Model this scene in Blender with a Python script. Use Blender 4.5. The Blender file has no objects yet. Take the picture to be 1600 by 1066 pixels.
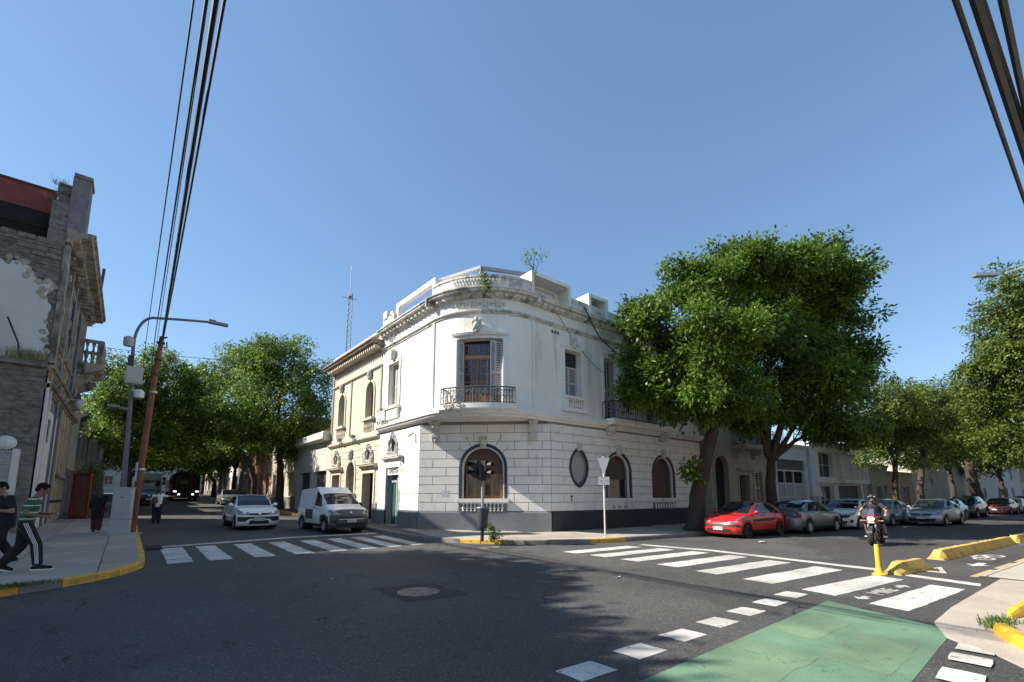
import bpy, math, random
import numpy as np
from mathutils import Vector, Matrix
random.seed(7)
R = math.radians
scene = bpy.context.scene
COL = scene.collection

# ------------------------------------------------------------------ camera, sky, sun, exposure
cam_data = bpy.data.cameras.new('camera')
cam_data.sensor_width = 36.0
cam_data.lens = 15.975
cam_data.shift_y = 0.0903
cam_data.clip_end = 3000
cam_data.clip_start = 0.05
cam = bpy.data.objects.new('camera', cam_data)
COL.objects.link(cam)
cam.location = (0, 0, 1.65)
cam.rotation_euler = (R(90 + 7.82), 0, R(49.87 - 90))
scene.camera = cam

SUN_H = Vector((-0.82, 0.572, 0)).normalized()      # horizontal direction towards the sun
SUN_EL = R(38)
world = bpy.data.worlds.new('World')
scene.world = world
world.use_nodes = True
wn = world.node_tree
wn.nodes.clear()
sky = wn.nodes.new('ShaderNodeTexSky')
sky.sky_type = 'NISHITA'
sky.sun_disc = False
sky.sun_elevation = SUN_EL
sky.sun_rotation = math.atan2(SUN_H.x, SUN_H.y)
sky.altitude = 20
sky.air_density = 1.0
sky.dust_density = 0.1
sky.ozone_density = 6.0
bg = wn.nodes.new('ShaderNodeBackground')
bg.inputs['Strength'].default_value = 0.15
wo = wn.nodes.new('ShaderNodeOutputWorld')
sky_gamma = wn.nodes.new('ShaderNodeGamma'); sky_gamma.inputs['Gamma'].default_value = 0.65    # clear-sky contrast as a phone camera records it
wn.links.new(sky.outputs[0], sky_gamma.inputs['Color'])
sky_sat = wn.nodes.new('ShaderNodeHueSaturation'); sky_sat.inputs['Saturation'].default_value = 1.15
wn.links.new(sky_gamma.outputs[0], sky_sat.inputs['Color'])
wn.links.new(sky_sat.outputs[0], bg.inputs['Color'])
wn.links.new(bg.outputs[0], wo.inputs['Surface'])

sun_data = bpy.data.lights.new('sun', 'SUN')
sun_data.energy = 4.6
sun_data.angle = R(0.53)
sun_data.color = (1.0, 0.93, 0.82)
sun = bpy.data.objects.new('sun', sun_data)
COL.objects.link(sun)
sd = Vector((SUN_H.x * math.cos(SUN_EL), SUN_H.y * math.cos(SUN_EL), math.sin(SUN_EL)))
sun.rotation_euler = sd.to_track_quat('Z', 'Y').to_euler()
sun.location = sd * 60

scene.view_settings.view_transform = 'Standard'
scene.view_settings.look = 'None'
scene.view_settings.gamma = 1.0
scene.view_settings.use_curve_mapping = False
scene.view_settings.exposure = 1.08

# ------------------------------------------------------------------ materials
MATS = {}
def _nodes(name):
    m = bpy.data.materials.new(name)
    m.use_nodes = True
    nt = m.node_tree
    b = nt.nodes['Principled BSDF']
    return m, nt, b
def rgb(c):
    return (c[0], c[1], c[2], 1.0)
def pm(name, c1, c2=None, scale=1.5, rough=0.8, bump=0.0, bscale=40.0, metal=0.0, stretch=(1, 1, 1),
       dirt=None, dscale=0.7, damount=0.5, dstretch=(1, 1, 0.35), fine=0.12, fscale=60.0, spec=0.5, coat=0.0, detail=6.0):
    """Procedural surface: two-tone noise, fine grain, optional stains with their own shape, optional relief."""
    if name in MATS:
        return MATS[name]
    m, nt, b = _nodes(name)
    L = nt.links.new
    tc = nt.nodes.new('ShaderNodeTexCoord')
    mp = nt.nodes.new('ShaderNodeMapping'); mp.inputs['Scale'].default_value = stretch
    L(tc.outputs['Object'], mp.inputs['Vector'])
    n1 = nt.nodes.new('ShaderNodeTexNoise'); n1.inputs['Scale'].default_value = scale; n1.inputs['Detail'].default_value = detail
    n1.inputs['Roughness'].default_value = 0.62
    L(mp.outputs[0], n1.inputs['Vector'])
    r1 = nt.nodes.new('ShaderNodeValToRGB')
    r1.color_ramp.elements[0].position = 0.33; r1.color_ramp.elements[1].position = 0.67
    c2 = c2 or tuple(x * 0.86 for x in c1)
    r1.color_ramp.elements[0].color = rgb(c2); r1.color_ramp.elements[1].color = rgb(c1)
    L(n1.outputs['Fac'], r1.inputs['Fac'])
    col = r1.outputs['Color']
    if fine > 0:
        n2 = nt.nodes.new('ShaderNodeTexNoise'); n2.inputs['Scale'].default_value = fscale; n2.inputs['Detail'].default_value = 3
        L(tc.outputs['Object'], n2.inputs['Vector'])
        mr = nt.nodes.new('ShaderNodeMapRange')
        mr.inputs['From Min'].default_value = 0.3; mr.inputs['From Max'].default_value = 0.7
        mr.inputs['To Min'].default_value = 1 - fine; mr.inputs['To Max'].default_value = 1 + fine
        L(n2.outputs['Fac'], mr.inputs['Value'])
        mx = nt.nodes.new('ShaderNodeVectorMath'); mx.operation = 'SCALE'
        L(col, mx.inputs[0]); L(mr.outputs[0], mx.inputs['Scale'])
        col = mx.outputs[0]
    if dirt is not None:
        mp2 = nt.nodes.new('ShaderNodeMapping'); mp2.inputs['Scale'].default_value = dstretch
        L(tc.outputs['Object'], mp2.inputs['Vector'])
        n3 = nt.nodes.new('ShaderNodeTexNoise'); n3.inputs['Scale'].default_value = dscale; n3.inputs['Detail'].default_value = 9
        n3.inputs['Roughness'].default_value = 0.68
        L(mp2.outputs[0], n3.inputs['Vector'])
        r3 = nt.nodes.new('ShaderNodeValToRGB')
        lo = 0.72 - 0.42 * damount
        r3.color_ramp.elements[0].position = lo; r3.color_ramp.elements[0].color = (0, 0, 0, 1)
        r3.color_ramp.elements[1].position = lo + 0.16; r3.color_ramp.elements[1].color = (0.85, 0.85, 0.85, 1)
        L(n3.outputs['Fac'], r3.inputs['Fac'])
        mix = nt.nodes.new('ShaderNodeMix'); mix.data_type = 'RGBA'
        L(r3.outputs['Color'], mix.inputs['Factor'])
        L(col, mix.inputs[6]); mix.inputs[7].default_value = rgb(dirt)
        col = mix.outputs[2]
    L(col, b.inputs['Base Color'])
    b.inputs['Roughness'].default_value = rough
    b.inputs['Metallic'].default_value = metal
    b.inputs['Specular IOR Level'].default_value = spec
    if coat:
        b.inputs['Coat Weight'].default_value = coat
        b.inputs['Coat Roughness'].default_value = 0.04
    if bump > 0:
        n4 = nt.nodes.new('ShaderNodeTexNoise'); n4.inputs['Scale'].default_value = bscale; n4.inputs['Detail'].default_value = 5
        L(tc.outputs['Object'], n4.inputs['Vector'])
        bp = nt.nodes.new('ShaderNodeBump'); bp.inputs['Strength'].default_value = bump; bp.inputs['Distance'].default_value = 0.02
        L(n4.outputs['Fac'], bp.inputs['Height']); L(bp.outputs[0], b.inputs['Normal'])
    MATS[name] = m
    return m
def glass(name, c=(0.02, 0.025, 0.03), rough=0.05):
    if name in MATS:
        return MATS[name]
    m, nt, b = _nodes(name)
    L = nt.links.new
    tc = nt.nodes.new('ShaderNodeTexCoord')
    n = nt.nodes.new('ShaderNodeTexNoise'); n.inputs['Scale'].default_value = 1.3
    L(tc.outputs['Object'], n.inputs['Vector'])
    r = nt.nodes.new('ShaderNodeValToRGB')
    r.color_ramp.elements[0].color = rgb(tuple(x * 0.5 for x in c)); r.color_ramp.elements[1].color = rgb(c)
    L(n.outputs['Fac'], r.inputs['Fac']); L(r.outputs[0], b.inputs['Base Color'])
    b.inputs['Roughness'].default_value = rough
    b.inputs['Specular IOR Level'].default_value = 0.8
    bp = nt.nodes.new('ShaderNodeBump'); bp.inputs['Strength'].default_value = 0.04
    L(n.outputs['Fac'], bp.inputs['Height']); L(bp.outputs[0], b.inputs['Normal'])
    MATS[name] = m
    return m
def carpaint(name, c, rough=0.25, metal=0.0):
    return pm(name, c, tuple(x * 0.93 for x in c), scale=2.5, rough=rough, metal=metal, fine=0.03, fscale=30, coat=0.7,
              dirt=(0.16, 0.14, 0.12), damount=0.12, dscale=2.2)
def emis(name, c, s=3.0):
    if name in MATS:
        return MATS[name]
    m, nt, b = _nodes(name)
    b.inputs['Base Color'].default_value = rgb(c)
    b.inputs['Emission Color'].default_value = rgb(c); b.inputs['Emission Strength'].default_value = s
    MATS[name] = m
    return m
def leafmat(name, dark, light, trans=0.3, rough=0.45):
    if name in MATS:
        return MATS[name]
    m, nt, b = _nodes(name)
    L = nt.links.new
    at = nt.nodes.new('ShaderNodeAttribute'); at.attribute_name = 'tint'
    r = nt.nodes.new('ShaderNodeValToRGB')
    r.color_ramp.elements[0].color = rgb(dark); r.color_ramp.elements[1].color = rgb(light)
    L(at.outputs['Fac'], r.inputs['Fac'])
    L(r.outputs[0], b.inputs['Base Color'])
    b.inputs['Roughness'].default_value = rough
    b.inputs['Specular IOR Level'].default_value = 0.28
    tr = nt.nodes.new('ShaderNodeBsdfTranslucent')
    hs = nt.nodes.new('ShaderNodeHueSaturation'); hs.inputs['Value'].default_value = 1.5; hs.inputs['Hue'].default_value = 0.48
    L(r.outputs[0], hs.inputs['Color']); L(hs.outputs[0], tr.inputs['Color'])
    mx = nt.nodes.new('ShaderNodeMixShader'); mx.inputs[0].default_value = trans
    out = nt.nodes['Material Output']
    L(b.outputs[0], mx.inputs[1]); L(tr.outputs[0], mx.inputs[2]); L(mx.outputs[0], out.inputs['Surface'])
    MATS[name] = m
    return m

def asphalt_mat():
    m, nt, b = _nodes('asphalt')
    L = nt.links.new
    tc = nt.nodes.new('ShaderNodeTexCoord')
    v = nt.nodes.new('ShaderNodeTexVoronoi'); v.inputs['Scale'].default_value = 75
    L(tc.outputs['Object'], v.inputs['Vector'])
    sep = nt.nodes.new('ShaderNodeSeparateColor'); L(v.outputs['Color'], sep.inputs[0])
    r = nt.nodes.new('ShaderNodeValToRGB')
    e = r.color_ramp.elements
    e[0].position = 0.0; e[0].color = (0.042, 0.042, 0.042, 1)
    e[1].position = 1.0; e[1].color = (0.17, 0.165, 0.155, 1)
    x = e.new(0.55); x.color = (0.066, 0.065, 0.062, 1)
    x = e.new(0.88); x.color = (0.088, 0.086, 0.082, 1)
    L(sep.outputs[0], r.inputs['Fac'])
    n = nt.nodes.new('ShaderNodeTexNoise'); n.inputs['Scale'].default_value = 0.35; n.inputs['Detail'].default_value = 8
    n.inputs['Roughness'].default_value = 0.65
    L(tc.outputs['Object'], n.inputs['Vector'])
    mr = nt.nodes.new('ShaderNodeMapRange')
    mr.inputs['From Min'].default_value = 0.3; mr.inputs['From Max'].default_value = 0.7
    mr.inputs['To Min'].default_value = 0.75; mr.inputs['To Max'].default_value = 1.3
    L(n.outputs['Fac'], mr.inputs['Value'])
    mx = nt.nodes.new('ShaderNodeVectorMath'); mx.operation = 'SCALE'
    L(r.outputs[0], mx.inputs[0]); L(mr.outputs[0], mx.inputs['Scale'])
    # cracks and tar seams: thin voronoi edges broken up by noise
    mp = nt.nodes.new('ShaderNodeVectorMath'); mp.operation = 'ADD'
    nd = nt.nodes.new('ShaderNodeTexNoise'); nd.inputs['Scale'].default_value = 1.2; nd.inputs['Detail'].default_value = 6
    L(tc.outputs['Object'], nd.inputs['Vector']); L(tc.outputs['Object'], mp.inputs[0]); L(nd.outputs['Color'], mp.inputs[1])
    v2 = nt.nodes.new('ShaderNodeTexVoronoi'); v2.feature = 'DISTANCE_TO_EDGE'; v2.inputs['Scale'].default_value = 0.28
    L(mp.outputs[0], v2.inputs['Vector'])
    lt = nt.nodes.new('ShaderNodeMath'); lt.operation = 'LESS_THAN'; lt.inputs[1].default_value = 0.0036
    L(v2.outputs['Distance'], lt.inputs[0])
    gt = nt.nodes.new('ShaderNodeMath'); gt.operation = 'GREATER_THAN'; gt.inputs[1].default_value = 0.50
    L(n.outputs['Fac'], gt.inputs[0])
    mu = nt.nodes.new('ShaderNodeMath'); mu.operation = 'MULTIPLY'; L(lt.outputs[0], mu.inputs[0]); L(gt.outputs[0], mu.inputs[1])
    mix = nt.nodes.new('ShaderNodeMix'); mix.data_type = 'RGBA'
    L(mu.outputs[0], mix.inputs['Factor']); L(mx.outputs[0], mix.inputs[6]); mix.inputs[7].default_value = (0.018, 0.018, 0.019, 1)
    nb = nt.nodes.new('ShaderNodeTexVoronoi'); nb.inputs['Scale'].default_value = 0.11
    L(mp.outputs[0], nb.inputs['Vector'])
    sb = nt.nodes.new('ShaderNodeSeparateColor'); L(nb.outputs['Color'], sb.inputs[0])
    mb2 = nt.nodes.new('ShaderNodeMapRange'); mb2.inputs['To Min'].default_value = 0.82; mb2.inputs['To Max'].default_value = 1.20
    L(sb.outputs[0], mb2.inputs['Value'])
    ns = nt.nodes.new('ShaderNodeTexNoise'); ns.inputs['Scale'].default_value = 2.3; ns.inputs['Detail'].default_value = 4
    L(tc.outputs['Object'], ns.inputs['Vector'])
    rs_ = nt.nodes.new('ShaderNodeValToRGB'); rs_.color_ramp.elements[0].position = 0.60; rs_.color_ramp.elements[0].color = (1, 1, 1, 1); rs_.color_ramp.elements[1].position = 0.74; rs_.color_ramp.elements[1].color = (0.55, 0.55, 0.56, 1)
    L(ns.outputs['Fac'], rs_.inputs['Fac'])
    m3 = nt.nodes.new('ShaderNodeVectorMath'); m3.operation = 'SCALE'; L(mix.outputs[2], m3.inputs[0]); L(mb2.outputs[0], m3.inputs['Scale'])
    m4 = nt.nodes.new('ShaderNodeVectorMath'); m4.operation = 'MULTIPLY'; L(m3.outputs[0], m4.inputs[0]); L(rs_.outputs[0], m4.inputs[1])
    L(m4.outputs[0], b.inputs['Base Color'])
    b.inputs['Roughness'].default_value = 0.78
    b.inputs['Specular IOR Level'].default_value = 0.35
    bp = nt.nodes.new('ShaderNodeBump'); bp.inputs['Strength'].default_value = 0.35; bp.inputs['Distance'].default_value = 0.006
    L(sep.outputs[0], bp.inputs['Height']); L(bp.outputs[0], b.inputs['Normal'])
    MATS['asphalt'] = m
    return m
def paint_mat(name, c, under=(0.07, 0.068, 0.066), wear=0.35, scale=6.0, cracks=False):
    """Road paint worn through to the asphalt in irregular flecks."""
    m, nt, b = _nodes(name)
    L = nt.links.new
    tc = nt.nodes.new('ShaderNodeTexCoord')
    n = nt.nodes.new('ShaderNodeTexNoise'); n.inputs['Scale'].default_value = scale; n.inputs['Detail'].default_value = 10
    n.inputs['Roughness'].default_value = 0.75
    L(tc.outputs['Object'], n.inputs['Vector'])
    r = nt.nodes.new('ShaderNodeValToRGB')
    r.color_ramp.elements[0].position = 0.22 + 0.3 * wear; r.color_ramp.elements[0].color = (1, 1, 1, 1)
    r.color_ramp.elements[1].position = 0.28 + 0.3 * wear; r.color_ramp.elements[1].color = (0, 0, 0, 1)
    L(n.outputs['Fac'], r.inputs['Fac'])
    n2 = nt.nodes.new('ShaderNodeTexNoise'); n2.inputs['Scale'].default_value = 1.1; n2.inputs['Detail'].default_value = 7
    L(tc.outputs['Object'], n2.inputs['Vector'])
    r2 = nt.nodes.new('ShaderNodeValToRGB')
    r2.color_ramp.elements[0].position = 0.35; r2.color_ramp.elements[0].color = rgb(tuple(x * 0.62 for x in c))
    r2.color_ramp.elements[1].position = 0.65; r2.color_ramp.elements[1].color = rgb(c)
    L(n2.outputs['Fac'], r2.inputs['Fac'])
    mix = nt.nodes.new('ShaderNodeMix'); mix.data_type = 'RGBA'
    L(r.outputs[0], mix.inputs['Factor']); L(r2.outputs[0], mix.inputs[6]); mix.inputs[7].default_value = rgb(under)
    out = mix.outputs[2]
    if cracks:
        nd = nt.nodes.new('ShaderNodeTexNoise'); nd.inputs['Scale'].default_value = 2.5; nd.inputs['Detail'].default_value = 8
        L(tc.outputs['Object'], nd.inputs['Vector'])
        va = nt.nodes.new('ShaderNodeVectorMath'); va.operation = 'ADD'; L(tc.outputs['Object'], va.inputs[0]); L(nd.outputs['Color'], va.inputs[1])
        vc = nt.nodes.new('ShaderNodeTexVoronoi'); vc.feature = 'DISTANCE_TO_EDGE'; vc.inputs['Scale'].default_value = 0.8
        L(va.outputs[0], vc.inputs['Vector'])
        lt = nt.nodes.new('ShaderNodeMath'); lt.operation = 'LESS_THAN'; lt.inputs[1].default_value = 0.0022; L(vc.outputs['Distance'], lt.inputs[0])
        m2 = nt.nodes.new('ShaderNodeMix'); m2.data_type = 'RGBA'; L(lt.outputs[0], m2.inputs['Factor']); L(out, m2.inputs[6]); m2.inputs[7].default_value = (0.05, 0.055, 0.045, 1)
        ng = nt.nodes.new('ShaderNodeTexNoise'); ng.inputs['Scale'].default_value = 90; ng.inputs['Detail'].default_value = 2; L(tc.outputs['Object'], ng.inputs['Vector'])
        mg = nt.nodes.new('ShaderNodeMapRange'); mg.inputs['From Min'].default_value = 0.3; mg.inputs['From Max'].default_value = 0.7; mg.inputs['To Min'].default_value = 0.78; mg.inputs['To Max'].default_value = 1.15; L(ng.outputs['Fac'], mg.inputs['Value'])
        sc_ = nt.nodes.new('ShaderNodeVectorMath'); sc_.operation = 'SCALE'; L(m2.outputs[2], sc_.inputs[0]); L(mg.outputs[0], sc_.inputs['Scale'])
        out = sc_.outputs[0]
    L(out, b.inputs['Base Color'])
    b.inputs['Roughness'].default_value = 0.7
    MATS[name] = m
    return m

ASPHALT = asphalt_mat()
WHITE_PAINT = paint_mat('road_white', (0.64, 0.615, 0.56), wear=0.50, scale=7.0)
GREEN_PAINT = paint_mat('road_green', (0.15, 0.265, 0.165), under=(0.125, 0.135, 0.11), wear=0.46, scale=3.5, cracks=True)
GREEN_PAINT_PALE = paint_mat('road_green_pale', (0.175, 0.27, 0.165), under=(0.135, 0.145, 0.115), wear=0.46, scale=3.5, cracks=True)
YELLOW_PAINT = pm('kerb_yellow', (0.72, 0.42, 0.045), (0.55, 0.32, 0.05), scale=3, rough=0.7, dirt=(0.15, 0.13, 0.10), damount=0.5, dscale=5, dstretch=(1, 1, 1), bump=0.25)
CONCRETE = pm('concrete', (0.43, 0.375, 0.31), (0.33, 0.29, 0.245), scale=1.1, rough=0.9, bump=0.25, dirt=(0.15, 0.135, 0.12), damount=0.25, dscale=1.6, dstretch=(1, 1, 1), fscale=90, fine=0.18)
CONCRETE_B = pm('concrete_b', (0.36, 0.315, 0.265), (0.28, 0.25, 0.21), scale=1.4, rough=0.9, bump=0.25, dirt=(0.14, 0.13, 0.115), damount=0.3, dscale=1.2, dstretch=(1, 1, 1), fscale=90, fine=0.18)
JOINT = pm('joint_dirt', (0.10, 0.09, 0.078), rough=0.95)
KERB = pm('kerb_stone', (0.24, 0.225, 0.20), (0.17, 0.16, 0.145), rough=0.9, scale=3, bump=0.3, dirt=(0.07, 0.065, 0.06), damount=0.35, dstretch=(1, 1, 1))
WALLW = pm('wall_white', (0.80, 0.77, 0.71), (0.72, 0.695, 0.64), scale=0.9, rough=0.88, bump=0.06, bscale=25, dirt=(0.47, 0.445, 0.39), damount=0.42, dscale=1.3, dstretch=(1.6, 1.6, 0.16))
WALLB = pm('block_white', (0.82, 0.79, 0.73), (0.73, 0.705, 0.65), scale=2.2, rough=0.88, bump=0.10, bscale=30, dirt=(0.43, 0.405, 0.35), damount=0.3, dscale=1.5, dstretch=(1, 1, 0.5))
JOINTW = pm('wall_joint', (0.30, 0.285, 0.26), rough=0.95)
MOULD = pm('mould_white', (0.66, 0.64, 0.58), (0.50, 0.48, 0.43), scale=2.4, rough=0.9, bump=0.25, bscale=18, dirt=(0.075, 0.072, 0.066), damount=0.55, dscale=1.9, dstretch=(1, 1, 0.5))
ORN = pm('ornament', (0.62, 0.60, 0.54), (0.45, 0.43, 0.39), scale=5, rough=0.9, bump=0.3, bscale=22, dirt=(0.14, 0.13, 0.12), damount=0.4, dscale=4, dstretch=(1, 1, 1))
PLINTH = pm('plinth_grey', (0.20, 0.215, 0.225), (0.155, 0.17, 0.18), scale=1.6, rough=0.85, bump=0.08, dirt=(0.26, 0.26, 0.25), damount=0.22, dscale=1.4)
NAVY = pm('navy_trim', (0.035, 0.045, 0.062), rough=0.6)
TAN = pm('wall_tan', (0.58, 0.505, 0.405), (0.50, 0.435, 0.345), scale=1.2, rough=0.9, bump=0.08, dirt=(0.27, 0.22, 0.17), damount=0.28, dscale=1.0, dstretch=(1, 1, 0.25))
TANB = pm('block_tan', (0.57, 0.50, 0.40), (0.48, 0.42, 0.335), scale=2.0, rough=0.9, bump=0.12, dirt=(0.25, 0.20, 0.155), damount=0.3, dscale=1.4)
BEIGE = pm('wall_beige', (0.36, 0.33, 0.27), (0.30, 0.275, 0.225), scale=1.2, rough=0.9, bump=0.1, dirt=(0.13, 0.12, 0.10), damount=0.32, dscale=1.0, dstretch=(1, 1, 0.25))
WOOD = pm('wood_door', (0.36, 0.15, 0.055), (0.26, 0.105, 0.04), scale=3, stretch=(6, 6, 1), rough=0.5, fine=0.1)
WOOD_DARK = pm('wood_dark', (0.085, 0.055, 0.038), (0.05, 0.033, 0.024), scale=3, stretch=(6, 6, 1), rough=0.55)
SHUT = pm('shutter', (0.56, 0.53, 0.50), (0.47, 0.44, 0.42), scale=3, rough=0.7, dirt=(0.25, 0.22, 0.2), damount=0.25)
GLASS = glass('glass_dark')
GLASSB = glass('glass_blue', (0.03, 0.055, 0.085))
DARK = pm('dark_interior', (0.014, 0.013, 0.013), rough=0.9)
IRON = pm('iron_black', (0.022, 0.023, 0.026), rough=0.55, fine=0.2)
STEEL = pm('steel_grey', (0.19, 0.21, 0.24), (0.14, 0.155, 0.18), rough=0.5, metal=0.3, dirt=(0.10, 0.09, 0.08), damount=0.2)
ALU = pm('aluminium', (0.46, 0.48, 0.49), rough=0.4, metal=0.7)
BLIND = pm('blind_brown', (0.115, 0.07, 0.052), (0.095, 0.058, 0.043), scale=2, rough=0.8)
RUBBER = pm('tyre_rubber', (0.018, 0.018, 0.018), rough=0.85)
BLACKP = pm('black_plastic', (0.02, 0.02, 0.022), rough=0.5)
CHROME = pm('chrome', (0.7, 0.7, 0.7), rough=0.15, metal=1.0, fine=0)
BARK = pm('bark', (0.075, 0.055, 0.04), (0.04, 0.03, 0.023), scale=5, stretch=(2, 2, 0.4), rough=0.95, bump=0.9, bscale=14, fine=0.25)
RUST = pm('rust_pole', (0.24, 0.085, 0.04), (0.14, 0.05, 0.03), scale=3, rough=0.8, dirt=(0.08, 0.06, 0.05), damount=0.4, dstretch=(1, 1, 0.4))
CABLE = pm('cable_black', (0.012, 0.013, 0.017), rough=0.6)
WHITEP = pm('white_plastic', (0.72, 0.72, 0.70), rough=0.5)

# ------------------------------------------------------------------ mesh helpers
UP = Vector((0, 0, 1))
WORLDROOTS = {}
class MB:
    def __init__(self):
        self.v = []; self.f = []; self.mi = []
    def poly(self, pts, m=0):
        b = len(self.v)
        self.v.extend([tuple(p) for p in pts]); self.f.append(tuple(range(b, b + len(pts)))); self.mi.append(m)
    def box(self, x0, x1, y0, y1, z0, z1, f=None, ns=1, m=0):
        """Box in local (s, d, z) mapped by f; split ns times along the first axis so that it can follow a curve."""
        f = f or (lambda s, d, z: (s, d, z))
        b = len(self.v)
        for i in range(ns + 1):
            s = x0 + (x1 - x0) * i / ns
            for d, z in ((y0, z0), (y1, z0), (y1, z1), (y0, z1)):
                self.v.append(tuple(f(s, d, z)))
        for i in range(ns):
            for k in range(4):
                a = b + i * 4 + k; c = b + i * 4 + (k + 1) % 4
                self.f.append((a, c, c + 4, a + 4)); self.mi.append(m)
        self.f.append((b + 3, b + 2, b + 1, b)); self.mi.append(m)
        e = b + ns * 4
        self.f.append((e, e + 1, e + 2, e + 3)); self.mi.append(m)
    def obox(self, c, ax, ay, az, hx, hy, hz, m=0):
        """Oriented box by centre, unit axes and half sizes."""
        c = Vector(c); ax = Vector(ax) * hx; ay = Vector(ay) * hy; az = Vector(az) * hz
        f = lambda s, d, z: c + ax * s + ay * d + az * z
        self.box(-1, 1, -1, 1, -1, 1, f, m=m)
    def sweep(self, prof, s0, s1, f, ns=1, m=0, caps=True):
        """Sweep a closed (d, z) profile along s."""
        b = len(self.v); n = len(prof)
        for i in range(ns + 1):
            s = s0 + (s1 - s0) * i / ns
            for d, z in prof:
                self.v.append(tuple(f(s, d, z)))
        for i in range(ns):
            for k in range(n):
                a = b + i * n + k; c = b + i * n + (k + 1) % n
                self.f.append((a, c, c + n, a + n)); self.mi.append(m)
        if caps:
            self.f.append(tuple(reversed(range(b, b + n)))); self.mi.append(m)
            self.f.append(tuple(range(b + ns * n, b + ns * n + n))); self.mi.append(m)
    def prism(self, pts, d0, d1, f, m=0):
        """Extrude a polygon in (s, z) from depth d0 to d1."""
        b = len(self.v); n = len(pts)
        for d in (d0, d1):
            for s, z in pts:
                self.v.append(tuple(f(s, d, z)))
        self.f.append(tuple(reversed(range(b, b + n)))); self.mi.append(m)
        self.f.append(tuple(range(b + n, b + 2 * n))); self.mi.append(m)
        for k in range(n):
            a = b + k; c = b + (k + 1) % n
            self.f.append((a, c, c + n, a + n)); self.mi.append(m)
    def tube(self, pts, rad, n=8, m=0, cap=True):
        pts = [Vector(p) for p in pts]
        if not isinstance(rad, (list, tuple)):
            rad = [rad] * len(pts)
        b = len(self.v)
        prev = None
        for i, p in enumerate(pts):
            t = (pts[min(i + 1, len(pts) - 1)] - pts[max(i - 1, 0)])
            if t.length < 1e-9:
                t = Vector((0, 0, 1))
            t.normalize()
            if prev is None:
                u = t.cross(Vector((0.31, 0.17, 0.93)) if abs(t.z) < 0.9 else Vector((1, 0, 0)))
            else:
                u = prev - t * prev.dot(t)
            u.normalize(); prev = u
            w = t.cross(u)
            for k in range(n):
                a = 2 * math.pi * k / n
                self.v.append(tuple(p + (u * math.cos(a) + w * math.sin(a)) * rad[i]))
        for i in range(len(pts) - 1):
            for k in range(n):
                a = b + i * n + k; c = b + i * n + (k + 1) % n
                self.f.append((a, c, c + n, a + n)); self.mi.append(m)
        if cap:
            self.f.append(tuple(reversed(range(b, b + n)))); self.mi.append(m)
            e = b + (len(pts) - 1) * n
            self.f.append(tuple(range(e, e + n))); self.mi.append(m)
    def lathe(self, o, prof, n=10, m=0, axis=None, u=None, caps=True):
        """Turn a (radius, height) profile round an axis through o."""
        o = Vector(o); axis = Vector(axis or (0, 0, 1)).normalized()
        u = Vector(u or ((1, 0, 0) if abs(axis.x) < 0.9 else (0, 1, 0)))
        u = (u - axis * u.dot(axis)).normalized(); w = axis.cross(u)
        b = len(self.v)
        for r, h in prof:
            for k in range(n):
                a = 2 * math.pi * k / n
                self.v.append(tuple(o + axis * h + (u * math.cos(a) + w * math.sin(a)) * max(r, 1e-4)))
        for i in range(len(prof) - 1):
            for k in range(n):
                a = b + i * n + k; c = b + i * n + (k + 1) % n
                self.f.append((a, c, c + n, a + n)); self.mi.append(m)
        if not caps:
            return
        self.f.append(tuple(reversed(range(b, b + n)))); self.mi.append(m)
        e = b + (len(prof) - 1) * n
        self.f.append(tuple(range(e, e + n))); self.mi.append(m)
    def ball(self, c, rx, ry=None, rz=None, n=10, k=6, m=0, ax=None):
        c = Vector(c); ry = ry or rx; rz = rz or rx
        ax = ax or (Vector((1, 0, 0)), Vector((0, 1, 0)), Vector((0, 0, 1)))
        b = len(self.v)
        for i in range(k + 1):
            t = math.pi * i / k
            for j in range(n):
                a = 2 * math.pi * j / n
                s = max(math.sin(t), 1e-3)
                self.v.append(tuple(c + ax[0] * (rx * s * math.cos(a)) + ax[1] * (ry * s * math.sin(a)) - ax[2] * (rz * math.cos(t))))
        for i in range(k):
            for j in range(n):
                a = b + i * n + j; d = b + i * n + (j + 1) % n
                self.f.append((a, d, d + n, a + n)); self.mi.append(m)
        self.f.append(tuple(reversed(range(b, b + n)))); self.mi.append(m)
        e = b + k * n
        self.f.append(tuple(range(e, e + n))); self.mi.append(m)
    def mesh(self, name, mats, smooth=False):
        me = bpy.data.meshes.new(name)
        me.from_pydata(self.v, [], self.f)
        mats = mats if isinstance(mats, (list, tuple)) else [mats]
        for mm in mats:
            me.materials.append(mm)
        if len(mats) > 1:
            me.polygons.foreach_set('material_index', self.mi)
        if smooth:
            me.polygons.foreach_set('use_smooth', [True] * len(me.polygons))
            if smooth is not True:
                me.set_sharp_from_angle(angle=R(smooth))
        me.update()
        return me
    def build(self, name, mats, parent=None, smooth=False, **tags):
        return link(name, self.mesh(name, mats, smooth), parent, **tags)
def link(name, data, parent=None, **tags):
    o = bpy.data.objects.new(name, data)
    COL.objects.link(o)
    if parent is not None:
        o.parent = parent
        if parent.name in WORLDROOTS:
            o.matrix_parent_inverse = WORLDROOTS[parent.name]
    for k, v in tags.items():
        o[k] = v
    return o
def thing(name, loc, label, category, group=None, rz=0.0, worldroot=False):
    """An Empty at the thing's base. With worldroot its parts are modelled in world coordinates."""
    o = bpy.data.objects.new(name, None)
    o.empty_display_size = 0.3
    COL.objects.link(o)
    o.location = loc; o.rotation_euler = (0, 0, rz)
    o['label'] = label; o['category'] = category
    if group:
        o['group'] = group
    if worldroot:
        WORLDROOTS[o.name] = Matrix.Translation(-Vector(loc))
    return o
def tag(o, label, category, group=None):
    o['label'] = label; o['category'] = category
    if group:
        o['group'] = group
    return o
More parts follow.
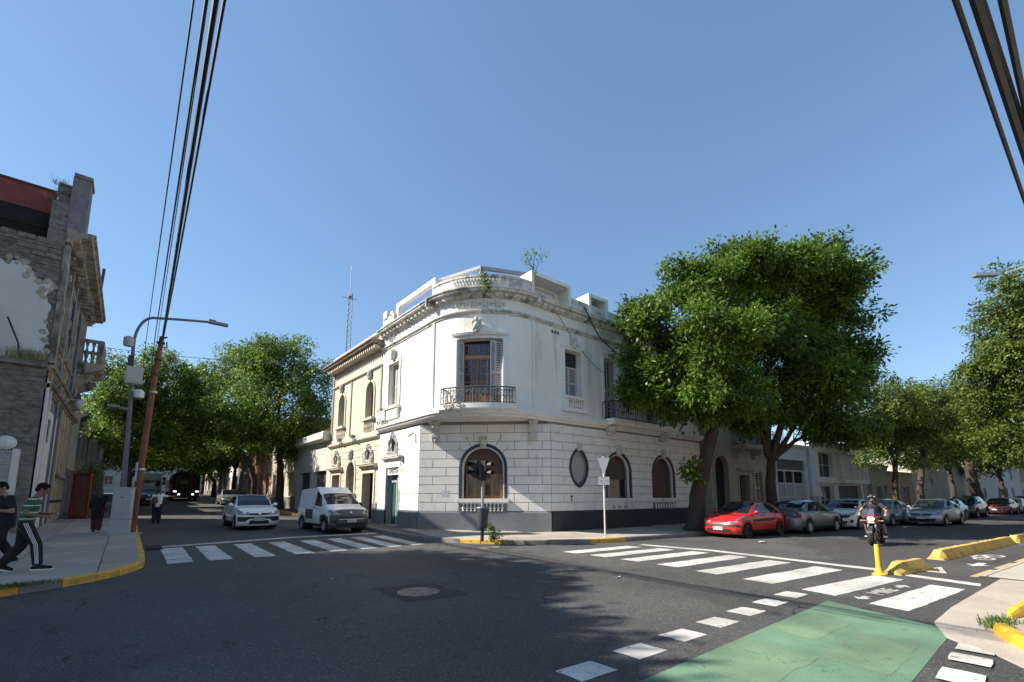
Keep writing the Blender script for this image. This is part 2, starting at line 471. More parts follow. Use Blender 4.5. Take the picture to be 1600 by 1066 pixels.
def structure(o):
    o['kind'] = 'structure'
    return o
def frame(O, a, n):
    O = Vector((O[0], O[1], 0)); a = Vector((a[0], a[1], 0)).normalized(); n = Vector((n[0], n[1], 0)).normalized()
    return lambda s, d, z: O + a * s + n * d + UP * z
def text_mesh(txt, size, mat, name, parent, f, s, d, z, depth=0.006, shear=0.0, bold=0.0, align='CENTER', sx=1.0):
    """Lettering as a mesh, laid on a wall frame f at (s, d, z)."""
    cu = bpy.data.curves.new('t', 'FONT'); cu.body = txt; cu.size = size; cu.extrude = depth / 2; cu.align_x = align; cu.align_y = 'CENTER'
    cu.offset = bold; cu.shear = shear; cu.resolution_u = 3
    tmp = bpy.data.objects.new('t', cu); COL.objects.link(tmp)
    dg = bpy.context.evaluated_depsgraph_get()
    me = bpy.data.meshes.new_from_object(tmp.evaluated_get(dg))
    bpy.data.objects.remove(tmp); bpy.data.curves.remove(cu)
    for v in me.vertices:
        p = f(s + v.co.x * sx, d + v.co.z + depth / 2, z + v.co.y)
        v.co = p
    me.materials.clear(); me.materials.append(mat)
    return link(name, me, parent)
def road_z(y):
    if y < 14: return 0.0
    if y < 24: return 0.02 * (y - 14)
    if y < 90: return 0.2 + 0.024 * (y - 24)
    return 1.784 + 0.01 * (y - 90)
def clip(poly, a, b, c):
    """Keep the part of a polygon where a*x + b*y <= c."""
    out = []
    n = len(poly)
    for i in range(n):
        p, q = poly[i], poly[(i + 1) % n]
        dp = a * p[0] + b * p[1] - c; dq = a * q[0] + b * q[1] - c
        if dp <= 0: out.append(p)
        if (dp < 0 < dq) or (dq < 0 < dp):
            t = dp / (dp - dq)
            out.append((p[0] + (q[0] - p[0]) * t, p[1] + (q[1] - p[1]) * t))
    return out
def area(p):
    return 0.5 * abs(sum(p[i][0] * p[(i + 1) % len(p)][1] - p[(i + 1) % len(p)][0] * p[i][1] for i in range(len(p))))
# ------------------------------------------------------------------ ground: road, pavements, kerbs
SA = Vector((0.9929, -0.1191)); SN = Vector((0.1191, 0.9929))       # along / across the street on the right
KC = Vector((14.126, 10.297))                                       # where that street's kerb starts
def SP(s, o):
    p = KC + SA * s + SN * o
    return (p.x, p.y)
ys = [-400, 14, 24, 90, 600]
mb = MB()
xs = [-500, 0, 30, 60, 120, 600]
for i in range(4):
    for j in range(5):
        mb.poly([(xs[j], ys[i], road_z(ys[i])), (xs[j + 1], ys[i], road_z(ys[i])), (xs[j + 1], ys[i + 1], road_z(ys[i + 1])), (xs[j], ys[i + 1], road_z(ys[i + 1]))])
structure(mb.build('road', ASPHALT))

def arc_pts(c, r, a0, a1, n):
    return [(c[0] + r * math.cos(R(a0 + (a1 - a0) * i / n)), c[1] + r * math.sin(R(a0 + (a1 - a0) * i / n))) for i in range(n + 1)]
CORNER_KERB = [(8.4, 110), (8.4, 90), (8.4, 24), (8.4, 16.75)] + arc_pts((14.9, 16.75), 6.5, 180, 263.16, 12)[1:] + [SP(150, 0)]
LEFT_KERB = [(-60, 11.0), (-2.98, 11.0)] + arc_pts((-2.98, 14.5), 3.5, -90, 0, 9)[1:] + [(0.52, 24), (0.52, 90), (0.52, 110)]
NEAR_KERB = [(13.45, 1.33), (13.45 + SA.x * 120, 1.33 + SA.y * 120)]

def pavement(name, outline, h=0.138, slabs=None, mats=(CONCRETE, CONCRETE_B)):
    mb = MB()
    for lo, hi in ((-500, 14), (14, 24), (24, 90), (90, 600)):
        p = clip(clip(outline, 0, 1, hi), 0, -1, -lo)
        if len(p) >= 3 and area(p) > 1e-3:
            mb.poly([(x, y, road_z(y) + h) for x, y in p])
    o = structure(mb.build(name, JOINT))
    if slabs:
        (ox, oy, ax, ay, nx, ny, size, keep) = slabs
        bx, by = -ay, ax
        for i in range(nx):
            for j in range(ny):
                cx = ox + ax * (i + .5) * size + bx * (j + .5) * size
                cy = oy + ay * (i + .5) * size + by * (j + .5) * size
                if not keep(cx, cy):
                    continue
                hs = size / 2 - 0.011
                p = outline
                for (ux, uy) in ((ax, ay), (-ax, -ay), (bx, by), (-bx, -by)):
                    p = clip(p, ux, uy, ux * cx + uy * cy + hs)
                    if len(p) < 3:
                        break
                if len(p) < 3 or area(p) < 0.03:
                    continue
                dz = random.uniform(-0.003, 0.004)
                m = MB()
                n = len(p)
                top = [(x, y, road_z(y) + h + 0.013 + dz) for x, y in p]
                m.poly(top)
                for k in range(n):
                    a, b = top[k], top[(k + 1) % n]
                    m.poly([a, b, (b[0], b[1], b[2] - 0.03), (a[0], a[1], a[2] - 0.03)])
                m.build('paving_slab', random.choice(mats), o)
    return o
def inset(path, d):
    """Offset an open path to its left by d."""
    out = []
    for i, p in enumerate(path):
        a = Vector(path[max(i - 1, 0)]); b = Vector(path[min(i + 1, len(path) - 1)])
        t = (b - a).normalized()
        out.append((p[0] - t.y * d, p[1] + t.x * d))
    return out
block = inset(CORNER_KERB, 0.13) + [(400, 400), (8.53, 400)]
in_building = lambda x, y: (x > 9.9 and y > 18) or (y > 13.95 and x > 13.8) or (x + y > 28.0 and x > 9.8 and y > 13.8)
pavement('pavement_corner', block, slabs=(8.0, 8.0, SA.x, SA.y, 21, 16, 1.32, lambda x, y: not in_building(x, y) and x < 34 and y < 30))
block = inset(LEFT_KERB, 0.13) + [(0.39, 400), (-400, 400), (-400, 11.13)]
pavement('pavement_left', block, slabs=(-9.0, 10.9, 1, 0, 7, 14, 1.45, lambda x, y: x > -8 and y < 31))
near = [(13.5, 1.2), (13.5 + SA.x * 120, 1.2 + SA.y * 120), (130, -40), (13.5, -40)]
pavement('pavement_near', near, h=.012, slabs=(13.4, -1.3, SA.x, SA.y, 10, 4, 1.2, lambda x, y: True), mats=(pm('slab_pale', (0.44, 0.40, 0.34), (0.36, 0.325, 0.28), scale=1.5, rough=0.9, bump=0.2, dirt=(0.2, 0.18, 0.16), damount=0.25, dstretch=(1, 1, 1)), CONCRETE))
# flush concrete ramp at the near corner, cast in long panels
ramp = [(7.51, 1.0), (7.33, 0.85), (7.07, 0.56), (6.77, 0.37), (6.2, -0.1), (6.2, -4), (13.4, -4), (13.4, 0.88), (11.21, 1.05), (9.48, 1.17), (8.23, 1.2)]
mb = MB(); mb.poly([(x, y, 0.006) for x, y in ramp]); ro = structure(mb.build('concrete_ramp', JOINT))
x = 6.2
while x < 13.4:
    w = random.uniform(1.0, 1.6)
    p = clip(clip(ramp, 1, 0.10, x + w - 0.01), -1, -0.10, -x - 0.008)
    if len(p) > 2 and area(p) > 0.02:
        m = MB(); top = [(a, b, 0.016 + random.uniform(0, 0.006)) for a, b in p]; m.poly(top)
        for k in range(len(top)):
            a, b = top[k], top[(k + 1) % len(top)]
            m.poly([a, b, (b[0], b[1], 0.0), (a[0], a[1], 0.0)])
        m.build('concrete_panel', CONCRETE, ro)
    x += w

def resample(path, step):
    out = []
    for i in range(len(path) - 1):
        a, b = Vector(path[i]), Vector(path[i + 1])
        n = max(1, round((b - a).length / step))
        out += [tuple(a.lerp(b, k / n)) for k in range(n)]
    return out + [path[-1]]
def kerb(name, path, yellow, step=1.0, limit=lambda x, y: True):
    mb = MB()
    pts = resample(path, step)
    far = []
    root = None
    mbase = MB()
    for a, b in zip(pts[:-1], pts[1:]):
        A = Vector(a); B = Vector(b); t = (B - A).normalized(); n = Vector((-t.y, t.x))
        for q in (mbase,):
            q.poly([(A.x + n.x * .01, A.y + n.y * .01, road_z(A.y) - .02), (B.x + n.x * .01, B.y + n.y * .01, road_z(B.y) - .02), (B.x + n.x * .13, B.y + n.y * .13, road_z(B.y) + .142), (A.x + n.x * .13, A.y + n.y * .13, road_z(A.y) + .142)])
    root = structure(mbase.build(name, KERB))
    for a, b in zip(pts[:-1], pts[1:]):
        A = Vector(a); B = Vector(b); t = (B - A).normalized(); n = Vector((-t.y, t.x))
        if not limit((A.x + B.x) / 2, (A.y + B.y) / 2):
            continue
        A = A + t * 0.008; B = B - t * 0.008
        m = MB()
        h = 0.152 + random.uniform(-0.006, 0.006)
        j = random.uniform(-0.012, 0.012)
        prof = [(j, -0.03), (j + 0.012, h - 0.025), (j + 0.035, h), (0.145, h + 0.002), (0.145, -0.03)]
        ends = [[(P.x + n.x * d, P.y + n.y * d, road_z(P.y) + z) for d, z in prof] for P in (A, B)]
        for k in range(5):
            m.poly([ends[0][k], ends[1][k], ends[1][(k + 1) % 5], ends[0][(k + 1) % 5]])
        m.poly(ends[0][::-1]); m.poly(ends[1])
        m.build('kerb_stone', YELLOW_PAINT if yellow((A.x + B.x) / 2, (A.y + B.y) / 2) else KERB, root)
kerb('kerb_corner', CORNER_KERB, lambda x, y: (9.2 < x < 10.3 and y < 13.9) or (12.6 < x < 14.0) or (y > 27 and y < 44), 0.95, lambda x, y: y < 46 and x < 32)
kerb('kerb_left', LEFT_KERB, lambda x, y: (x > -0.9 and y < 46) or (-2.2 < x < -1.4), 0.95, lambda x, y: y < 46 and x > -8)
for k in range(9):
    a = Vector(NEAR_KERB[0]) + SA * (k * 1.9); b_ = a + SA * random.uniform(1.5, 1.86)
    m = MB(); m.poly([(a.x, a.y, .006), (b_.x, b_.y, .006), (b_.x - SN.x * .12, b_.y - SN.y * .12, .006), (a.x - SN.x * .12, a.y - SN.y * .12, .006)])
    tag(m.build('kerb_line', pm('line_yellow', (.50, .36, .13), (.40, .32, .18), scale=5, rough=.8, dirt=(.25, .22, .17), damount=.45, dscale=5, dstretch=(1, 1, 1))), 'worn yellow edge line between the cycle lane and the near pavement', 'marking', 'worn yellow edge line segments')
# grass growing in the kerb joints
def grass(name, pts, n, h, mat, label, spread=0.12):
    """A tuft as one mass of bent blades."""
    mb = MB()
    for _ in range(n):
        x, y, z = random.choice(pts)
        x += random.gauss(0, spread); y += random.gauss(0, spread * .6)
        a = random.uniform(0, 6.28); hh = h * random.uniform(.4, 1.1); w = 0.006
        dx, dy = math.cos(a), math.sin(a); ln = hh * random.uniform(.3, .8)
        p0 = Vector((x, y, z)); p1 = Vector((x + dx * ln * .4, y + dy * ln * .4, z + hh * .7)); p2 = Vector((x + dx * ln, y + dy * ln, z + hh * .9))
        s = Vector((-dy, dx, 0)) * w
        mb.poly([p0 - s, p0 + s, p1 + s * .8, p1 - s * .8]); mb.poly([p1 - s * .8, p1 + s * .8, p2])
    o = mb.build(name, mat)
    o['kind'] = 'stuff'; o['label'] = label; o['category'] = 'grass'
    return o
GRASS = pm('grass_blades', (0.10, 0.15, 0.035), (0.06, 0.10, 0.025), scale=9, rough=0.7)
grass('grass_tuft', [(8.75, .66, .01), (8.6, .68, .01), (8.45, .66, .01), (8.95, .6, .01)], 500, .10, GRASS, 'green grass growing by the yellow kerb at the near corner', .11)
grass('grass_strip', [(-1.75 + .1 * k, 11.25 + .03 * k, .14) for k in range(9)], 420, .09, GRASS, 'dark grass along the kerb beside the walking man', .10)
YK = pm('kerb_yellow_bright', (0.80, 0.47, 0.03), (0.68, 0.38, 0.03), scale=4, rough=0.65, dirt=(0.22, 0.17, 0.09), damount=0.42, dscale=6, dstretch=(1, 1, 1), bump=0.2)
def round_kerb(pts, w, h, label):
    mb = MB()
    n = len(pts); rings = []
    for i, p in enumerate(pts):
        a = Vector(pts[max(i - 1, 0)]); b = Vector(pts[min(i + 1, n - 1)]); t = (b - a).normalized(); nn = Vector((-t.y, t.x))
        k = 0.35 if i in (0, n - 1) else 1
        rings.append([(p[0] + nn.x * d * w * k, p[1] + nn.y * d * w * k, z * h * (0.6 if k < 1 else 1)) for d, z in ((-1, 0), (-.92, .7), (-.5, 1), (.5, 1), (.92, .7), (1, 0))])
    for r0, r1 in zip(rings[:-1], rings[1:]):
        for k in range(5):
            mb.poly([r0[k], r1[k], r1[k + 1], r0[k + 1]])
    mb.poly(rings[0][::-1]); mb.poly(rings[-1])
    tag(mb.build('yellow_kerb', YK, smooth=40), label, 'kerb', 'yellow kerbs of the near corner')
round_kerb([(8.2, .62), (8.1, .585), (7.85, .49), (7.6, .38), (7.3, .2), (7.0, -.1)], .075, .15, 'bright yellow rounded kerb in the lower right beside the grass')
round_kerb([(9.2, .57), (9.5, .53), (10.2, .44), (10.9, .32), (11.6, .1)], .075, .13, 'worn yellow kerb behind the grass tuft on the right')

# ------------------------------------------------------------------ painted markings
def sheet(pts, dz=0.004):
    """A painted quad following the road, cut where the slope changes."""
    m = MB()
    for lo, hi in ((-100, 14), (14, 24), (24, 90)):
        p = clip(clip(pts, 0, 1, hi), 0, -1, -lo)
        if len(p) > 2:
            m.poly([(x, y, road_z(y) + dz) for x, y in p])
    return m
def jag(pts, k=0.018):
    """Slightly uneven paint edges."""
    out = []
    n = len(pts)
    for i in range(n):
        a = Vector(pts[i]); b = Vector(pts[(i + 1) % n]); L = (b - a).length
        m = max(2, int(L / 0.22))
        for q in range(m):
            p = a.lerp(b, q / m)
            j = k if q else k * .4
            out.append((p.x + random.uniform(-j, j), p.y + random.uniform(-j, j)))
    return out
zl = thing('zebra_crossing', (4.4, 16, road_z(16)), 'white zebra crossing in front of the white car and van', 'crossing', 'zebra crossings', worldroot=True)
for x0, x1 in ((.92, 1.47), (1.8, 2.32), (2.82, 3.34), (3.85, 4.38), (4.85, 5.36), (5.8, 6.3), (6.7, 7.16), (7.55, 8.0)):
    sheet(jag([(x0, 14.15), (x1, 14.15), (x1 + .02, 17.55), (x0 + .02, 17.55)])).build('stripe', WHITE_PAINT, zl)
sl = sheet(jag([(1.0, 17.85), (5.0, 18.6), (8.2, 18.45), (8.2, 18.75), (5.0, 18.95), (1.0, 18.2)]))
tag(sl.build('stop_line', WHITE_PAINT), 'long white stop line behind the zebra crossing by the cars', 'marking', 'stop lines')
zr = thing('zebra_crossing', (11.3, 5.5, 0), 'white zebra crossing on the right, running to the yellow bollard', 'crossing', 'zebra crossings', worldroot=True)
for q in ([(9.33, 3.09), (9.17, 2.54), (11.97, 2.12), (12.15, 2.64)], [(8.92, 2.04), (8.78, 1.54), (11.56, 1.21), (11.68, 1.68)], [(9.59, 4.22), (9.51, 3.63), (12.46, 3.25), (12.64, 3.83)],
          [(9.8, 5.32), (9.71, 4.8), (12.81, 4.42), (12.87, 4.98)], [(10.01, 6.44), (9.97, 5.86), (13.1, 5.57), (13.14, 6.1)], [(10.07, 7.55), (10.07, 7.0), (13.2, 6.69), (13.2, 7.22)],
          [(10.11, 8.62), (10.08, 8.05), (13.1, 7.76), (13.1, 8.3)], [(10.1, 9.65), (10.09, 9.12), (12.95, 8.85), (12.95, 9.38)]):
    sheet(jag(q, 0.014)).build('stripe', WHITE_PAINT, zr)
tag(sheet(jag([(13.75, 9.3), (13.45, 9.3), (13.62, 6.9), (12.95, 2.78), (13.3, 2.83), (13.98, 6.9)])).build('stop_line', WHITE_PAINT), 'long white stop line behind the right hand zebra crossing', 'marking', 'stop lines')
tag(sheet(jag([(12.55, 2.2), (12.9, 2.24), (12.5, 1.09), (12.15, 1.07)])).build('stop_line', WHITE_PAINT), 'short white line across the cycle lane beside the bollard', 'marking', 'stop lines')
dash_root = thing('dashed_line', (6, 3.05, 0), 'row of white squares along the far edge of the green lane', 'marking', 'dashed lines of the cycle crossing', worldroot=True)
for k in range(11):
    x0 = 8.5 - k * 0.872
    sheet(jag([(x0, 2.9), (x0 + .47, 2.87), (x0 + .46, 3.2), (x0, 3.24)], .012)).build('dash', WHITE_PAINT, dash_root)
dash_root = thing('dashed_line', (6, .73, 0), 'row of white squares along the near edge of the green lane', 'marking', 'dashed lines of the cycle crossing', worldroot=True)
for x0, x1 in ((4.1, 4.55), (4.95, 5.4), (5.75, 6.18), (6.5, 6.82), (7.0, 7.27)):
    sheet(jag([(x0, .58), (x1, .58), (x1, .88), (x0, .88)], .012), .018).build('dash', WHITE_PAINT, dash_root)
gl = structure(sheet([(-9, 2.75), (8.66, 2.51), (7.96, .99), (-9, 1.1)], .003).build('cycle_lane_paint', GREEN_PAINT))
for p in ([(6.35, 2.46), (7.55, 2.42), (7.35, 1.9), (6.2, 1.95)], [(4.4, 2.5), (5.6, 2.48), (5.55, 1.75), (4.35, 1.8)], [(5.6, 1.72), (6.9, 1.68), (6.8, 1.14), (5.55, 1.16)], [(2.2, 2.55), (3.6, 2.52), (3.6, 1.9), (2.2, 1.95)]):
    sheet(jag(p, .03), .005).build('repainted_patch', GREEN_PAINT_PALE, gl)
# writing and symbols of the cycle lane
gf = lambda s, d, z: Vector((10.22, 2.10, 0.004)) + Vector((SA.x, SA.y, 0)) * s + Vector((SN.x, SN.y, 0)) * z + UP * d
tr = thing('road_lettering', (10.2, 2.1, 0), 'small white word MIRE between two arrows on the crossing', 'marking', worldroot=True)
text_mesh('MIRE', .34, WHITE_PAINT, 'word', tr, gf, 0, 0, 0, depth=.002, bold=.006, sx=1.05)
def arrow(f, s, w, L, sg, name, parent):
    m = MB()
    pts = [(s, -.05), (s + sg * L * .5, -.05), (s + sg * L * .5, -.13), (s + sg * L, 0), (s + sg * L * .5, .13), (s + sg * L * .5, .05), (s, .05)]
    m.prism([(a, b * w) for a, b in pts], 0, .002, f)
    return m.build(name, WHITE_PAINT, parent)
arrow(gf, .66, 1.0, .36, 1, 'arrow', tr); arrow(gf, -.70, 1.0, .36, -1, 'arrow', tr)
lf = lambda s, d, z: Vector((16.0, 1.38, 0.004)) + Vector((SA.x, SA.y, 0)) * s + Vector((SN.x, SN.y, 0)) * z + UP * d
m = MB()
T0 = [(-2.45, .60), (-1.35, .36), (-2.40, .02)]
cx = sum(a for a, b in T0) / 3; cz = sum(b for a, b in T0) / 3
T1 = [(cx + (a - cx) * .55, cz + (b - cz) * .55) for a, b in T0]
for k in range(3):
    m.prism([T0[k], T0[(k + 1) % 3], T1[(k + 1) % 3], T1[k]], 0, .002, lf)
tag(m.build('give_way_triangle', WHITE_PAINT), 'white outlined triangle painted in the cycle lane', 'marking')
a = arrow(lf, .35, 1.6, .9, -1, 'lane_arrow', None); tag(a, 'white arrow painted in the cycle lane past the triangle', 'marking')
m = MB()
for c in (1.5, 2.5):
    for k in range(14):
        a0, a1 = 2 * math.pi * k / 14, 2 * math.pi * (k + 1) / 14
        m.prism([(c + .36 * math.cos(a0), .2 + .22 * math.sin(a0)), (c + .36 * math.cos(a1), .2 + .22 * math.sin(a1)), (c + .27 * math.cos(a1), .2 + .15 * math.sin(a1)), (c + .27 * math.cos(a0), .2 + .15 * math.sin(a0))], 0, .002, lf)
for (s0, z0, s1, z1) in ((1.5, .2, 1.8, .5), (1.8, .5, 2.4, .48), (2.4, .48, 2.5, .2), (1.8, .5, 2.0, .2), (2.0, .2, 2.38, .46), (1.5, .2, 2.0, .2)):
    dx, dz = s1 - s0, z1 - z0; L = math.hypot(dx, dz); nx, nz = -dz / L * .03, dx / L * .03
    m.prism([(s0 - nx, z0 - nz), (s1 - nx, z1 - nz), (s1 + nx, z1 + nz), (s0 + nx, z0 + nz)], 0.0022, .003, lf)
tag(m.build('bicycle_symbol', WHITE_PAINT), 'white bicycle symbol painted in the cycle lane', 'marking')

# yellow concrete separators and the bollard at their end
def separator(a, b, w, h, label, chip=True):
    a = Vector(a); b = Vector(b); t = (b - a).normalized(); n = Vector((-t.y, t.x)); L = (b - a).length
    mb = MB(); rings = []
    ns = max(4, int(L / .25))
    for i in range(ns + 1):
        s = L * i / ns
        e = 1.0 if 0 < i < ns else 0.25
        p = a + t * s
        jw = random.uniform(-.018, .012)
        rings.append([(p.x + n.x * d, p.y + n.y * d, z) for d, z in ((-w, 0), (-w * .86 + jw, h * .35 * e), (-w * .42, h * e), (w * .42, h * e + jw), (w * .86, h * .35 * e), (w, 0))])
    for r0, r1 in zip(rings[:-1], rings[1:]):
        for k in range(5):
            mb.poly([r0[k], r1[k], r1[k + 1], r0[k + 1]])
    mb.poly(rings[0][::-1]); mb.poly(rings[-1])
    return tag(mb.build('lane_separator', SEP, smooth=30), label, 'kerb', 'yellow concrete blocks along the cycle lane')
SEP = pm('separator_yellow', (0.62, 0.43, 0.10), (0.50, 0.34, 0.085), scale=2.5, rough=0.8, dirt=(0.14, 0.12, 0.075), damount=0.48, dscale=3.5, dstretch=(1, 1, 1), bump=0.35)
separator((12.55, 2.42), (14.25, 2.14), .19, .24, 'short yellow concrete lane separator next to the bollard')
separator((16.3, 2.2), (23.9, 1.22), .19, .24, 'long yellow concrete separator along the cycle lane')
separator((24.3, 1.17), (31.5, .3), .19, .24, 'far yellow concrete separator leaving the right edge')
bo = thing('bollard', (12.33, 2.58, 0), 'slim yellow bollard standing at the end of the separator', 'bollard')
m = MB(); m.lathe((0, 0, 0), [(.13, 0), (.13, .015), (.085, .04), (.055, .12), (.052, .16)], 14); m.build('base', YK, bo, smooth=40)
m = MB(); m.lathe((0, 0, 0), [(.048, .16), (.046, .58), (.04, .62), (.02, .63)], 12); m.build('post', YK, bo, smooth=40)
m = MB(); m.box(-.008, .008, -.053, -.046, .17, .57); m.build('seam', pm('bollard_dark', (.3, .16, .01)), bo)

# manhole covers, drain grate, litter
def manhole(c, r, patch, label):
    root = thing('manhole', (c[0], c[1], 0), label, 'manhole', 'manhole covers in the road', worldroot=True)
    m = MB(); m.poly([(x, y, .0035) for x, y in jag(patch, .05)]); m.build('concrete_patch', pm('patch_dark', (0.055, 0.052, 0.05), (0.036, 0.034, 0.033), rough=0.9, scale=4, bump=.5, bscale=60, dirt=(.03, .03, .03), damount=.35, dstretch=(1, 1, 1)), root)
    MET = pm('cast_iron', (0.38, 0.34, 0.29), (0.16, 0.145, 0.13), rough=0.6, metal=0.5, scale=8)
    m = MB(); m.lathe((c[0], c[1], 0), [(r, .0), (r, .014), (r * .93, .016), (r * .92, .006), (.01, .006)], 28); m.build('rim', MET, root)
    m = MB()
    for rr, k in ((.8, 18), (.55, 12), (.3, 7)):
        for q in range(k):
            a = 2 * math.pi * q / k
            x, y = c[0] + r * rr * math.cos(a), c[1] + r * rr * math.sin(a)
            m.obox((x, y, .011), (math.cos(a), math.sin(a), 0), (-math.sin(a), math.cos(a), 0), (0, 0, 1), r * .07, r * .1, .006)
    m.build('cover_studs', MET, root)
manhole((4.02, 7.28), .36, [(3.5, 8.1), (4.62, 7.91), (4.57, 6.55), (3.48, 6.7)], 'round iron manhole cover in its square patch mid road')
manhole((9.1, 11.9), .34, [(8.2, 12.3), (9.3, 12.7), (10.2, 11.6), (9.2, 11.2)], 'round manhole cover by the corner kerb near the traffic light')
gr = thing('drain_grate', (.9, 17.6, road_z(17.6)), 'iron drain grate beside the left kerb', 'grate', worldroot=True)
m = MB(); m.box(.6, 1.0, 17.3, 18.6, road_z(17.9) + .0, road_z(17.9) + .012); m.build('frame', DARK, gr)
for k in range(12):
    m = MB(); y = 17.36 + k * .1; m.box(.61, .99, y, y + .045, road_z(17.9) + .005, road_z(17.9) + .022); m.build('bar', IRON, gr)
for (x, y, s, l) in ((17.4, 6.9, .22, 'crumpled white paper on the road before the red car'), (3.3, 9.5, .05, 'small scrap of paper on the dark road'), (7.8, 5.9, .09, 'flat pale scrap on the road near the crossing')):
    m = MB()
    for k in range(5):
        a = random.uniform(0, 6.28); m.poly([(x + s * math.cos(a + q) * random.uniform(.5, 1), y + s * math.sin(a + q) * random.uniform(.3, .6), .006 + random.uniform(0, s * .25)) for q in (0, 1.6, 3.1, 4.7)])
    tag(m.build('paper_litter', WHITEP), l, 'litter', 'litter on the road')
# ------------------------------------------------------------------ facade helpers: everything in wall coordinates (s along, d outward, z up)
class Op:
    """Opening: centre c, half width hw, from z0 to z1. kind: rect, arch (round head) or oval."""
    def __init__(self, c, hw, z0, z1, kind='rect'):
        self.c, self.hw, self.z0, self.z1, self.kind = c, hw, z0, z1, kind
        self.zs = z1 - hw
    def w(self, z):
        if z <= self.z0 - 1e-6 or z >= self.z1 + 1e-6:
            return 0.0
        if self.kind == 'rect':
            return self.hw
        if self.kind == 'arch':
            return self.hw if z <= self.zs else math.sqrt(max(0, self.hw ** 2 - (z - self.zs) ** 2))
        zc = (self.z0 + self.z1) / 2; h = (self.z1 - self.z0) / 2
        return self.hw * (max(0, 1 - abs((z - zc) / h) ** 1.8)) ** 0.62
    def levels(self):
        if self.kind == 'rect':
            return [self.z0, self.z1]
        if self.kind == 'arch':
            return [self.z0] + [self.zs + self.hw * math.sin(R(a)) for a in range(0, 91, 10)]
        zc = (self.z0 + self.z1) / 2; h = (self.z1 - self.z0) / 2
        return [zc - h * math.cos(R(a)) for a in range(0, 181, 12)]
    def outline(self, grow=0.0):
        """Closed outline in (s, z)."""
        if self.kind == 'rect':
            return [(self.c - self.hw - grow, self.z0), (self.c + self.hw + grow, self.z0), (self.c + self.hw + grow, self.z1 + grow), (self.c - self.hw - grow, self.z1 + grow)]
        if self.kind == 'arch':
            r = self.hw + grow
            return [(self.c - r, self.z0), (self.c + r, self.z0)] + [(self.c + r * math.cos(R(a)), self.zs + r * math.sin(R(a))) for a in range(0, 181, 12)]
        zc = (self.z0 + self.z1) / 2
        h = (self.z1 - self.z0) / 2
        lv = [zc - h * math.cos(R(a)) for a in range(0, 181, 12)]
        k = (self.hw + grow) / self.hw; kz = (h + grow * 1.25) / h
        right = [(self.c + self.w(z) * k, zc + (z - zc) * kz) for z in lv]
        left = [(self.c - self.w(z) * k, zc + (z - zc) * kz) for z in reversed(lv[1:-1])]
        return right + left
def regions(s0, s1, za, zb, ops):
    """Free trapezoids of the strip za..zb: (left at za, left at zb, right at za, right at zb)."""
    zm = (za + zb) / 2
    act = sorted([o for o in ops if o.w(zm) > 1e-4 and s0 < o.c < s1], key=lambda o: o.c)
    out = []; l0 = l1 = s0
    e = (zb - za) * 1e-3
    for o in act:
        wa, wb = o.w(za + e), o.w(zb - e)
        out.append((l0, l1, o.c - wa, o.c - wb)); l0, l1 = o.c + wa, o.c + wb
    out.append((l0, l1, s1, s1))
    return out
def wall(f, s0, s1, z0, z1, ops, d=0.0, ns=1, reveal=0.3, thick=None, step=None):
    """Wall skin with its openings and their reveals."""
    mb = MB()
    lv = sorted(set([z0, z1] + [round(z, 4) for o in ops for z in o.levels() if z0 < z < z1]))
    for za, zb in zip(lv[:-1], lv[1:]):
        if zb - za < 1e-4:
            continue
        for l0, l1, r0, r1 in regions(s0, s1, za, zb, ops):
            n = max(1, int((max(r0, r1) - min(l0, l1)) / step)) if step else 1
            for i in range(n):
                a, b = i / n, (i + 1) / n
                mb.poly([f(l0 + (r0 - l0) * a, d, za), f(l0 + (r0 - l0) * b, d, za), f(l1 + (r1 - l1) * b, d, zb), f(l1 + (r1 - l1) * a, d, zb)])
    for o in ops:
        if not (s0 < o.c < s1):
            continue
        ol = o.outline()
        for k in range(len(ol)):
            p, q = ol[k], ol[(k + 1) % len(ol)]
            mb.poly([f(p[0], d, p[1]), f(q[0], d, q[1]), f(q[0], d - reveal, q[1]), f(p[0], d - reveal, p[1])])
    return mb
_blocks = {}
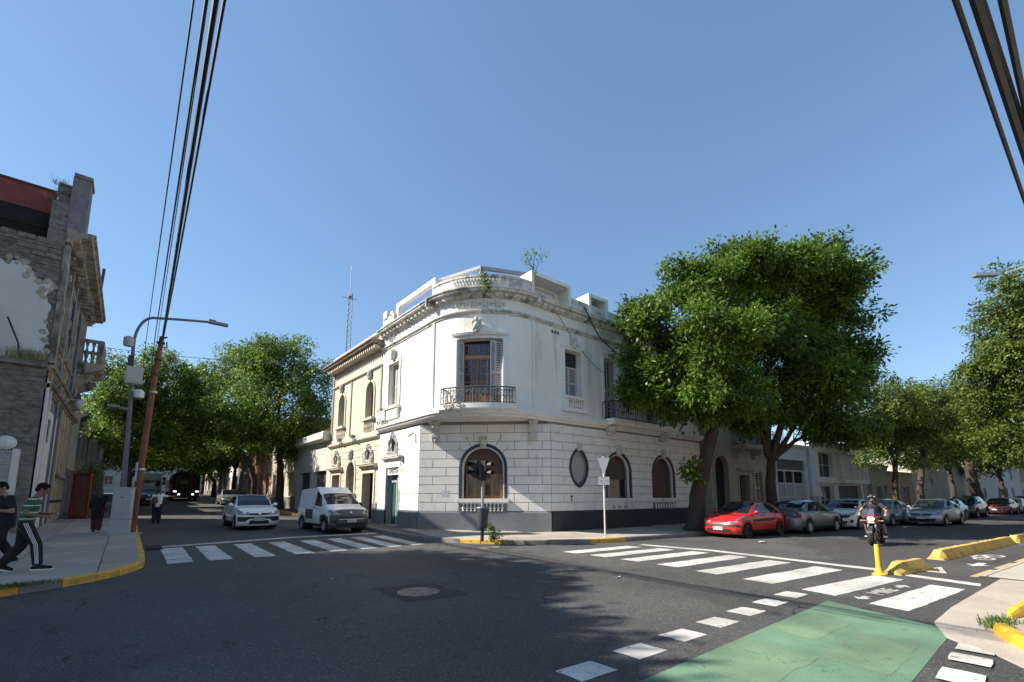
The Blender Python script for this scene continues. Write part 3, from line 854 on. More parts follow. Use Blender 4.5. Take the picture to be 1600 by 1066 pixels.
def blocks(f, s0, s1, z0, z1, rowh, length, ops, d0, d1, mat, parent, gap=0.024, stagger=0.5, name='stone_block', jointfn=None):
    """Rusticated courses: every block its own mesh, cut to the openings."""
    nrow = max(1, round((z1 - z0) / rowh)); rh = (z1 - z0) / nrow
    for r in range(nrow):
        za, zb = z0 + r * rh + gap / 2, z0 + (r + 1) * rh - gap / 2
        zm = (za + zb) / 2
        act = sorted([o for o in ops if s0 < o.c < s1 and o.z0 < zb and o.z1 > za], key=lambda o: o.c)
        nz = 6
        zsl = [za + (zb - za) * k / nz for k in range(nz + 1)]
        bounds = []; left = None
        for o in act:
            bounds.append((left, o)); left = o
        bounds.append((left, None))
        for lo, ro in bounds:
            L = (lambda z: s0) if lo is None else (lambda z, o=lo: o.c + o.w(z))
            Rr = (lambda z: s1) if ro is None else (lambda z, o=ro: o.c - o.w(z))
            lmin = min(L(z) for z in zsl); lmax = max(L(z) for z in zsl)
            rmin = min(Rr(z) for z in zsl); rmax = max(Rr(z) for z in zsl)
            if rmax - lmin < 0.06:
                continue
            off = (r % 2) * stagger * length
            js = []
            k = math.floor((lmin - s0 - off) / length) + 1
            while s0 + off + k * length < rmax:
                j = s0 + off + k * length
                if lmax + 0.18 < j < rmin - 0.18:
                    js.append(j)
                k += 1
            edges = [None] + js + [None]
            for a, b in zip(edges[:-1], edges[1:]):
                lp = [(L(z) + (gap * .3 if lo is None else 0.0), z) for z in zsl] if a is None else [(a + gap / 2, za), (a + gap / 2, zb)]
                rp = [(Rr(z) - (gap * .3 if ro is None else 0.0), z) for z in zsl] if b is None else [(b - gap / 2, za), (b - gap / 2, zb)]
                if a is None and lmax - lmin < 1e-4: lp = [lp[0], lp[-1]]
                if b is None and rmax - rmin < 1e-4: rp = [rp[0], rp[-1]]
                pts = lp[::-1] + rp
                if max(p[0] for p in pts) - min(p[0] for p in pts) < 0.05:
                    continue
                m = MB()
                j = random.uniform(-0.002, 0.002)
                m.prism(pts, d0, d1 + j, f)
                m.build(name, mat, parent)
def ring(o, w, d0, d1, f, z_from=None, grow0=0.0):
    """Band round an opening."""
    mb = MB()
    a = o.outline(grow0); b = o.outline(grow0 + w)
    n = len(a)
    start = 1 if o.kind != 'oval' else 0
    rng = range(1, n) if o.kind != 'oval' else range(n)
    for k in rng:
        k2 = (k + 1) % n
        p = [a[k], a[k2], b[k2], b[k]]
        mb.prism(p, d0, d1, f)
    return mb
def cornice_prof(d, z, depth, h):
    """Stepped classical moulding, closed (d, z) profile; top at z + h."""
    return [(d, z), (d + depth * .18, z), (d + depth * .22, z + h * .18), (d + depth * .45, z + h * .34), (d + depth * .5, z + h * .5),
            (d + depth * .86, z + h * .56), (d + depth * .9, z + h * .78), (d + depth, z + h * .84), (d + depth, z + h), (d, z + h)]
def baluster(mb, o, h, r, n=8):
    mb.lathe(o, [(r * .9, 0), (r * .9, h * .08), (r * .5, h * .12), (r, h * .34), (r * .95, h * .45), (r * .42, h * .72), (r * .5, h * .82), (r * .85, h * .9), (r * .85, h)], n)
def ornament(f, s, d, z, w, h, dep=0.1, kind='key'):
    """Small carved pieces: keystone masks, consoles, cartouches."""
    mb = MB()
    P = lambda a, b, c: f(s + a * w, d + b * dep, z + c * h)
    if kind == 'key':
        mb.prism([(s - w * .35, z), (s + w * .35, z), (s + w * .5, z + h), (s - w * .5, z + h)], d, d + dep * .6, f)
        for a, c, r in ((0, .45, .33), (-.28, .75, .22), (.28, .75, .22), (0, .85, .26), (-.2, .25, .2), (.2, .25, .2), (0, .1, .18)):
            mb.ball(P(a, .7, c), w * r, w * r, h * r * .8, 8, 5)
    elif kind == 'console':
        prof = []
        mb.box(s - w * .5, s + w * .5, d, d + dep, z + h * .86, z + h, f)
        mb.sweep([(d, z), (d + dep * .25, z), (d + dep * .45, z + h * .2), (d + dep * .35, z + h * .45), (d + dep * .75, z + h * .6), (d + dep * .92, z + h * .86), (d, z + h * .86)], s - w * .38, s + w * .38, f)
        for a in (-.22, .22):
            mb.ball(P(a, .55, .68), w * .2, w * .2, w * .22, 8, 5)
        mb.ball(P(0, .85, .72), w * .24, w * .24, w * .24, 8, 5)
        mb.ball(P(0, .3, .06), w * .2, w * .2, w * .25, 8, 5)
    elif kind == 'scroll':
        for k in range(16):
            a = k / 15 * 4.4 * math.pi; rr = 0.5 * (1 - k / 17)
            mb.ball(P(-.1 + rr * math.cos(a) * .6, .5, .5 + rr * math.sin(a)), w * .12, w * .12, h * .16, 6, 4)
        mb.sweep([(d, z + h * .2), (d + dep * .6, z + h * .3), (d + dep, z + h * .9), (d, z + h)], s - w * .1, s + w * .5, f)
    elif kind == 'relief':
        n = max(5, int(w / 0.16))
        for k in range(n):
            a = -.5 + (k + .5) / n
            mb.ball(P(a, .2, .5 + .22 * math.sin(k * 2.1)), w / n * .55, dep * .5, h * random.uniform(.18, .34), 7, 4)
            mb.ball(P(a, .25, .5 - .3 * math.sin(k * 2.1)), w / n * .3, dep * .4, h * random.uniform(.12, .2), 6, 4)
    elif kind == 'cartouche':
        for k in range(22):
            a = 2 * math.pi * k / 22
            r = 1 + .08 * math.sin(5 * a)
            mb.ball(P(.42 * math.cos(a) * r, .4, .46 + .36 * math.sin(a) * r), w * .09, dep * .4, w * .09, 6, 4)
        for a, c, r in ((0, .93, .15), (-.14, .86, .11), (.14, .86, .11), (-.46, .12, .12), (.46, .12, .12), (-.33, .05, .1), (.33, .05, .1), (0, .04, .1), (-.5, .3, .08), (.5, .3, .08)):
            mb.ball(P(a, .45, c), w * r, dep * .5, w * r * 1.1, 7, 4)
    return mb
def sash(o, f, d, parent, frame_mat, pane_mat, nx=2, nz=3, bar=0.05, depth=0.06, name='window', zsplit=None, pane_d=0.0):
    """Window in an opening: frame with glazing bars, one pane mesh per light (panes clipped to an arched head by the wall)."""
    mb = MB()
    s0, s1, z0, z1 = o.c - o.hw, o.c + o.hw, o.z0, o.z1
    ztop = z1
    mb.box(s0, s0 + bar, d, d + depth, z0, z1, f); mb.box(s1 - bar, s1, d, d + depth, z0, z1, f)
    mb.box(s0 + bar, s1 - bar, d, d + depth, z0, z0 + bar, f); mb.box(s0 + bar, s1 - bar, d, d + depth, z1 - bar, z1, f)
    for k in range(1, nx):
        s = s0 + (s1 - s0) * k / nx
        mb.box(s - bar / 2, s + bar / 2, d + .004, d + depth - .004, z0 + bar, z1 - bar, f)
    for k in range(1, nz):
        z = z0 + (z1 - z0) * k / nz
        mb.box(s0 + bar, s1 - bar, d + .008, d + depth - .008, z - bar * .35, z + bar * .35, f)
    w = mb.build(name, frame_mat, parent)
    for i in range(nx):
        for k in range(nz):
            p = MB()
            a, b = s0 + (s1 - s0) * i / nx, s0 + (s1 - s0) * (i + 1) / nx
            c, e = z0 + (z1 - z0) * k / nz, z0 + (z1 - z0) * (k + 1) / nz
            p.box(a + .01, b - .01, d + depth * .3, d + depth * .45, c + .01, e - .01, f)
            p.build('pane', pane_mat, w)
    return w
def shutter(f, s0, s1, z0, z1, d, parent, mat=SHUT, slats=None, tilt=0.0):
    """Louvred shutter leaf: frame plus slats."""
    mb = MB(); b = 0.045
    for a, c in ((s0, s0 + b), (s1 - b, s1)):
        mb.box(a, c, d, d + .04, z0, z1, f)
    for z in (z0, (z0 + z1) / 2 - .03, z1 - .06):
        mb.box(s0 + b, s1 - b, d + .001, d + .039, z, z + .06, f)
    o = mb.build('shutter', mat, parent)
    n = slats or int((z1 - z0) / 0.075)
    for k in range(n):
        z = z0 + .07 + (z1 - z0 - .14) * k / (n - 1)
        m = MB()
        m.prism_ = None
        m.sweep([(d + .004, z + .03), (d + .034, z - .01), (d + .036, z + .0), (d + .006, z + .04)], s0 + b, s1 - b, f)
        m.build('slat', mat, o)
    return o
def railing(f, s0, s1, d, z0, z1, mat, parent, ns=1, n=14, ends=None, name='railing'):
    """Wrought iron balcony front (and returns to the wall when ends is given) with scrolls."""
    mb = MB()
    for z, r in ((z1, .028), (z0 + .05, .018), (z1 - .12, .012)):
        mb.tube([f(s0 + (s1 - s0) * i / ns, d, z) for i in range(ns + 1)], r, 6)
    for i in range(n + 1):
        s = s0 + (s1 - s0) * i / n
        mb.tube([f(s, d, z0), f(s, d, z1)], .014 if i % 4 else .022, 5)
    for i in range(0, n, 2):
        sc = s0 + (s1 - s0) * (i + 1) / n
        for zz, sg in ((.38, 1), (.68, -1)):
            pts = []
            for k in range(13):
                a = k / 12 * 1.6 * math.pi; rr = (s1 - s0) / n * (.95 - .6 * k / 12)
                pts.append(f(sc + sg * rr * math.cos(a), d + .004, z0 + (z1 - z0) * zz + rr * math.sin(a)))
            mb.tube(pts, .011, 5)
    if ends is not None:
        for s in (s0, s1):
            mb.tube([f(s, ends, z1), f(s, d, z1)], .028, 6); mb.tube([f(s, ends, z0 + .05), f(s, d, z0 + .05)], .018, 6)
            k = max(2, int(abs(d - ends) / .13))
            for i in range(k):
                dd = ends + (d - ends) * i / k
                mb.tube([f(s, dd, z0), f(s, dd, z1)], .014, 5)
    return mb.build(name, mat, parent)
# ------------------------------------------------------------------ the white corner building
CB = thing('corner_building', (12.5, 16.5, 0.15), 'white two storey corner building with a rounded balcony bay and grey plinth', 'building', worldroot=True)
aR = Vector((1, -0.044)).normalized(); nR = Vector((-aR.y * -1 * -1, 0)); nR = Vector((aR.y, -aR.x))
FL = frame((9.82, 17.97), (0, 1), (-1, 0))
FC = frame((9.82, 17.97), (1, -1), (-1, -1)); LC = math.hypot(4.08, 4.08)
FR = frame((13.90, 13.89), aR, nR)
LEN_L, LEN_R = 4.25, 11.9
RAD = 3.0; ARC = RAD * math.pi / 2
def FU(s, d, z):
    """Upper storey: left wall (s<0), quarter round bay, right wall."""
    if s < 0:
        return Vector((9.82 - d, 16.89 - s, z))
    if s <= ARC:
        a = math.pi + s / RAD
        return Vector((12.82 + (RAD + d) * math.cos(a), 16.89 + (RAD + d) * math.sin(a), z))
    p = Vector((12.82, 13.93)) + aR * (s - ARC) + nR * (d + .04 * max(0, 1 - (s - ARC)))
    return Vector((p.x, p.y, z))
SU0, SU1 = -5.33, ARC + 13.0
# --- openings
o_door = Op(2.6, .72, .30, 3.02)
o_bay = Op(2.83, .93, 1.54, 3.80, 'arch')
o_oval = Op(1.68, .50, 2.16, 3.68, 'oval')
o_w2 = Op(4.43, .86, 1.55, 3.68, 'arch')
o_w3 = Op(8.15, .92, 1.55, 3.72, 'arch')
Z0, Z1 = 1.0, 4.75
base_z = -0.05
gw = wall(FL, 0, LEN_L, base_z, 4.9, [o_door], 0, reveal=.35).build('ground_floor_wall', JOINTW, CB)
gc = wall(FC, 0, LC, base_z, 4.9, [o_bay], 0, reveal=.35).build('ground_floor_wall', JOINTW, CB)
grw = wall(FR, 0, LEN_R, base_z, 4.9, [o_oval, o_w2, o_w3], 0, reveal=.35).build('ground_floor_wall', JOINTW, CB)
E_ = .042
blocks(FL, -.02, LEN_L, Z0, Z1 + .02, .375, 1.15, [Op(o_door.c, o_door.hw + .12, .2, 3.42)], .002, E_, WALLB, gw)
blocks(FC, -.0, LC + .0, Z0, Z1 + .02, .375, 1.2, [Op(2.83, 1.06, 1.0, 3.93, 'arch')], .002, E_, WALLB, gc)
blocks(FR, -.0, LEN_R, Z0, Z1 + .02, .375, 1.35, [Op(1.68, .62, 2.02, 3.83, 'oval'), Op(4.43, .99, 1.0, 3.81, 'arch'), Op(8.15, 1.05, 1.0, 3.85, 'arch')], .002, E_, WALLB, grw)
# --- plinth
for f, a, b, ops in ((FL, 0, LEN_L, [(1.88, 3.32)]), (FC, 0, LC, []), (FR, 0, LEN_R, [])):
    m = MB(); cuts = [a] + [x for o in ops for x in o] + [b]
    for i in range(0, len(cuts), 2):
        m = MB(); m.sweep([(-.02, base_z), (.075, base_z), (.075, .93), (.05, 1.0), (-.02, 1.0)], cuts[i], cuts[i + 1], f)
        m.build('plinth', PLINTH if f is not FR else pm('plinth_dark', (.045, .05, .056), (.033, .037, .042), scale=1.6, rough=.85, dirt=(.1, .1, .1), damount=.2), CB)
# --- arched windows of the ground floor
def arched_window(f, o, parent, blind_z, nb, bal=True, orange=True):
    w = ring(o, .13, -.02, .055, f).build('arch_surround', NAVY, parent)
    r2 = Op(o.c, o.hw - .07, o.z0, o.z1 - .07, 'arch')
    fr = ring(r2, .07, -.10, -.02, f).build('window_frame', WALLW, parent)
    m = MB(); m.poly([f(s, -.30, z) for s, z in o.outline(.05)]); m.build('glass', GLASS, fr)
    m = MB()
    pts = [(o.c - o.hw, blind_z), (o.c + o.hw, blind_z)] + [p for p in o.outline() if p[1] > max(blind_z, o.zs - .01)]
    m.poly([f(s, -.26, z) for s, z in pts]); m.build('roller_blind', BLIND, fr)
    if orange:
        for k in range(5):
            s = o.c - o.hw + (k + .5) * 2 * o.hw / 5
            m = MB(); m.box(s - .055, s + .055, -.29, -.24, o.z0, blind_z, f); m.build('mullion', WOOD, fr)
        m = MB(); m.box(o.c - o.hw, o.c + o.hw, -.288, -.25, o.z0, o.z0 + .12, f); m.build('rail', WOOD, fr)
    # sill and balustrade
    m = MB(); m.box(o.c - o.hw - .2, o.c + o.hw + .2, -.02, .17, o.z0 - .16, o.z0 - .005, f); m.box(o.c - o.hw - .17, o.c + o.hw + .17, .0, .12, o.z0 - .22, o.z0 - .16, f)
    m.build('sill', WALLW, parent)
    if bal:
        m = MB(); m.box(o.c - o.hw, o.c + o.hw, -.01, .012, 1.0, o.z0 - .22, f); m.build('balustrade_recess', pm('recess_grey', (.22, .21, .2)), parent)
        for k in range(nb):
            s = o.c - o.hw + (k + .5) * 2 * o.hw / nb
            m = MB(); baluster(m, f(s, .055, 1.0), o.z0 - 1.22, .062); m.build('baluster', WALLW, parent, smooth=40)
    else:
        m = MB(); m.box(o.c - o.hw - .16, o.c + o.hw + .16, 0, .07, 1.0, o.z0 - .22, f); m.build('apron', WALLW, parent)
    ornament(f, o.c, .03, o.z1 - .10, .36, .52, .16, 'key').build('keystone', ORN, parent, smooth=50)
arched_window(FC, o_bay, gc, 2.62, 11)
arched_window(FR, o_w2, grw, 2.45, 8, bal=False, orange=False)
arched_window(FR, o_w3, grw, 1.6, 8, orange=False)
m = ring(o_oval, .13, -.02, .055, FR).build('oval_surround', NAVY, grw)
mm = MB(); mm.poly([FR(s, -.12, z) for s, z in o_oval.outline(.03)]); mm.build('oval_panel', pm('oval_pane', (.40, .40, .38), (.33, .33, .31), rough=.5), grw)
ornament(FR, o_oval.c, .05, o_oval.z1 + .0, .26, .32, .12, 'key').build('keystone', ORN, grw, smooth=50)
# voussoir joints fanning out over the arches
for f, o in ((FC, o_bay), (FR, o_w2), (FR, o_w3)):
    par = gc if f is FC else grw
    for a in (38, 60, 120, 142):
        c, s_ = math.cos(R(a)), math.sin(R(a)); r0, r1 = o.hw + .14, o.hw + (.62 if a in (60, 120) else .5)
        m = MB(); t = Vector((-s_, c)) * .012
        P = [(o.c + r0 * c - t.x, o.zs + r0 * s_ - t.y), (o.c + r1 * c - t.x, o.zs + r1 * s_ - t.y), (o.c + r1 * c + t.x, o.zs + r1 * s_ + t.y), (o.c + r0 * c + t.x, o.zs + r0 * s_ + t.y)]
        m.prism(P, E_ - .01, E_ + .004, f); m.build('voussoir_joint', JOINTW, par)
# --- shop door on the left
dr = MB(); o = o_door
dr.box(o.c - o.hw, o.c - o.hw + .1, -.3, -.2, .3, 3.0, FL); dr.box(o.c + o.hw - .1, o.c + o.hw, -.3, -.2, .3, 3.0, FL); dr.box(o.c - o.hw, o.c + o.hw, -.3, -.2, 2.30, 2.40, FL); dr.box(o.c - .05, o.c + .05, -.29, -.21, .3, 2.30, FL)
door = dr.build('shop_door', pm('door_frame_grey', (.33, .36, .36), rough=.5), gw)
m = MB(); m.poly([FL(s, -.26, z) for s, z in o.outline()]); m.build('glass', glass('glass_green', (.05, .13, .11)), door)
m = MB(); m.box(o.c - o.hw + .1, o.c - .05, -.245, -.235, .35, 2.28, FL); m.build('pale_leaf', pm('door_leaf', (.34, .37, .36), rough=.4), door)
m = MB(); m.box(o.c - .62, o.c - .12, -.20, -.18, 2.44, 2.62, FL); m.build('notice', WHITEP, door)
m = MB(); m.box(o.c - .9, o.c + .9, -.1, .25, .14, .30, FL); m.build('step', CONCRETE, gw)
m = ring(o, .10, 0, .06, FL).build('door_surround', WALLW, gw)
sg = MB(); sg.box(o.c - .70, o.c + .70, -.06, -.02, 2.66, 3.0, FL); sgo = sg.build('shop_sign', WHITEP, gw)
FLm = lambda s, d, z: FL(2 * o_door.c - s, d, z)        # lettering runs the other way along this wall
text_mesh('OPSITEA', .30, pm('sign_blue', (.045, .075, .10), rough=.5), 'lettering', sgo, FLm, o.c, -.018, 2.825, sx=.92, bold=.008)
m = MB(); m.sweep(cornice_prof(0, 3.30, .30, .26), o.c - .98, o.c + .98, FL); m.build('door_hood', WALLW, gw)
m = MB(); m.box(o.c - .85, o.c + .85, 0, .08, 3.12, 3.30, FL); m.build('lintel', WALLW, gw)
ornament(FL, o.c, .03, 3.56, .98, 1.12, .14, 'cartouche').build('cartouche', ORN, gw, smooth=50)
m = MB(); m.prism([(o.c + .24 * math.cos(R(a)), 4.08 + .38 * math.sin(R(a))) for a in range(0, 360, 20)], .03, .05, FL); m.build('oval_light', GLASS, gw)
m = MB(); m.box(1.50, 1.66, .044, .05, 2.78, 2.98, FL); m.build('yellow_notice', pm('notice_yellow', (.75, .6, .06), rough=.5), gw)
m = MB(); m.box(1.45, 1.62, .03, .14, 3.22, 3.52, FL); m.build('alarm_box', STEEL, gw)
m = MB(); m.box(1.02, 1.34, .044, .048, 1.63, 1.88, FC); m.build('faded_poster', pm('poster', (.42, .44, .46), (.62, .62, .6), scale=14, rough=.6), gc)
for f, s, par in ((FL, .42, gw), (FR, .35, grw)):
    m = MB(); m.tube([f(s, .03, 4.42), f(s, .16, 4.44)], .02, 6); m.tube([f(s + .0, .14, 4.48), f(s + .12, .34, 4.30)], .055, 8); m.build('security_camera', WHITEP, par, smooth=40)
m = MB(); m.box(1.15, 1.20, .044, .047, 1.42, 1.66, FR); m.box(1.10, 1.25, .044, .0475, 1.60, 1.67, FR); m.box(1.13, 1.22, .044, .0475, 1.42, 1.48, FR); m.build('stencil_mark', IRON, grw)
m = MB()
random.seed(3)
for k in range(3):
    s, z = 3.95 + k * .45, 1.12 + random.uniform(-.03, .05)
    pts = [FR(s + .13 * math.sin(q * 1.7 + k) , .075, z + .09 * math.cos(q * 2.3 + k * 2)) for q in range(7)]
    m.tube(pts, .008, 4)
m.build('graffiti', IRON, grw)
# --- upper storey
u_left = Op(-3.92, .58, 6.05, 8.30)
u_bay = Op(2.34, .98, 5.32, 8.16)
u_r1 = Op(ARC + 2.50, .53, 6.12, 8.32)
u_r2 = Op(ARC + 5.18, .53, 5.36, 8.42)
u_r3 = Op(ARC + 8.4, .53, 5.36, 8.42)
u_r4 = Op(ARC + 11.2, .53, 6.12, 8.32)
UOPS = [u_left, u_bay, u_r1, u_r2, u_r3, u_r4]
uw = wall(FU, SU0, SU1, 4.9, 10.2, UOPS, 0, reveal=.42, step=.3).build('upper_wall', WALLW, CB, smooth=25)
# soffit under the bay
m = MB()
N = 14
for i in range(N):
    a = [FU(-1.08 + (ARC + 2.16) * k / N, .02, 4.9) for k in (i, i + 1)]
    b = [FC(LC * k / N, -.02, 4.9) for k in (i, i + 1)]
    m.poly([a[0], a[1], b[1], b[0]])
m.build('bay_soffit', WALLW, CB)
def band(prof, name, mat, ns=64, s0=SU0, s1=SU1, parent=CB, smooth=25):
    m = MB(); m.sweep(prof, s0, s1, FU, ns); return m.build(name, mat, parent, smooth=smooth)
band([(-.02, 4.86), (.10, 4.86), (.12, 4.92), (.26, 4.97), (.28, 5.05), (.34, 5.06), (.34, 5.14), (.06, 5.20), (.05, 5.40), (-.02, 5.42)], 'ledge', WALLW)
band([(-.02, 9.22), (.05, 9.22), (.06, 9.28), (.13, 9.32), (.13, 9.38), (-.02, 9.40)], 'string_course', MOULD)
m = MB(); m.sweep(cornice_prof(0, 9.90, .46, .36), SU0, SU1, FU, 80); co = m.build('cornice', MOULD, CB, smooth=25)
n = 62
for k in range(n):
    s = SU0 + (SU1 - SU0) * (k + .5) / n
    if s > ARC + 9.5: break
    m = MB(); m.box(s - .06, s + .06, .03, .27, 9.92, 10.06, FU); m.build('modillion', MOULD, co)
# pilaster strips at the ends of the bay
for s in (-.06, ARC + .06):
    m = MB(); m.box(s - .06, s + .06, -.02, .07, 5.42, 9.22, FU); m.build('pilaster_strip', WALLW, CB)
    m = MB(); m.box(s - .07, s + .07, .02, .49, 9.88, 10.29, FU); m.build('cornice_break', MOULD, CB)
for s, par in ((.72, gc), (LC - .72, gc)):
    ornament(FC, s, .02, 4.02, .38, .84, .55, 'console').build('console', ORN, CB, smooth=50)
# friezes
for s, w in ((2.34, 2.2), (ARC + 5.0, 1.2), (ARC + 7.1, 1.0), (-4.3, .7)):
    ornament(FU, s, .01, 9.46, w, .38, .06, 'relief').build('frieze_relief', ORN, CB, smooth=50)
# parapet round the roof
PARA = [(-.25, 10.24), (.16, 10.24), (.16, 10.76), (.20, 10.78), (.20, 10.88), (-.25, 10.88)]
band(PARA, 'parapet', MOULD, 24, -.05, ARC - .16)
band([(-.25, 10.30), (.12, 10.30), (.12, 10.44), (-.25, 10.44)], 'parapet', WALLW, 6, -4.0, -.05)
m = MB(); m.sweep([(-.2, 10.30), (.1, 10.30), (.1, 10.95), (-.2, 10.95)], SU0, -4.0, FU); m.box(-5.2, -4.75, -.2, .16, 10.9, 11.30, FU); m.box(-4.5, -4.2, -.15, .1, 10.9, 11.14, FU); m.build('parapet', MOULD, CB)
band([(-.25, 10.30), (.12, 10.30), (.12, 10.86), (-.25, 10.86)], 'parapet', MOULD, 10, ARC + 2.31, SU1)
pp = MB(); pp.sweep([(.16, 10.34), (.19, 10.34), (.19, 10.73), (.16, 10.73)], 1.15, 3.4, FU, 16); ppo = pp.build('parapet_panel', MOULD, CB, smooth=25)
for k in range(17):
    s = 1.28 + k * .125
    m = MB(); m.ball(FU(s, .19, 10.62 + .03 * (k % 2)), .05, .04, .07, 7, 4); m.ball(FU(s + .06, .19, 10.50), .03, .03, .05, 6, 4); m.build('leaf_relief', ORN, ppo)
# bay window: french door, folding shutters, surround
f = FU; o = u_bay
m = ring(o, .14, -.02, .06, f).build('window_surround', WALLW, uw)
m = MB(); m.sweep([(.0, 8.30), (.1, 8.30), (.14, 8.40), (.0, 8.42)], o.c - 1.2, o.c + 1.2, f, 10); m.build('hood_mould', WALLW, uw)
ornament(f, o.c - .1, .06, 8.36, .40, .62, .22, 'key').build('keystone', ORN, uw, smooth=50)
m = MB()
for i in range(8):
    s0, s1 = o.c - o.hw + 2 * o.hw * i / 8, o.c - o.hw + 2 * o.hw * (i + 1) / 8
    m.poly([f(s0, -.41, 5.3), f(s1, -.41, 5.3), f(s1, -.41, 8.2), f(s0, -.41, 8.2)])
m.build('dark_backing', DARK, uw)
sash(Op(1.90, .36, 5.36, 7.38), f, -.36, uw, WOOD, GLASSB, 2, 6, .055, .07, 'french_door')
sash(Op(2.66, .36, 5.36, 7.38), f, -.36, uw, WOOD, GLASSB, 2, 6, .055, .07, 'french_door')
for c in (1.90, 2.66):
    m = MB(); m.box(c - .30, c + .30, -.30, -.27, 5.42, 5.78, f); m.build('door_panel', WOOD, uw)
sash(Op(2.28, .78, 7.52, 8.02), f, -.36, uw, WOOD, GLASSB, 6, 1, .055, .07, 'transom_window')
m = MB(); m.box(1.48, 3.06, -.36, -.24, 7.38, 7.52, f); m.build('transom_rail', pm('wood_pale', (.48, .26, .1), rough=.5), uw)
for s0, s1, d in ((1.38, 1.62, -.14), (2.80, 3.02, -.06), (3.03, 3.30, -.16)):
    shutter(f, s0, s1, 5.36, 8.06, d, uw)
# bay balcony
m = MB(); m.sweep([(.0, 5.06), (.34, 5.06), (.42, 5.14), (.42, 5.34), (.0, 5.34)], .78, 3.80, f, 18); m.build('balcony_slab', WALLW, CB, smooth=25)
railing(f, .86, 3.72, .36, 5.34, 6.02, pm('iron_grey', (.085, .09, .095), rough=.6), CB, ns=18, n=26, ends=.02, name='balcony_railing')
# left window
f = FU; o = u_left
ring(o, .13, -.02, .06, f).build('window_surround', WALLW, uw)
ornament(f, o.c, .06, 8.42, .30, .55, .18, 'key').build('keystone', ORN, uw, smooth=50)
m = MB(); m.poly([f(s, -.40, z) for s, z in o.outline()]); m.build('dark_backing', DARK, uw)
for k in range(3):
    shutter(f, o.c - .56 + k * .28, o.c - .56 + k * .28 + .26, 6.07, 8.26, -.26, uw)
m = MB(); m.box(o.c - .75, o.c + .75, 0, .24, 5.92, 6.05, f); m.box(o.c - .68, o.c + .68, 0, .17, 5.42, 5.92, f); m.build('window_apron', WALLW, uw)
m = MB(); m.box(-5.28, -4.42, .20, .24, 5.28, 6.08, f); so = m.build('estate_board', WHITEP, CB)
m = MB(); m.box(-5.28, -4.42, .241, .245, 5.92, 6.08, f); m.box(-5.28, -4.42, .241, .245, 5.28, 5.42, f); m.build('dark_band', pm('board_dark', (.05, .06, .055), rough=.5), so)
m = MB()
for (a, b, c, d_) in ((-4.62, -4.45, 5.95, 6.05), (-5.2, -4.95, 5.95, 6.05), (-5.15, -4.98, 5.31, 5.39), (-4.9, -4.72, 5.31, 5.39)):
    m.box(a, b, .246, .248, c, d_, f)
m.build('light_blocks', pm('board_pale', (.45, .55, .4), rough=.5), so)
m = MB()
for k in range(5): m.box(-4.60, -4.50, .241, .244, 5.52 + k * .07, 5.56 + k * .07, f)
m.box(-5.2, -4.7, .241, .244, 5.80, 5.84, f); m.box(-5.05, -4.75, .241, .244, 5.49, 5.54, f)
m.build('small_print', pm('board_ink', (.09, .09, .12), rough=.6), so)
# right windows
o = u_r1
ring(o, .13, -.02, .06, f).build('window_surround', WALLW, uw)
ornament(f, o.c, .06, 8.44, .32, .5, .18, 'key').build('keystone', ORN, uw, smooth=50)
m = MB(); m.sweep([(0, 8.42), (.10, 8.42), (.13, 8.50), (0, 8.52)], o.c - .78, o.c + .78, f); m.build('hood_mould', WALLW, uw)
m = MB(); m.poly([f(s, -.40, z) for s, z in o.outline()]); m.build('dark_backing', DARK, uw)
m = MB(); m.box(o.c - .52, o.c + .52, -.34, -.30, 7.62, 8.3, f); m.build('roller_box', pm('roller_dark', (.035, .032, .035)), uw)
for k in range(2):
    shutter(f, o.c - .51 + k * .51, o.c + k * .51 - .01, 6.14, 7.62, -.30, uw)
m = MB(); m.box(o.c - .78, o.c + .78, 0, .26, 6.0, 6.12, f); m.box(o.c - .74, o.c - .5, 0, .2, 5.42, 6.0, f); m.box(o.c + .5, o.c + .74, 0, .2, 5.42, 6.0, f); m.box(o.c - .5, o.c + .5, 0, .04, 5.42, 6.0, f); m.box(o.c - .5, o.c + .5, .04, .2, 5.42, 5.58, f); m.build('window_apron', WALLW, uw)
for k in range(7):
    m = MB(); baluster(m, f(o.c - .43 + k * .143, .12, 5.58), .42, .055); m.build('baluster', WALLW, uw, smooth=40)
for o in (u_r2, u_r3, u_r4):
    ring(o, .13, -.02, .06, f).build('window_surround', WALLW, uw)
    ornament(f, o.c, .06, 8.5, .32, .5, .18, 'key').build('keystone', ORN, uw, smooth=50)
    m = MB(); m.sweep([(0, 8.52), (.10, 8.52), (.13, 8.60), (0, 8.62)], o.c - .78, o.c + .78, f); m.build('hood_mould', WALLW, uw)
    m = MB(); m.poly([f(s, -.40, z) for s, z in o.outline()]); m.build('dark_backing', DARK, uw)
    for k in range(4):
        shutter(f, o.c - .52 + k * .26, o.c - .52 + k * .26 + .24, o.z0 + .02, o.z1 - .04, -.30 + .03 * (k % 2), uw, slats=16)
# long balcony on the right wall
m = MB(); m.sweep([(.0, 5.02), (.62, 5.02), (.72, 5.12), (.72, 5.30), (.0, 5.30)], ARC + 4.45, ARC + 9.3, f, 4); m.build('balcony_slab', WALLW, CB)
railing(f, ARC + 4.5, ARC + 9.25, .66, 5.30, 6.15, IRON, CB, ns=4, n=34, ends=.02, name='balcony_railing')
for s in (ARC + 4.7, ARC + 9.0):
    ornament(f, s, .02, 4.42, .42, .58, .6, 'scroll').build('console', ORN, CB, smooth=50)
for k in range(3):
    s = ARC + 1.25 + .18 * k
    m = MB(); m.box(s - .05, s + .05, .0, .015, 8.92, 9.06, f); m.build('wall_vent', NAVY, uw)
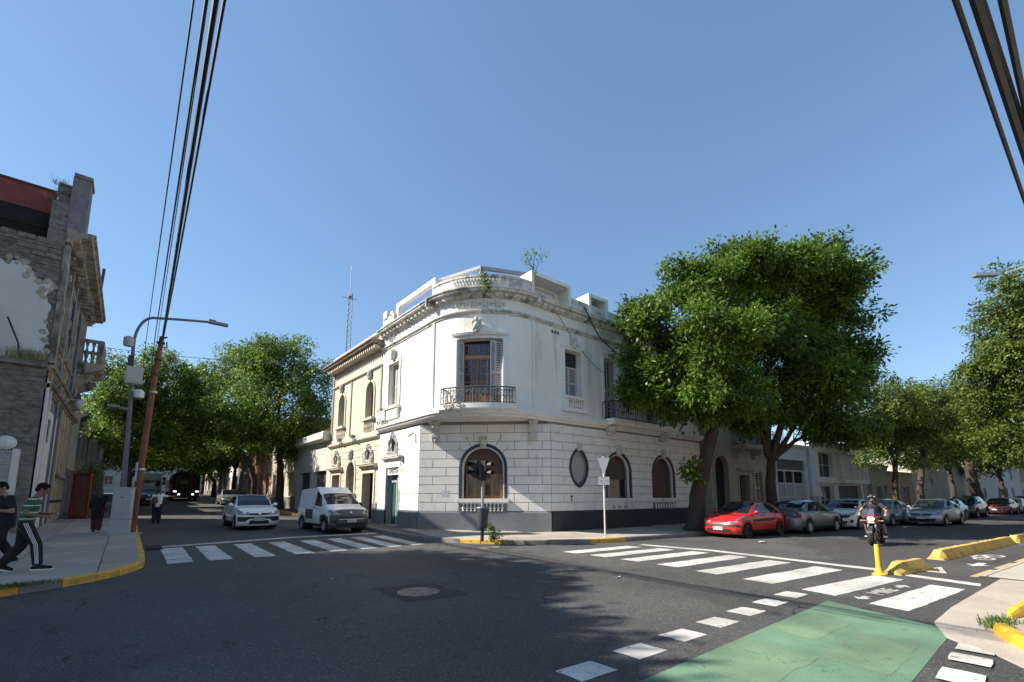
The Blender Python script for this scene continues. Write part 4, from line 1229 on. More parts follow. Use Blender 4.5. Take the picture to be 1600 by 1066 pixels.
# --- roof: slab, white frames on the terrace
m = MB(); m.poly([FU(SU0 + (SU1 - SU0) * k / 40, -.2, 10.31) for k in range(41)] + [(26, 29, 10.31), (9.9, 22.2, 10.31)]); m.build('roof_terrace', CONCRETE, CB)
def roof_frame(pts, t, name='terrace_frame', mat=WALLW):
    m = MB()
    t0 = t
    for i, (a, b) in enumerate(zip(pts[:-1], pts[1:])):
        t = t0 * (1 - .035 * i)
        a = Vector(a); b = Vector(b); d = (b - a); L = d.length; d.normalize()
        u = d.cross(UP if abs(d.z) < .9 else Vector((1, 0, 0))).normalized(); w = d.cross(u)
        m.obox((a + b) / 2, d, u, w, L / 2 + t * .98, t, t)
    return m.build(name, mat, CB)
x = 10.02
roof_frame([(x - .05, 20.85, 10.30), (x - .05, 20.85, 11.35), (x - .05, 17.2, 11.35), (x - .05, 17.2, 10.30)], .12)
roof_frame([(x + .2, 17.2, 11.352), (x + 2.4, 17.2, 11.352)], .11)
roof_frame([(12.44, 17.15, 10.35), (12.44, 17.15, 12.75)], .07, mat=STEEL); roof_frame([(12.40, 17.19, 12.82), (10.9, 18.9, 12.25)], .07, mat=WALLW); roof_frame([(12.52, 17.11, 12.80), (14.2, 15.6, 12.42)], .08, mat=STEEL); roof_frame([(10.9, 18.9, 12.1), (10.9, 18.9, 10.4)], .07); roof_frame([(14.2, 15.6, 12.2), (14.2, 15.6, 10.4)], .07)
m = MB(); m.box(12.6, 14.0, 18.2, 19.2, 10.32, 12.5); m.build('roof_box', pm('roof_grey', (.12, .13, .14), rough=.7), CB)
for s0, s1 in ((ARC - .15, ARC + 2.3), (ARC + 3.5, ARC + 4.9)):
    m = MB(); t = .16
    m.box(s0, s0 + t, -.55, .20, 10.25, 11.40, FU); m.box(s1 - t, s1, -.55, .20, 10.25, 11.40, FU); m.box(s0 + t, s1 - t, -.55, .20, 11.24, 11.40, FU); m.box(s0, s1, -1.9, -.552, 11.24, 11.38, FU)
    m.build('dormer_frame', WALLW, CB)
    m = MB(); m.box(s0 + t, s1 - t, -.62, -.56, 10.25, 11.24, FU); wo_ = m.build('dormer_wall', WALLW, CB)
    m = MB(); m.box(s0 + t + .35, s1 - t - .25, -.56, -.53, 10.6, 11.1, FU); m.build('window_frame', ALU, wo_)
    m = MB(); m.box(s0 + t + .42, s1 - t - .32, -.528, -.52, 10.66, 11.04, FU); m.build('blind', WHITEP, wo_)
m = MB(); m.sweep([(-2.4, 10.32), (-2.0, 10.32), (-2.0, 11.65), (-2.4, 11.65)], ARC + .2, ARC + 9.5, FU); m.build('roof_upstand', WALLW, CB)
# cables drooping across the right wall
def wire(pts, r, name, label, mat=CABLE, sag=0.0, n=16, parent=None, group=None):
    P = []
    for a, b in zip(pts[:-1], pts[1:]):
        a = Vector(a); b = Vector(b)
        for k in range(n):
            t = k / n; p = a.lerp(b, t); p.z -= sag * 4 * t * (1 - t); P.append(p)
    P.append(Vector(pts[-1]))
    m = MB(); m.tube(P, r, 5)
    o = m.build(name, mat, parent)
    if parent is None:
        tag(o, label, 'cable', group)
    return o
wire([FU(ARC + 2.7, .66, 10.30), FU(ARC + 4.2, .3, 9.2), FU(ARC + 7.5, .45, 7.9)], .03, 'hanging_cable', '', sag=.12, parent=CB)
wire([FU(ARC + 1.5, .08, 9.9), FU(ARC + 3.2, .1, 8.3), FU(ARC + 4.6, .1, 7.6)], .011, 'hanging_cable', '', sag=.08, parent=CB)
# ------------------------------------------------------------------ tan building next door (left street)
TB = thing('tan_building', (10.5, 26, .5), 'sandy tan two storey building with arched windows left of the white corner building', 'building', worldroot=True)
FT = frame((9.82, 22.225), (0, 1), (-1, 0)); LT = 7.5
t_w1 = Op(1.48, .52, 5.85, 7.88, 'arch'); t_w2 = Op(5.75, .52, 5.85, 7.88, 'arch')
t_lw = Op(3.75, .62, 1.80, 3.60, 'arch'); t_d1 = Op(1.25, .72, .40, 2.85); t_d2 = Op(6.1, .66, .42, 2.92)
tw = wall(FT, 0, LT, 0, 10.0, [t_w1, t_w2, t_lw, t_d1, t_d2], 0, reveal=.4).build('wall', TAN, TB)
blocks(FT, .0, LT, 1.3, 4.62, .40, 1.0, [Op(3.75, .80, 1.2, 3.78, 'arch'), Op(1.25, .92, .2, 4.05), Op(6.1, .86, .2, 4.05)], .002, .03, TANB, tw)
m = MB()
for a, b in ((0, .5), (2.0, 5.4), (6.8, LT)):
    m.sweep([(-.01, 0), (.09, 0), (.09, 1.24), (.05, 1.3), (-.01, 1.3)], a, b, FT)
m.build('plinth', pm('plinth_tan', (.20, .17, .13), (.14, .12, .095), scale=2, rough=.9, dirt=(.08, .07, .06), damount=.35), TB)
for prof, nm in (([(-.01, 4.62), (.10, 4.62), (.2, 4.72), (.22, 4.82), (.06, 4.90), (.05, 5.1), (-.01, 5.12)], 'ledge'), ([(-.01, 8.45), (.05, 8.45), (.12, 8.52), (.12, 8.58), (-.01, 8.60)], 'string_course')):
    m = MB(); m.sweep(prof, 0, LT, FT); m.build(nm, TAN, TB)
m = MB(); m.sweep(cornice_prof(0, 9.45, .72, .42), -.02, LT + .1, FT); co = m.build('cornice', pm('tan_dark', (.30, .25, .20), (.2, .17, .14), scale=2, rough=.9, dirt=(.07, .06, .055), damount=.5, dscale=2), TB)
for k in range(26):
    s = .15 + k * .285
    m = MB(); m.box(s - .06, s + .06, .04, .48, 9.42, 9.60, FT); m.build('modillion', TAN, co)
m = MB(); m.sweep([(-.25, 9.85), (.12, 9.85), (.12, 9.98), (-.25, 9.98)], 0, LT, FT); m.sweep([(-.22, 10.38), (.12, 10.38), (.12, 10.50), (-.22, 10.50)], 0, LT, FT)
for s in (0, 1.8, 3.6, 5.4, 7.1):
    m.box(s, s + .38, -.2, .1, 9.98, 10.38, FT)
pa = m.build('parapet', TAN, TB)
for k in range(34):
    s = .45 + k * .205
    m = MB(); baluster(m, FT(s, -.05, 9.98), .40, .055, 6); m.build('baluster', TAN, pa)
m = MB(); m.box(4.22, 4.34, 0, .05, 5.1, 8.45, FT); m.box(.0, .14, 0, .05, 5.1, 8.45, FT); m.box(LT - .2, LT, 0, .06, 5.1, 9.4, FT); m.build('pilaster_strip', pm('tan_line', (.3, .24, .18), rough=.9), TB)
for o in (t_w1, t_w2):
    ring(o, .13, 0, .06, FT).build('arch_surround', TAN, tw)
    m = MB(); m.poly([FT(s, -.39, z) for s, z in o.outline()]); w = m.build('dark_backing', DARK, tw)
    sash(Op(o.c, o.hw, o.z0, o.zs), FT, -.36, tw, WOOD_DARK, GLASS, 2, 3, .06)
    ornament(FT, o.c, .05, o.z1 + .12, .30, .52, .16, 'key').build('finial', ORN, tw, smooth=50)
    m = MB(); m.box(o.c - .72, o.c + .72, 0, .22, o.z0 - .14, o.z0, FT); m.box(o.c - .6, o.c + .6, 0, .05, 5.1, o.z0 - .14, FT); m.build('sill', TAN, tw)
    for k in range(7):
        m = MB(); baluster(m, FT(o.c - .45 + k * .15, .11, 5.14), o.z0 - 5.28, .05, 6); m.build('baluster', TAN, tw)
o = t_lw
ring(o, .16, 0, .08, FT).build('arch_surround', TAN, tw)
m = MB(); m.poly([FT(s, -.38, z) for s, z in o.outline()]); m.build('dark_backing', GLASS, tw)
m = MB()
for k in range(7):
    s = o.c - o.hw + (k + .5) * 2 * o.hw / 7
    m.tube([FT(s, -.12, o.z0), FT(s, -.12, o.zs + math.sqrt(max(0, o.hw ** 2 - (s - o.c) ** 2)))], .014, 5)
for z in (2.1, 2.7, 3.0): m.tube([FT(o.c - o.hw, -.12, z), FT(o.c + o.hw, -.12, z)], .014, 5)
m.build('window_grille', IRON, tw)
m = MB(); m.box(o.c - .85, o.c + .85, 0, .25, 1.62, 1.80, FT); m.build('sill', TAN, tw)
ornament(FT, o.c, .06, o.z1 + .12, .34, .56, .16, 'key').build('finial', ORN, tw, smooth=50)
for o in (t_d1, t_d2):
    ring(o, .14, 0, .07, FT).build('door_surround', TAN, tw)
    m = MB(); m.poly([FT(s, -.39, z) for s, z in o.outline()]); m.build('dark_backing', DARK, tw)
    if o is t_d1:
        m = MB(); m.box(o.c - .7, o.c - .02, -.36, -.28, .45, 2.2, FT); dl = m.build('door_leaf', pm('door_brown', (.17, .10, .075), (.12, .07, .05), scale=3, stretch=(5, 5, 1), rough=.6), tw)
        for z0, z1 in ((.6, 1.1), (1.2, 1.7), (1.8, 2.12)):
            m = MB(); m.box(o.c - .58, o.c - .14, -.28, -.25, z0, z1, FT); m.build('door_panel', WOOD_DARK, dl)
    m = MB(); m.box(o.c - .8, o.c + .8, -.1, .22, .20, .40, FT); m.build('step', CONCRETE, TB)
    m = MB(); m.sweep(cornice_prof(0, 3.05, .34, .30), o.c - 1.02, o.c + 1.02, FT); m.build('door_hood', TAN, tw)
    ornament(FT, o.c, .03, 3.36, .95, 1.0, .16, 'cartouche').build('cartouche', ORN, tw, smooth=50)
    m = MB(); m.prism([(o.c + .24 * math.cos(R(a)), 3.82 + .32 * math.sin(R(a))) for a in range(0, 360, 20)], .03, .05, FT); m.build('oval_light', GLASS, tw)
m = MB(); m.poly([FT(LT, 0, 0), FT(LT, 0, 10.0), FT(LT, -14, 10.0), FT(LT, -14, 0)]); m.poly([FT(0, -.1, 9.9), FT(LT, -.1, 9.9), FT(LT, -14, 9.9), FT(0, -14, 9.9)]); m.build('side_wall', TAN, TB)
for s in (3.0, 5.1):
    m = MB(); m.box(s - .13, s + .13, .2, .42, 4.86, 5.05, FT); m.tube([FT(s, .3, 4.86), FT(s, .3, 4.55)], .02, 5); m.build('wall_lamp', STEEL, TB)
# lattice mast behind it
mast = thing('lattice_mast', (15.0, 42.2, 1.0), 'thin grey lattice radio mast rising above the tan building', 'mast')
m = MB()
legs = [(.28 * math.cos(R(a)), .28 * math.sin(R(a))) for a in (90, 210, 330)]
for x, y in legs: m.tube([(x, y, 0), (x * .8, y * .8, 20.2)], .035, 5)
m.build('legs', STEEL, mast)
m = MB()
for k in range(34):
    z = 1.0 + k * .56
    for q in range(3):
        a, b = legs[q], legs[(q + 1) % 3]
        m.tube([(a[0] * .9, a[1] * .9, z), (b[0] * .9, b[1] * .9, z + .56)], .018, 4)
m.build('bracing', STEEL, mast)
m = MB(); m.tube([(0, 0, 19.8), (0, 0, 23.0)], .035, 5); m.tube([(-.7, 0, 19.6), (.7, 0, 19.7)], .03, 5); m.tube([(0, -.6, 19.5), (0, .6, 19.7)], .03, 5); m.ball((0, 0, 19.8), .22, .22, .12, 8, 4); m.build('aerial', STEEL, mast)
# ------------------------------------------------------------------ neighbouring houses
def row_house(name, label, f, s0, s1, h, mat, zf, ops, trim=None, depth=10.0, cornice=.35, door_mat=WOOD_DARK, plinth=None, group='row houses along the streets', roof=None, shutters=()):
    """A plain street house: wall with openings, windows with frames and panes, doors, cornice, roof and side walls."""
    root = thing(name, f((s0 + s1) / 2, -1, zf), label, 'building', group, worldroot=True)
    w = wall(f, s0, s1, zf - .6, h, [o for o, k in ops], 0, reveal=.3).build('wall', mat, root)
    trim = trim or mat
    for o, kind in ops:
        if kind == 'window':
            m = MB(); m.poly([f(s, -.29, z) for s, z in o.outline()]); m.build('glass', GLASS, w)
            sash(Op(o.c, o.hw, o.z0, o.z1 if o.kind == 'rect' else o.zs), f, -.27, w, SHUT, GLASS, 2, 2, .06)
            m = MB(); m.box(o.c - o.hw - .1, o.c + o.hw + .1, 0, .12, o.z0 - .1, o.z0 - .004, f); m.build('sill', trim, w)
            ring(o, .1, 0, .04, f).build('window_surround', trim, w)
        elif kind == 'shutter':
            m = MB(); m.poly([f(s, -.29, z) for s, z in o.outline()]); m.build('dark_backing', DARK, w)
            for k in range(2):
                shutter(f, o.c - o.hw + k * o.hw + .01, o.c - o.hw + (k + 1) * o.hw - .01, o.z0, o.z1, -.2, w, slats=14)
            ring(o, .1, 0, .04, f).build('window_surround', trim, w)
        elif kind == 'door':
            m = MB(); m.poly([f(s, -.29, z) for s, z in o.outline()]); d = m.build('door', door_mat, w)
            for k in (-1, 1):
                m = MB(); m.box(o.c + k * o.hw * .5 - o.hw * .36, o.c + k * o.hw * .5 + o.hw * .36, -.28, -.25, o.z0 + .2, o.z1 - .25, f); m.build('door_panel', door_mat, d)
            ring(o, .12, 0, .05, f).build('door_surround', trim, w)
        elif kind == 'garage':
            m = MB(); m.poly([f(s, -.29, z) for s, z in o.outline()]); d = m.build('garage_door', pm('garage_dark', (.05, .045, .042), (.035, .03, .03), scale=3, rough=.7), w)
            n = int((o.z1 - o.z0) / .28)
            for k in range(n):
                z = o.z0 + (o.z1 - o.z0) * k / n
                m = MB(); m.box(o.c - o.hw, o.c + o.hw, -.285, -.26, z + .02, z + (o.z1 - o.z0) / n - .02, f); m.build('door_slat', pm('garage_slat', (.07, .065, .06), rough=.6), d)
        elif kind == 'void':
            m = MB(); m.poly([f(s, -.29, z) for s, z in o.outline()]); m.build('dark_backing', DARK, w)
    if cornice:
        m = MB(); m.sweep(cornice_prof(0, h - .35, cornice, .3), s0, s1, f); m.build('cornice', trim, root)
    if plinth:
        cuts = [s0] + [x for o, k in sorted([q for q in ops if q[0].z0 < zf + .7], key=lambda q: q[0].c) for x in (o.c - o.hw - .12, o.c + o.hw + .12)] + [s1]
        for i in range(0, len(cuts), 2):
            m = MB(); m.box(cuts[i], cuts[i + 1], -.01, .05, zf - .6, zf + .8, f); m.build('plinth', plinth, root)
    m = MB()
    for s in (s0 + .004, s1 - .004):
        m.poly([f(s, 0, zf - .6), f(s, 0, h), f(s, -depth, h), f(s, -depth, zf - .6)])
    m.poly([f(s0, -.01, h - .05), f(s1, -.01, h - .05), f(s1, -depth, h - .05), f(s0, -depth, h - .05)])
    m.poly([f(s0, -depth, zf - .6), f(s1, -depth, zf - .6), f(s1, -depth, h), f(s0, -depth, h)])
    m.build('side_and_roof', mat, root)
    return root, w
def FSt(s, d, z):
    p = KC + SA * s + SN * (4.0 - d)
    return Vector((p.x, p.y, z))
# --- right street: beige arcaded house
b_arch = Op(12.62, .68, .15, 4.05, 'arch'); b_door = Op(15.0, .58, .15, 2.95); b_w2 = Op(16.6, .5, 1.1, 3.2)
b_u1 = Op(14.9, .5, 5.0, 7.4); b_u2 = Op(17.0, .5, 5.0, 7.4)
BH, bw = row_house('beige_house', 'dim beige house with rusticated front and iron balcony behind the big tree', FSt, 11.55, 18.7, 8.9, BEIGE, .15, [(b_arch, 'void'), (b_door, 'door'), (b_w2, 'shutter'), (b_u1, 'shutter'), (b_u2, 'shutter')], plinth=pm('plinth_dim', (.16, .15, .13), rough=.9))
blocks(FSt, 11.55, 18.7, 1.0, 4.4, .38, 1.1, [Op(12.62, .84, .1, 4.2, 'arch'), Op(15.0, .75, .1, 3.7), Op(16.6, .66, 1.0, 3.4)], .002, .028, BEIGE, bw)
ring(b_arch, .14, 0, .06, FSt).build('arch_surround', BEIGE, bw)
m = MB(); m.sweep([(0, 4.5), (.8, 4.5), (.9, 4.6), (.9, 4.78), (0, 4.78)], 13.9, 18.6, FSt); m.build('balcony_slab', BEIGE, BH)
railing(FSt, 13.95, 18.55, .84, 4.78, 5.75, IRON, BH, n=30, ends=.02, name='balcony_railing')
m = MB(); m.sweep(cornice_prof(0, 3.1, .3, .26), 14.2, 15.8, FSt); m.build('door_hood', BEIGE, BH)
for s in (14.2, 16.2, 18.3):
    ornament(FSt, s, .02, 3.95, .36, .55, .6, 'console').build('console', BEIGE, BH, smooth=50)
# --- gate house with metal gate
g_op = Op(21.05, 1.95, .15, 4.15)
GREYW = pm('wall_palegrey', (.52, .53, .53), (.45, .46, .46), scale=1.2, rough=.9, dirt=(.22, .22, .21), damount=.3, dscale=1.1, dstretch=(1, 1, .3))
GH, gwl = row_house('gate_house', 'pale grey house front with a tall metal gate of panels', FSt, 18.72, 23.4, 5.3, GREYW, .15, [(g_op, 'void')], cornice=.25)
GATE = pm('gate_grey', (.30, .33, .36), (.25, .27, .30), scale=2, rough=.6, dirt=(.15, .13, .12), damount=.2)
gt = MB(); t = .05
for s in (19.12, 20.3, 21.5, 22.95): gt.box(s - t, s + t, -.2, -.1, .2, 3.4, FSt)
for z in (.25, 1.55, 2.5, 3.4): gt.box(19.12, 22.95, -.19, -.11, z - t, z + t, FSt)
go = gt.build('gate_frame', pm('gate_light', (.5, .52, .53), rough=.6), gwl)
for a, b in ((19.17, 20.25), (20.35, 21.45), (21.55, 22.9)):
    for c, e in ((.3, 1.5), (1.6, 2.45)):
        m = MB(); m.box(a, b, -.175, -.15, c, e, FSt); m.build('gate_panel', GATE, go)
m = MB(); m.box(19.1, 22.95, -.16, -.12, 3.45, 4.12, FSt); m.build('void_shade_sheet', pm('void_dark', (.06, .065, .075), rough=.5), go)  # dark sheet standing for the unlit void above the gate
m = MB(); m.box(23.42, 24.25, -.6, .22, -.05, 5.6, FSt); m.build('corner_pillar', pm('pillar_blue', (.50, .54, .58), (.42, .46, .5), rough=.8), GH)
m = MB(); m.box(23.40, 24.27, -.5, .24, -.05, 1.6, FSt); m.build('pillar_base', pm('pillar_dark', (.24, .27, .32), rough=.8), GH)
# --- white modern house with shuttered terrace
w_a = Op(26.35, 1.15, 3.05, 4.95); w_b = Op(30.3, 2.1, 3.05, 5.0); w_c = Op(26.2, 1.1, .3, 2.4); w_d = Op(30.3, 2.1, .2, 2.45)
WHT = pm('house_white', (.62, .62, .60), (.54, .54, .52), scale=1.1, rough=.9, dirt=(.3, .29, .27), damount=.3, dscale=1.0, dstretch=(1, 1, .3))
WH, ww = row_house('white_house', 'white flat roofed two storey house with slatted terrace doors', FSt, 24.3, 32.9, 5.75, WHT, .15, [(w_a, 'window'), (w_b, 'void'), (w_c, 'window'), (w_d, 'garage')], cornice=.6)
m = MB(); m.box(28.0, 32.7, .0, .55, 2.62, 2.95, FSt); m.build('terrace_slab', WHT, WH)
m = MB(); m.box(24.3, 28.0, .0, .2, 2.62, 2.95, FSt); m.build('ledge', WHT, WH)
for k in range(3):
    a = 28.25 + k * 1.4
    m = MB(); m.box(a, a + 1.36, -.24, -.20, 3.05, 4.98, FSt); d = m.build('terrace_door', pm('door_palegrey', (.48, .52, .53), rough=.6), ww)
    for q in range(9):
        m = MB(); s = a + .06 + q * .145; m.box(s, s + .07, -.20, -.17, 3.12, 4.92, FSt); m.build('door_slat', WHITEP, d)
m = MB()
for k in range(32): m.tube([FSt(28.2 + k * .14, .5, 2.95), FSt(28.2 + k * .14, .5, 3.9)], .012, 4)
for z in (3.1, 3.9): m.tube([FSt(28.1, .5, z), FSt(32.65, .5, z)], .02, 5)
m.build('terrace_railing', WHITEP, WH)
for s in (28.1, 32.6): 
    m = MB(); m.box(s - .06, s + .06, .4, .52, 2.95, 5.4, FSt); m.build('terrace_post', WHITEP, WH)
# --- low grey houses and long wall farther down
row_house('grey_house', 'low grey house with small windows beyond the white house', FSt, 33.0, 38.5, 4.4, pm('wall_grey_a', (.40, .37, .32), (.33, .31, .27), rough=.9, dirt=(.16, .15, .13), damount=.3), .15, [(Op(34.2, .45, 1.6, 2.7), 'window'), (Op(36.2, .55, .15, 2.5), 'door'), (Op(37.6, .35, 1.7, 2.6), 'window')], cornice=.15)
row_house('ochre_house', 'narrow ochre house with a dark doorway behind the street trees', FSt, 38.55, 44.6, 3.9, pm('wall_ochre', (.42, .34, .24), (.34, .27, .19), rough=.9, dirt=(.15, .12, .1), damount=.3), .15, [(Op(40.0, .6, .15, 2.6), 'door'), (Op(42.5, .9, .9, 2.5), 'shutter')], cornice=.15)
row_house('blank_wall_building', 'tall blank beige wall with a dark base beyond the trees', FSt, 44.65, 62.0, 5.6, pm('wall_blank', (.46, .43, .37), (.37, .345, .3), scale=.5, rough=.9, dirt=(.2, .185, .16), damount=.4, dscale=.5, dstretch=(1, 1, .5)), .15, [(Op(50.5, .5, 2.8, 3.4), 'void')], cornice=0, plinth=pm('plinth_dim', (.16, .15, .13), rough=.9))
row_house('white_shed', 'white building with a lean profile at the far end of the right street', FSt, 62.05, 74.0, 5.0, WHT, .15, [(Op(66, 1.2, .15, 3.0), 'garage'), (Op(70.5, .6, 1.2, 2.6), 'window')], cornice=.2)
row_house('pale_far_house', 'pale far house at the right end of the street', FSt, 74.05, 92.0, 6.5, GREYW, .15, [(Op(78, .6, 1.1, 2.8), 'window'), (Op(82, .6, .15, 2.8), 'door'), (Op(86, .6, 1.1, 2.8), 'window'), (Op(80, .6, 4.0, 5.6), 'window'), (Op(86, .6, 4.0, 5.6), 'window')])
row_house('brick_far_house', 'brownish far house behind the last trees on the right', FSt, 92.05, 125.0, 7.5, pm('wall_brownish', (.30, .22, .17), rough=.9), .15, [(Op(100, .8, 1.1, 3.0), 'window'), (Op(110, .8, 1.1, 3.0), 'window'), (Op(105, .8, 4.2, 6.0), 'window')])
# --- left street, same side as the tan building
FLs = frame((9.82, 0), (0, 1), (-1, 0))
gz = road_z(33) + .2
n_a = Op(31.6, 1.3, gz, 3.3); n_b = Op(35.0, 1.3, gz, 3.3)
NH, nw = row_house('garage_building', 'low pale building with a wide blank fascia over dark garage doors', FLs, 29.76, 37.0, 5.25, pm('wall_fascia', (.50, .48, .44), (.43, .41, .37), scale=1.2, rough=.9, dirt=(.26, .25, .22), damount=.25), gz, [(n_a, 'garage'), (n_b, 'garage')], cornice=0)
m = MB(); m.sweep([(0, 5.2), (.35, 5.2), (.52, 5.3), (.52, 5.7), (.4, 5.8), (0, 5.8)], 29.78, 37.0, FLs, 3); m.build('fascia_band', pm('fascia_pale', (.52, .50, .46), rough=.9, dirt=(.2, .19, .17), damount=.3), NH)
for (y0, y1, hh, mt, lb, nm, n) in ((37.05, 45.0, 7.8, pm('wall_cream', (.52, .45, .34), (.42, .36, .27), rough=.9, dirt=(.2, .17, .14), damount=.35), 'cream two storey house with shuttered windows behind the street trees', 'cream_house', 3),
                            (45.05, 55.0, 6.4, pm('wall_pinkish', (.45, .27, .19), (.36, .21, .15), rough=.9, dirt=(.15, .1, .08), damount=.3), 'reddish two storey house down the left street', 'reddish_house', 4),
                            (55.05, 68.0, 7.6, pm('wall_pale2', (.56, .53, .47), (.47, .44, .39), rough=.9, dirt=(.22, .2, .18), damount=.3), 'pale house far down the left street beside the bus', 'pale_house', 5),
                            (68.05, 90.0, 8.6, pm('wall_buff', (.42, .36, .28), rough=.9, dirt=(.18, .16, .13), damount=.3), 'buff block at the far end of the left street', 'buff_house', 6)):
    z = road_z((y0 + y1) / 2) + .15
    ops = []
    for k in range(n):
        c = y0 + (y1 - y0) * (k + .5) / n
        ops.append((Op(c, .5, z + (0 if k == 1 else .9), z + 2.7), 'door' if k == 1 else 'shutter'))
        ops.append((Op(c, .5, z + 3.9, z + 5.7 if hh > 7 else z + 5.2), 'shutter' if k % 2 else 'window'))
    row_house(nm, lb, FLs, y0, y1, hh, mt, z, ops, plinth=pm('plinth_dim', (.16, .15, .13), rough=.9))
# --- left street, far side: houses beyond the ruin
FLw = frame((-2.65, 0), (0, 1), (1, 0))
row_house('low_wall_house', 'low dark lot wall beyond the ruined building on the left', FLw, 35.4, 40.0, 3.2, pm('wall_lot', (.24, .22, .19), (.17, .155, .135), rough=.95, dirt=(.09, .08, .07), damount=.4), road_z(37), [(Op(37.8, 1.0, road_z(38), 2.8), 'garage')], cornice=0)
row_house('shaded_house', 'shaded grey house behind the left hand trees', FLw, 40.05, 54.0, 7.0, pm('wall_shade', (.33, .31, .28), (.26, .245, .22), rough=.9, dirt=(.13, .12, .11), damount=.35), road_z(47) + .15, [(Op(42, .5, 1.6, 3.4), 'shutter'), (Op(45, .55, .9, 3.5), 'door'), (Op(48, .5, 1.6, 3.4), 'shutter'), (Op(51, .5, 1.6, 3.4), 'window'), (Op(45, .5, 4.4, 6.1), 'window'), (Op(49, .5, 4.4, 6.1), 'window')])
row_house('far_left_house', 'far brown house at the end of the left pavement', FLw, 54.05, 95.0, 8.0, pm('wall_brown2', (.26, .2, .155), rough=.9), road_z(70) + .15, [(Op(58 + 5 * k, .6, 2.4, 4.2), 'window') for k in range(7)])
# closing the view at the far ends of both streets
FEnd = frame((-20, 128), (1, 0), (0, -1))
row_house('end_block', 'block of flats closing the left street', FEnd, 0, 60, 14, pm('wall_end', (.36, .33, .29), rough=.9), road_z(128), [(Op(14 + 3 * k, .7, 4 + 3.2 * q, 5.8 + 3.2 * q), 'window') for k in range(8) for q in range(3)])
FEnd2 = frame((165, -40), (0, 1), (-1, 0))
row_house('end_block', 'wide pale block closing the right street', FEnd2, 0, 70, 12, pm('wall_end2', (.34, .33, .30), rough=.9), 0, [(Op(8 + 4 * k, .8, 2 + 3.4 * q, 4 + 3.4 * q), 'window') for k in range(12) for q in range(3)])
# near side of the right street, just out of frame on the right
FNr = lambda s, d, z: Vector((13.45 + SA.x * s - SN.x * (4.2 - d), 1.33 + SA.y * s - SN.y * (4.2 - d), z))
CRM = pm('wall_cream_near', (.58, .52, .42), (.50, .45, .36), rough=.9)
row_house('near_side_house', 'long pale house front at the right edge beyond the pavement', FNr, 30, 90, 6.5, GREYW, .15, [(Op(34 + 5 * k, .6, 1.2, 3.0), 'window') for k in range(10)])

# unseen blocks behind the viewer, added for bounced light and window reflections
row_house('unseen_corner_house', 'unseen cream house added on the near right corner, outside the picture', FNr, -1.5, 29.9, 7.2, CRM, .15, [(Op(2 + 4 * k, .7, .3 if k % 3 == 1 else 1.2, 3.0), 'door' if k % 3 == 1 else 'window') for k in range(7)] + [(Op(2 + 4 * k, .6, 4.4, 6.2), 'window') for k in range(7)])
FBl = frame((-3.6, -3.2), (-1, 0), (0, 1))
row_house('unseen_cream_house', 'unseen cream house added on the near left corner, outside the picture', FBl, 0, 40, 7.5, CRM, .15, [(Op(2 + 4 * k, .7, 1.2, 3.0), 'window') for k in range(9)] + [(Op(2 + 4 * k, .6, 4.4, 6.2), 'window') for k in range(9)])
FBs = frame((30, -60), (-1, 0), (0, 1))
row_house('unseen_end_house', 'unseen plain buildings added to close the street behind the viewer, outside the picture', FBs, 0, 60, 9, pm('wall_end3', (.45, .41, .35), rough=.9), 0, [(Op(6 + 5 * k, .8, 2 + 3.2 * q, 4 + 3.2 * q), 'window') for k in range(10) for q in range(2)])
# ------------------------------------------------------------------ ruined building on the left
RB = thing('ruined_building', (-5, 26, .3), 'tall crumbling stone building on the left with a bare party wall and balcony', 'building', worldroot=True)
STONE = pm('rough_stone', (.26, .24, .21), (.12, .108, .095), scale=3.2, stretch=(1, 1, 2.2), rough=.98, bump=1.0, bscale=9, dirt=(.045, .04, .037), damount=.42, dscale=1.6, dstretch=(1, 1, .8), fine=.3, fscale=40, detail=10)
FACE = pm('facade_worn', (.42, .37, .30), (.22, .19, .15), scale=2.2, rough=.95, bump=.5, bscale=12, dirt=(.05, .043, .037), damount=.6, dscale=2.6, dstretch=(1, 1, .35), fine=.2)
PLAST = pm('plaster_old', (.70, .68, .66), (.60, .585, .565), scale=.8, rough=.9, bump=.08, dirt=(.42, .40, .375), damount=.25, dscale=1.3)
PARTY = frame((-2.65, 23.8), (-1, 0), (0, -1))       # s runs to the left
FRU = frame((-2.65, 23.8), (0, 1), (1, 0)); LRU = 11.5
H = 12.0
gz = road_z(24)
# party wall: built up of rough courses, each proud or sunk
m = MB()
m.box(0.0, 14, -.4, 0, gz - .3, 11.35, PARTY); m.build('party_wall', STONE, RB)
random.seed(21)
pw = MB(); pw.box(0.02, 14, -.42, -.02, 11.35, 12.62, lambda s, d, z: PARTY(s, d - .5, z)); pw.build('shadow_recess', pm('recess_shadow_black', (.03, .026, .024), (.015, .013, .012), scale=2, rough=.98), RB)  # shadow of the recess is put into the near-black colour
cs = MB(); cs.box(.0, .5, -.7, .02, 11.3, 13.0, PARTY); cs.build('recess_jamb', STONE, RB)
z = 3.4; courses = 0
stones = []
while z < 11.2:
    h = random.uniform(.13, .24); s = .05
    while s < 5.2:
        w = random.uniform(.28, .6)
        inside = (6.55 < z < 10.1 and s > .45 + .25 * math.sin(z * 2.1))
        if not inside and random.random() < .82:
            stones.append((s, min(s + w, 5.2), z, z + h))
        s += w
    z += h
stones.sort(key=lambda q: q[0])
for i, (s0, s1, z0, z1) in enumerate(stones[:290]):
    q = MB(); e = random.uniform(.005, .055); j = .012
    q.prism([(s0 + j, z0 + j + random.uniform(0, .02)), (s1 - j, z0 + j), (s1 - j - random.uniform(0, .03), z1 - j), (s0 + j + random.uniform(0, .03), z1 - j - random.uniform(0, .02))], -.01, e, PARTY)
    q.build('rubble_stone', STONE, RB)
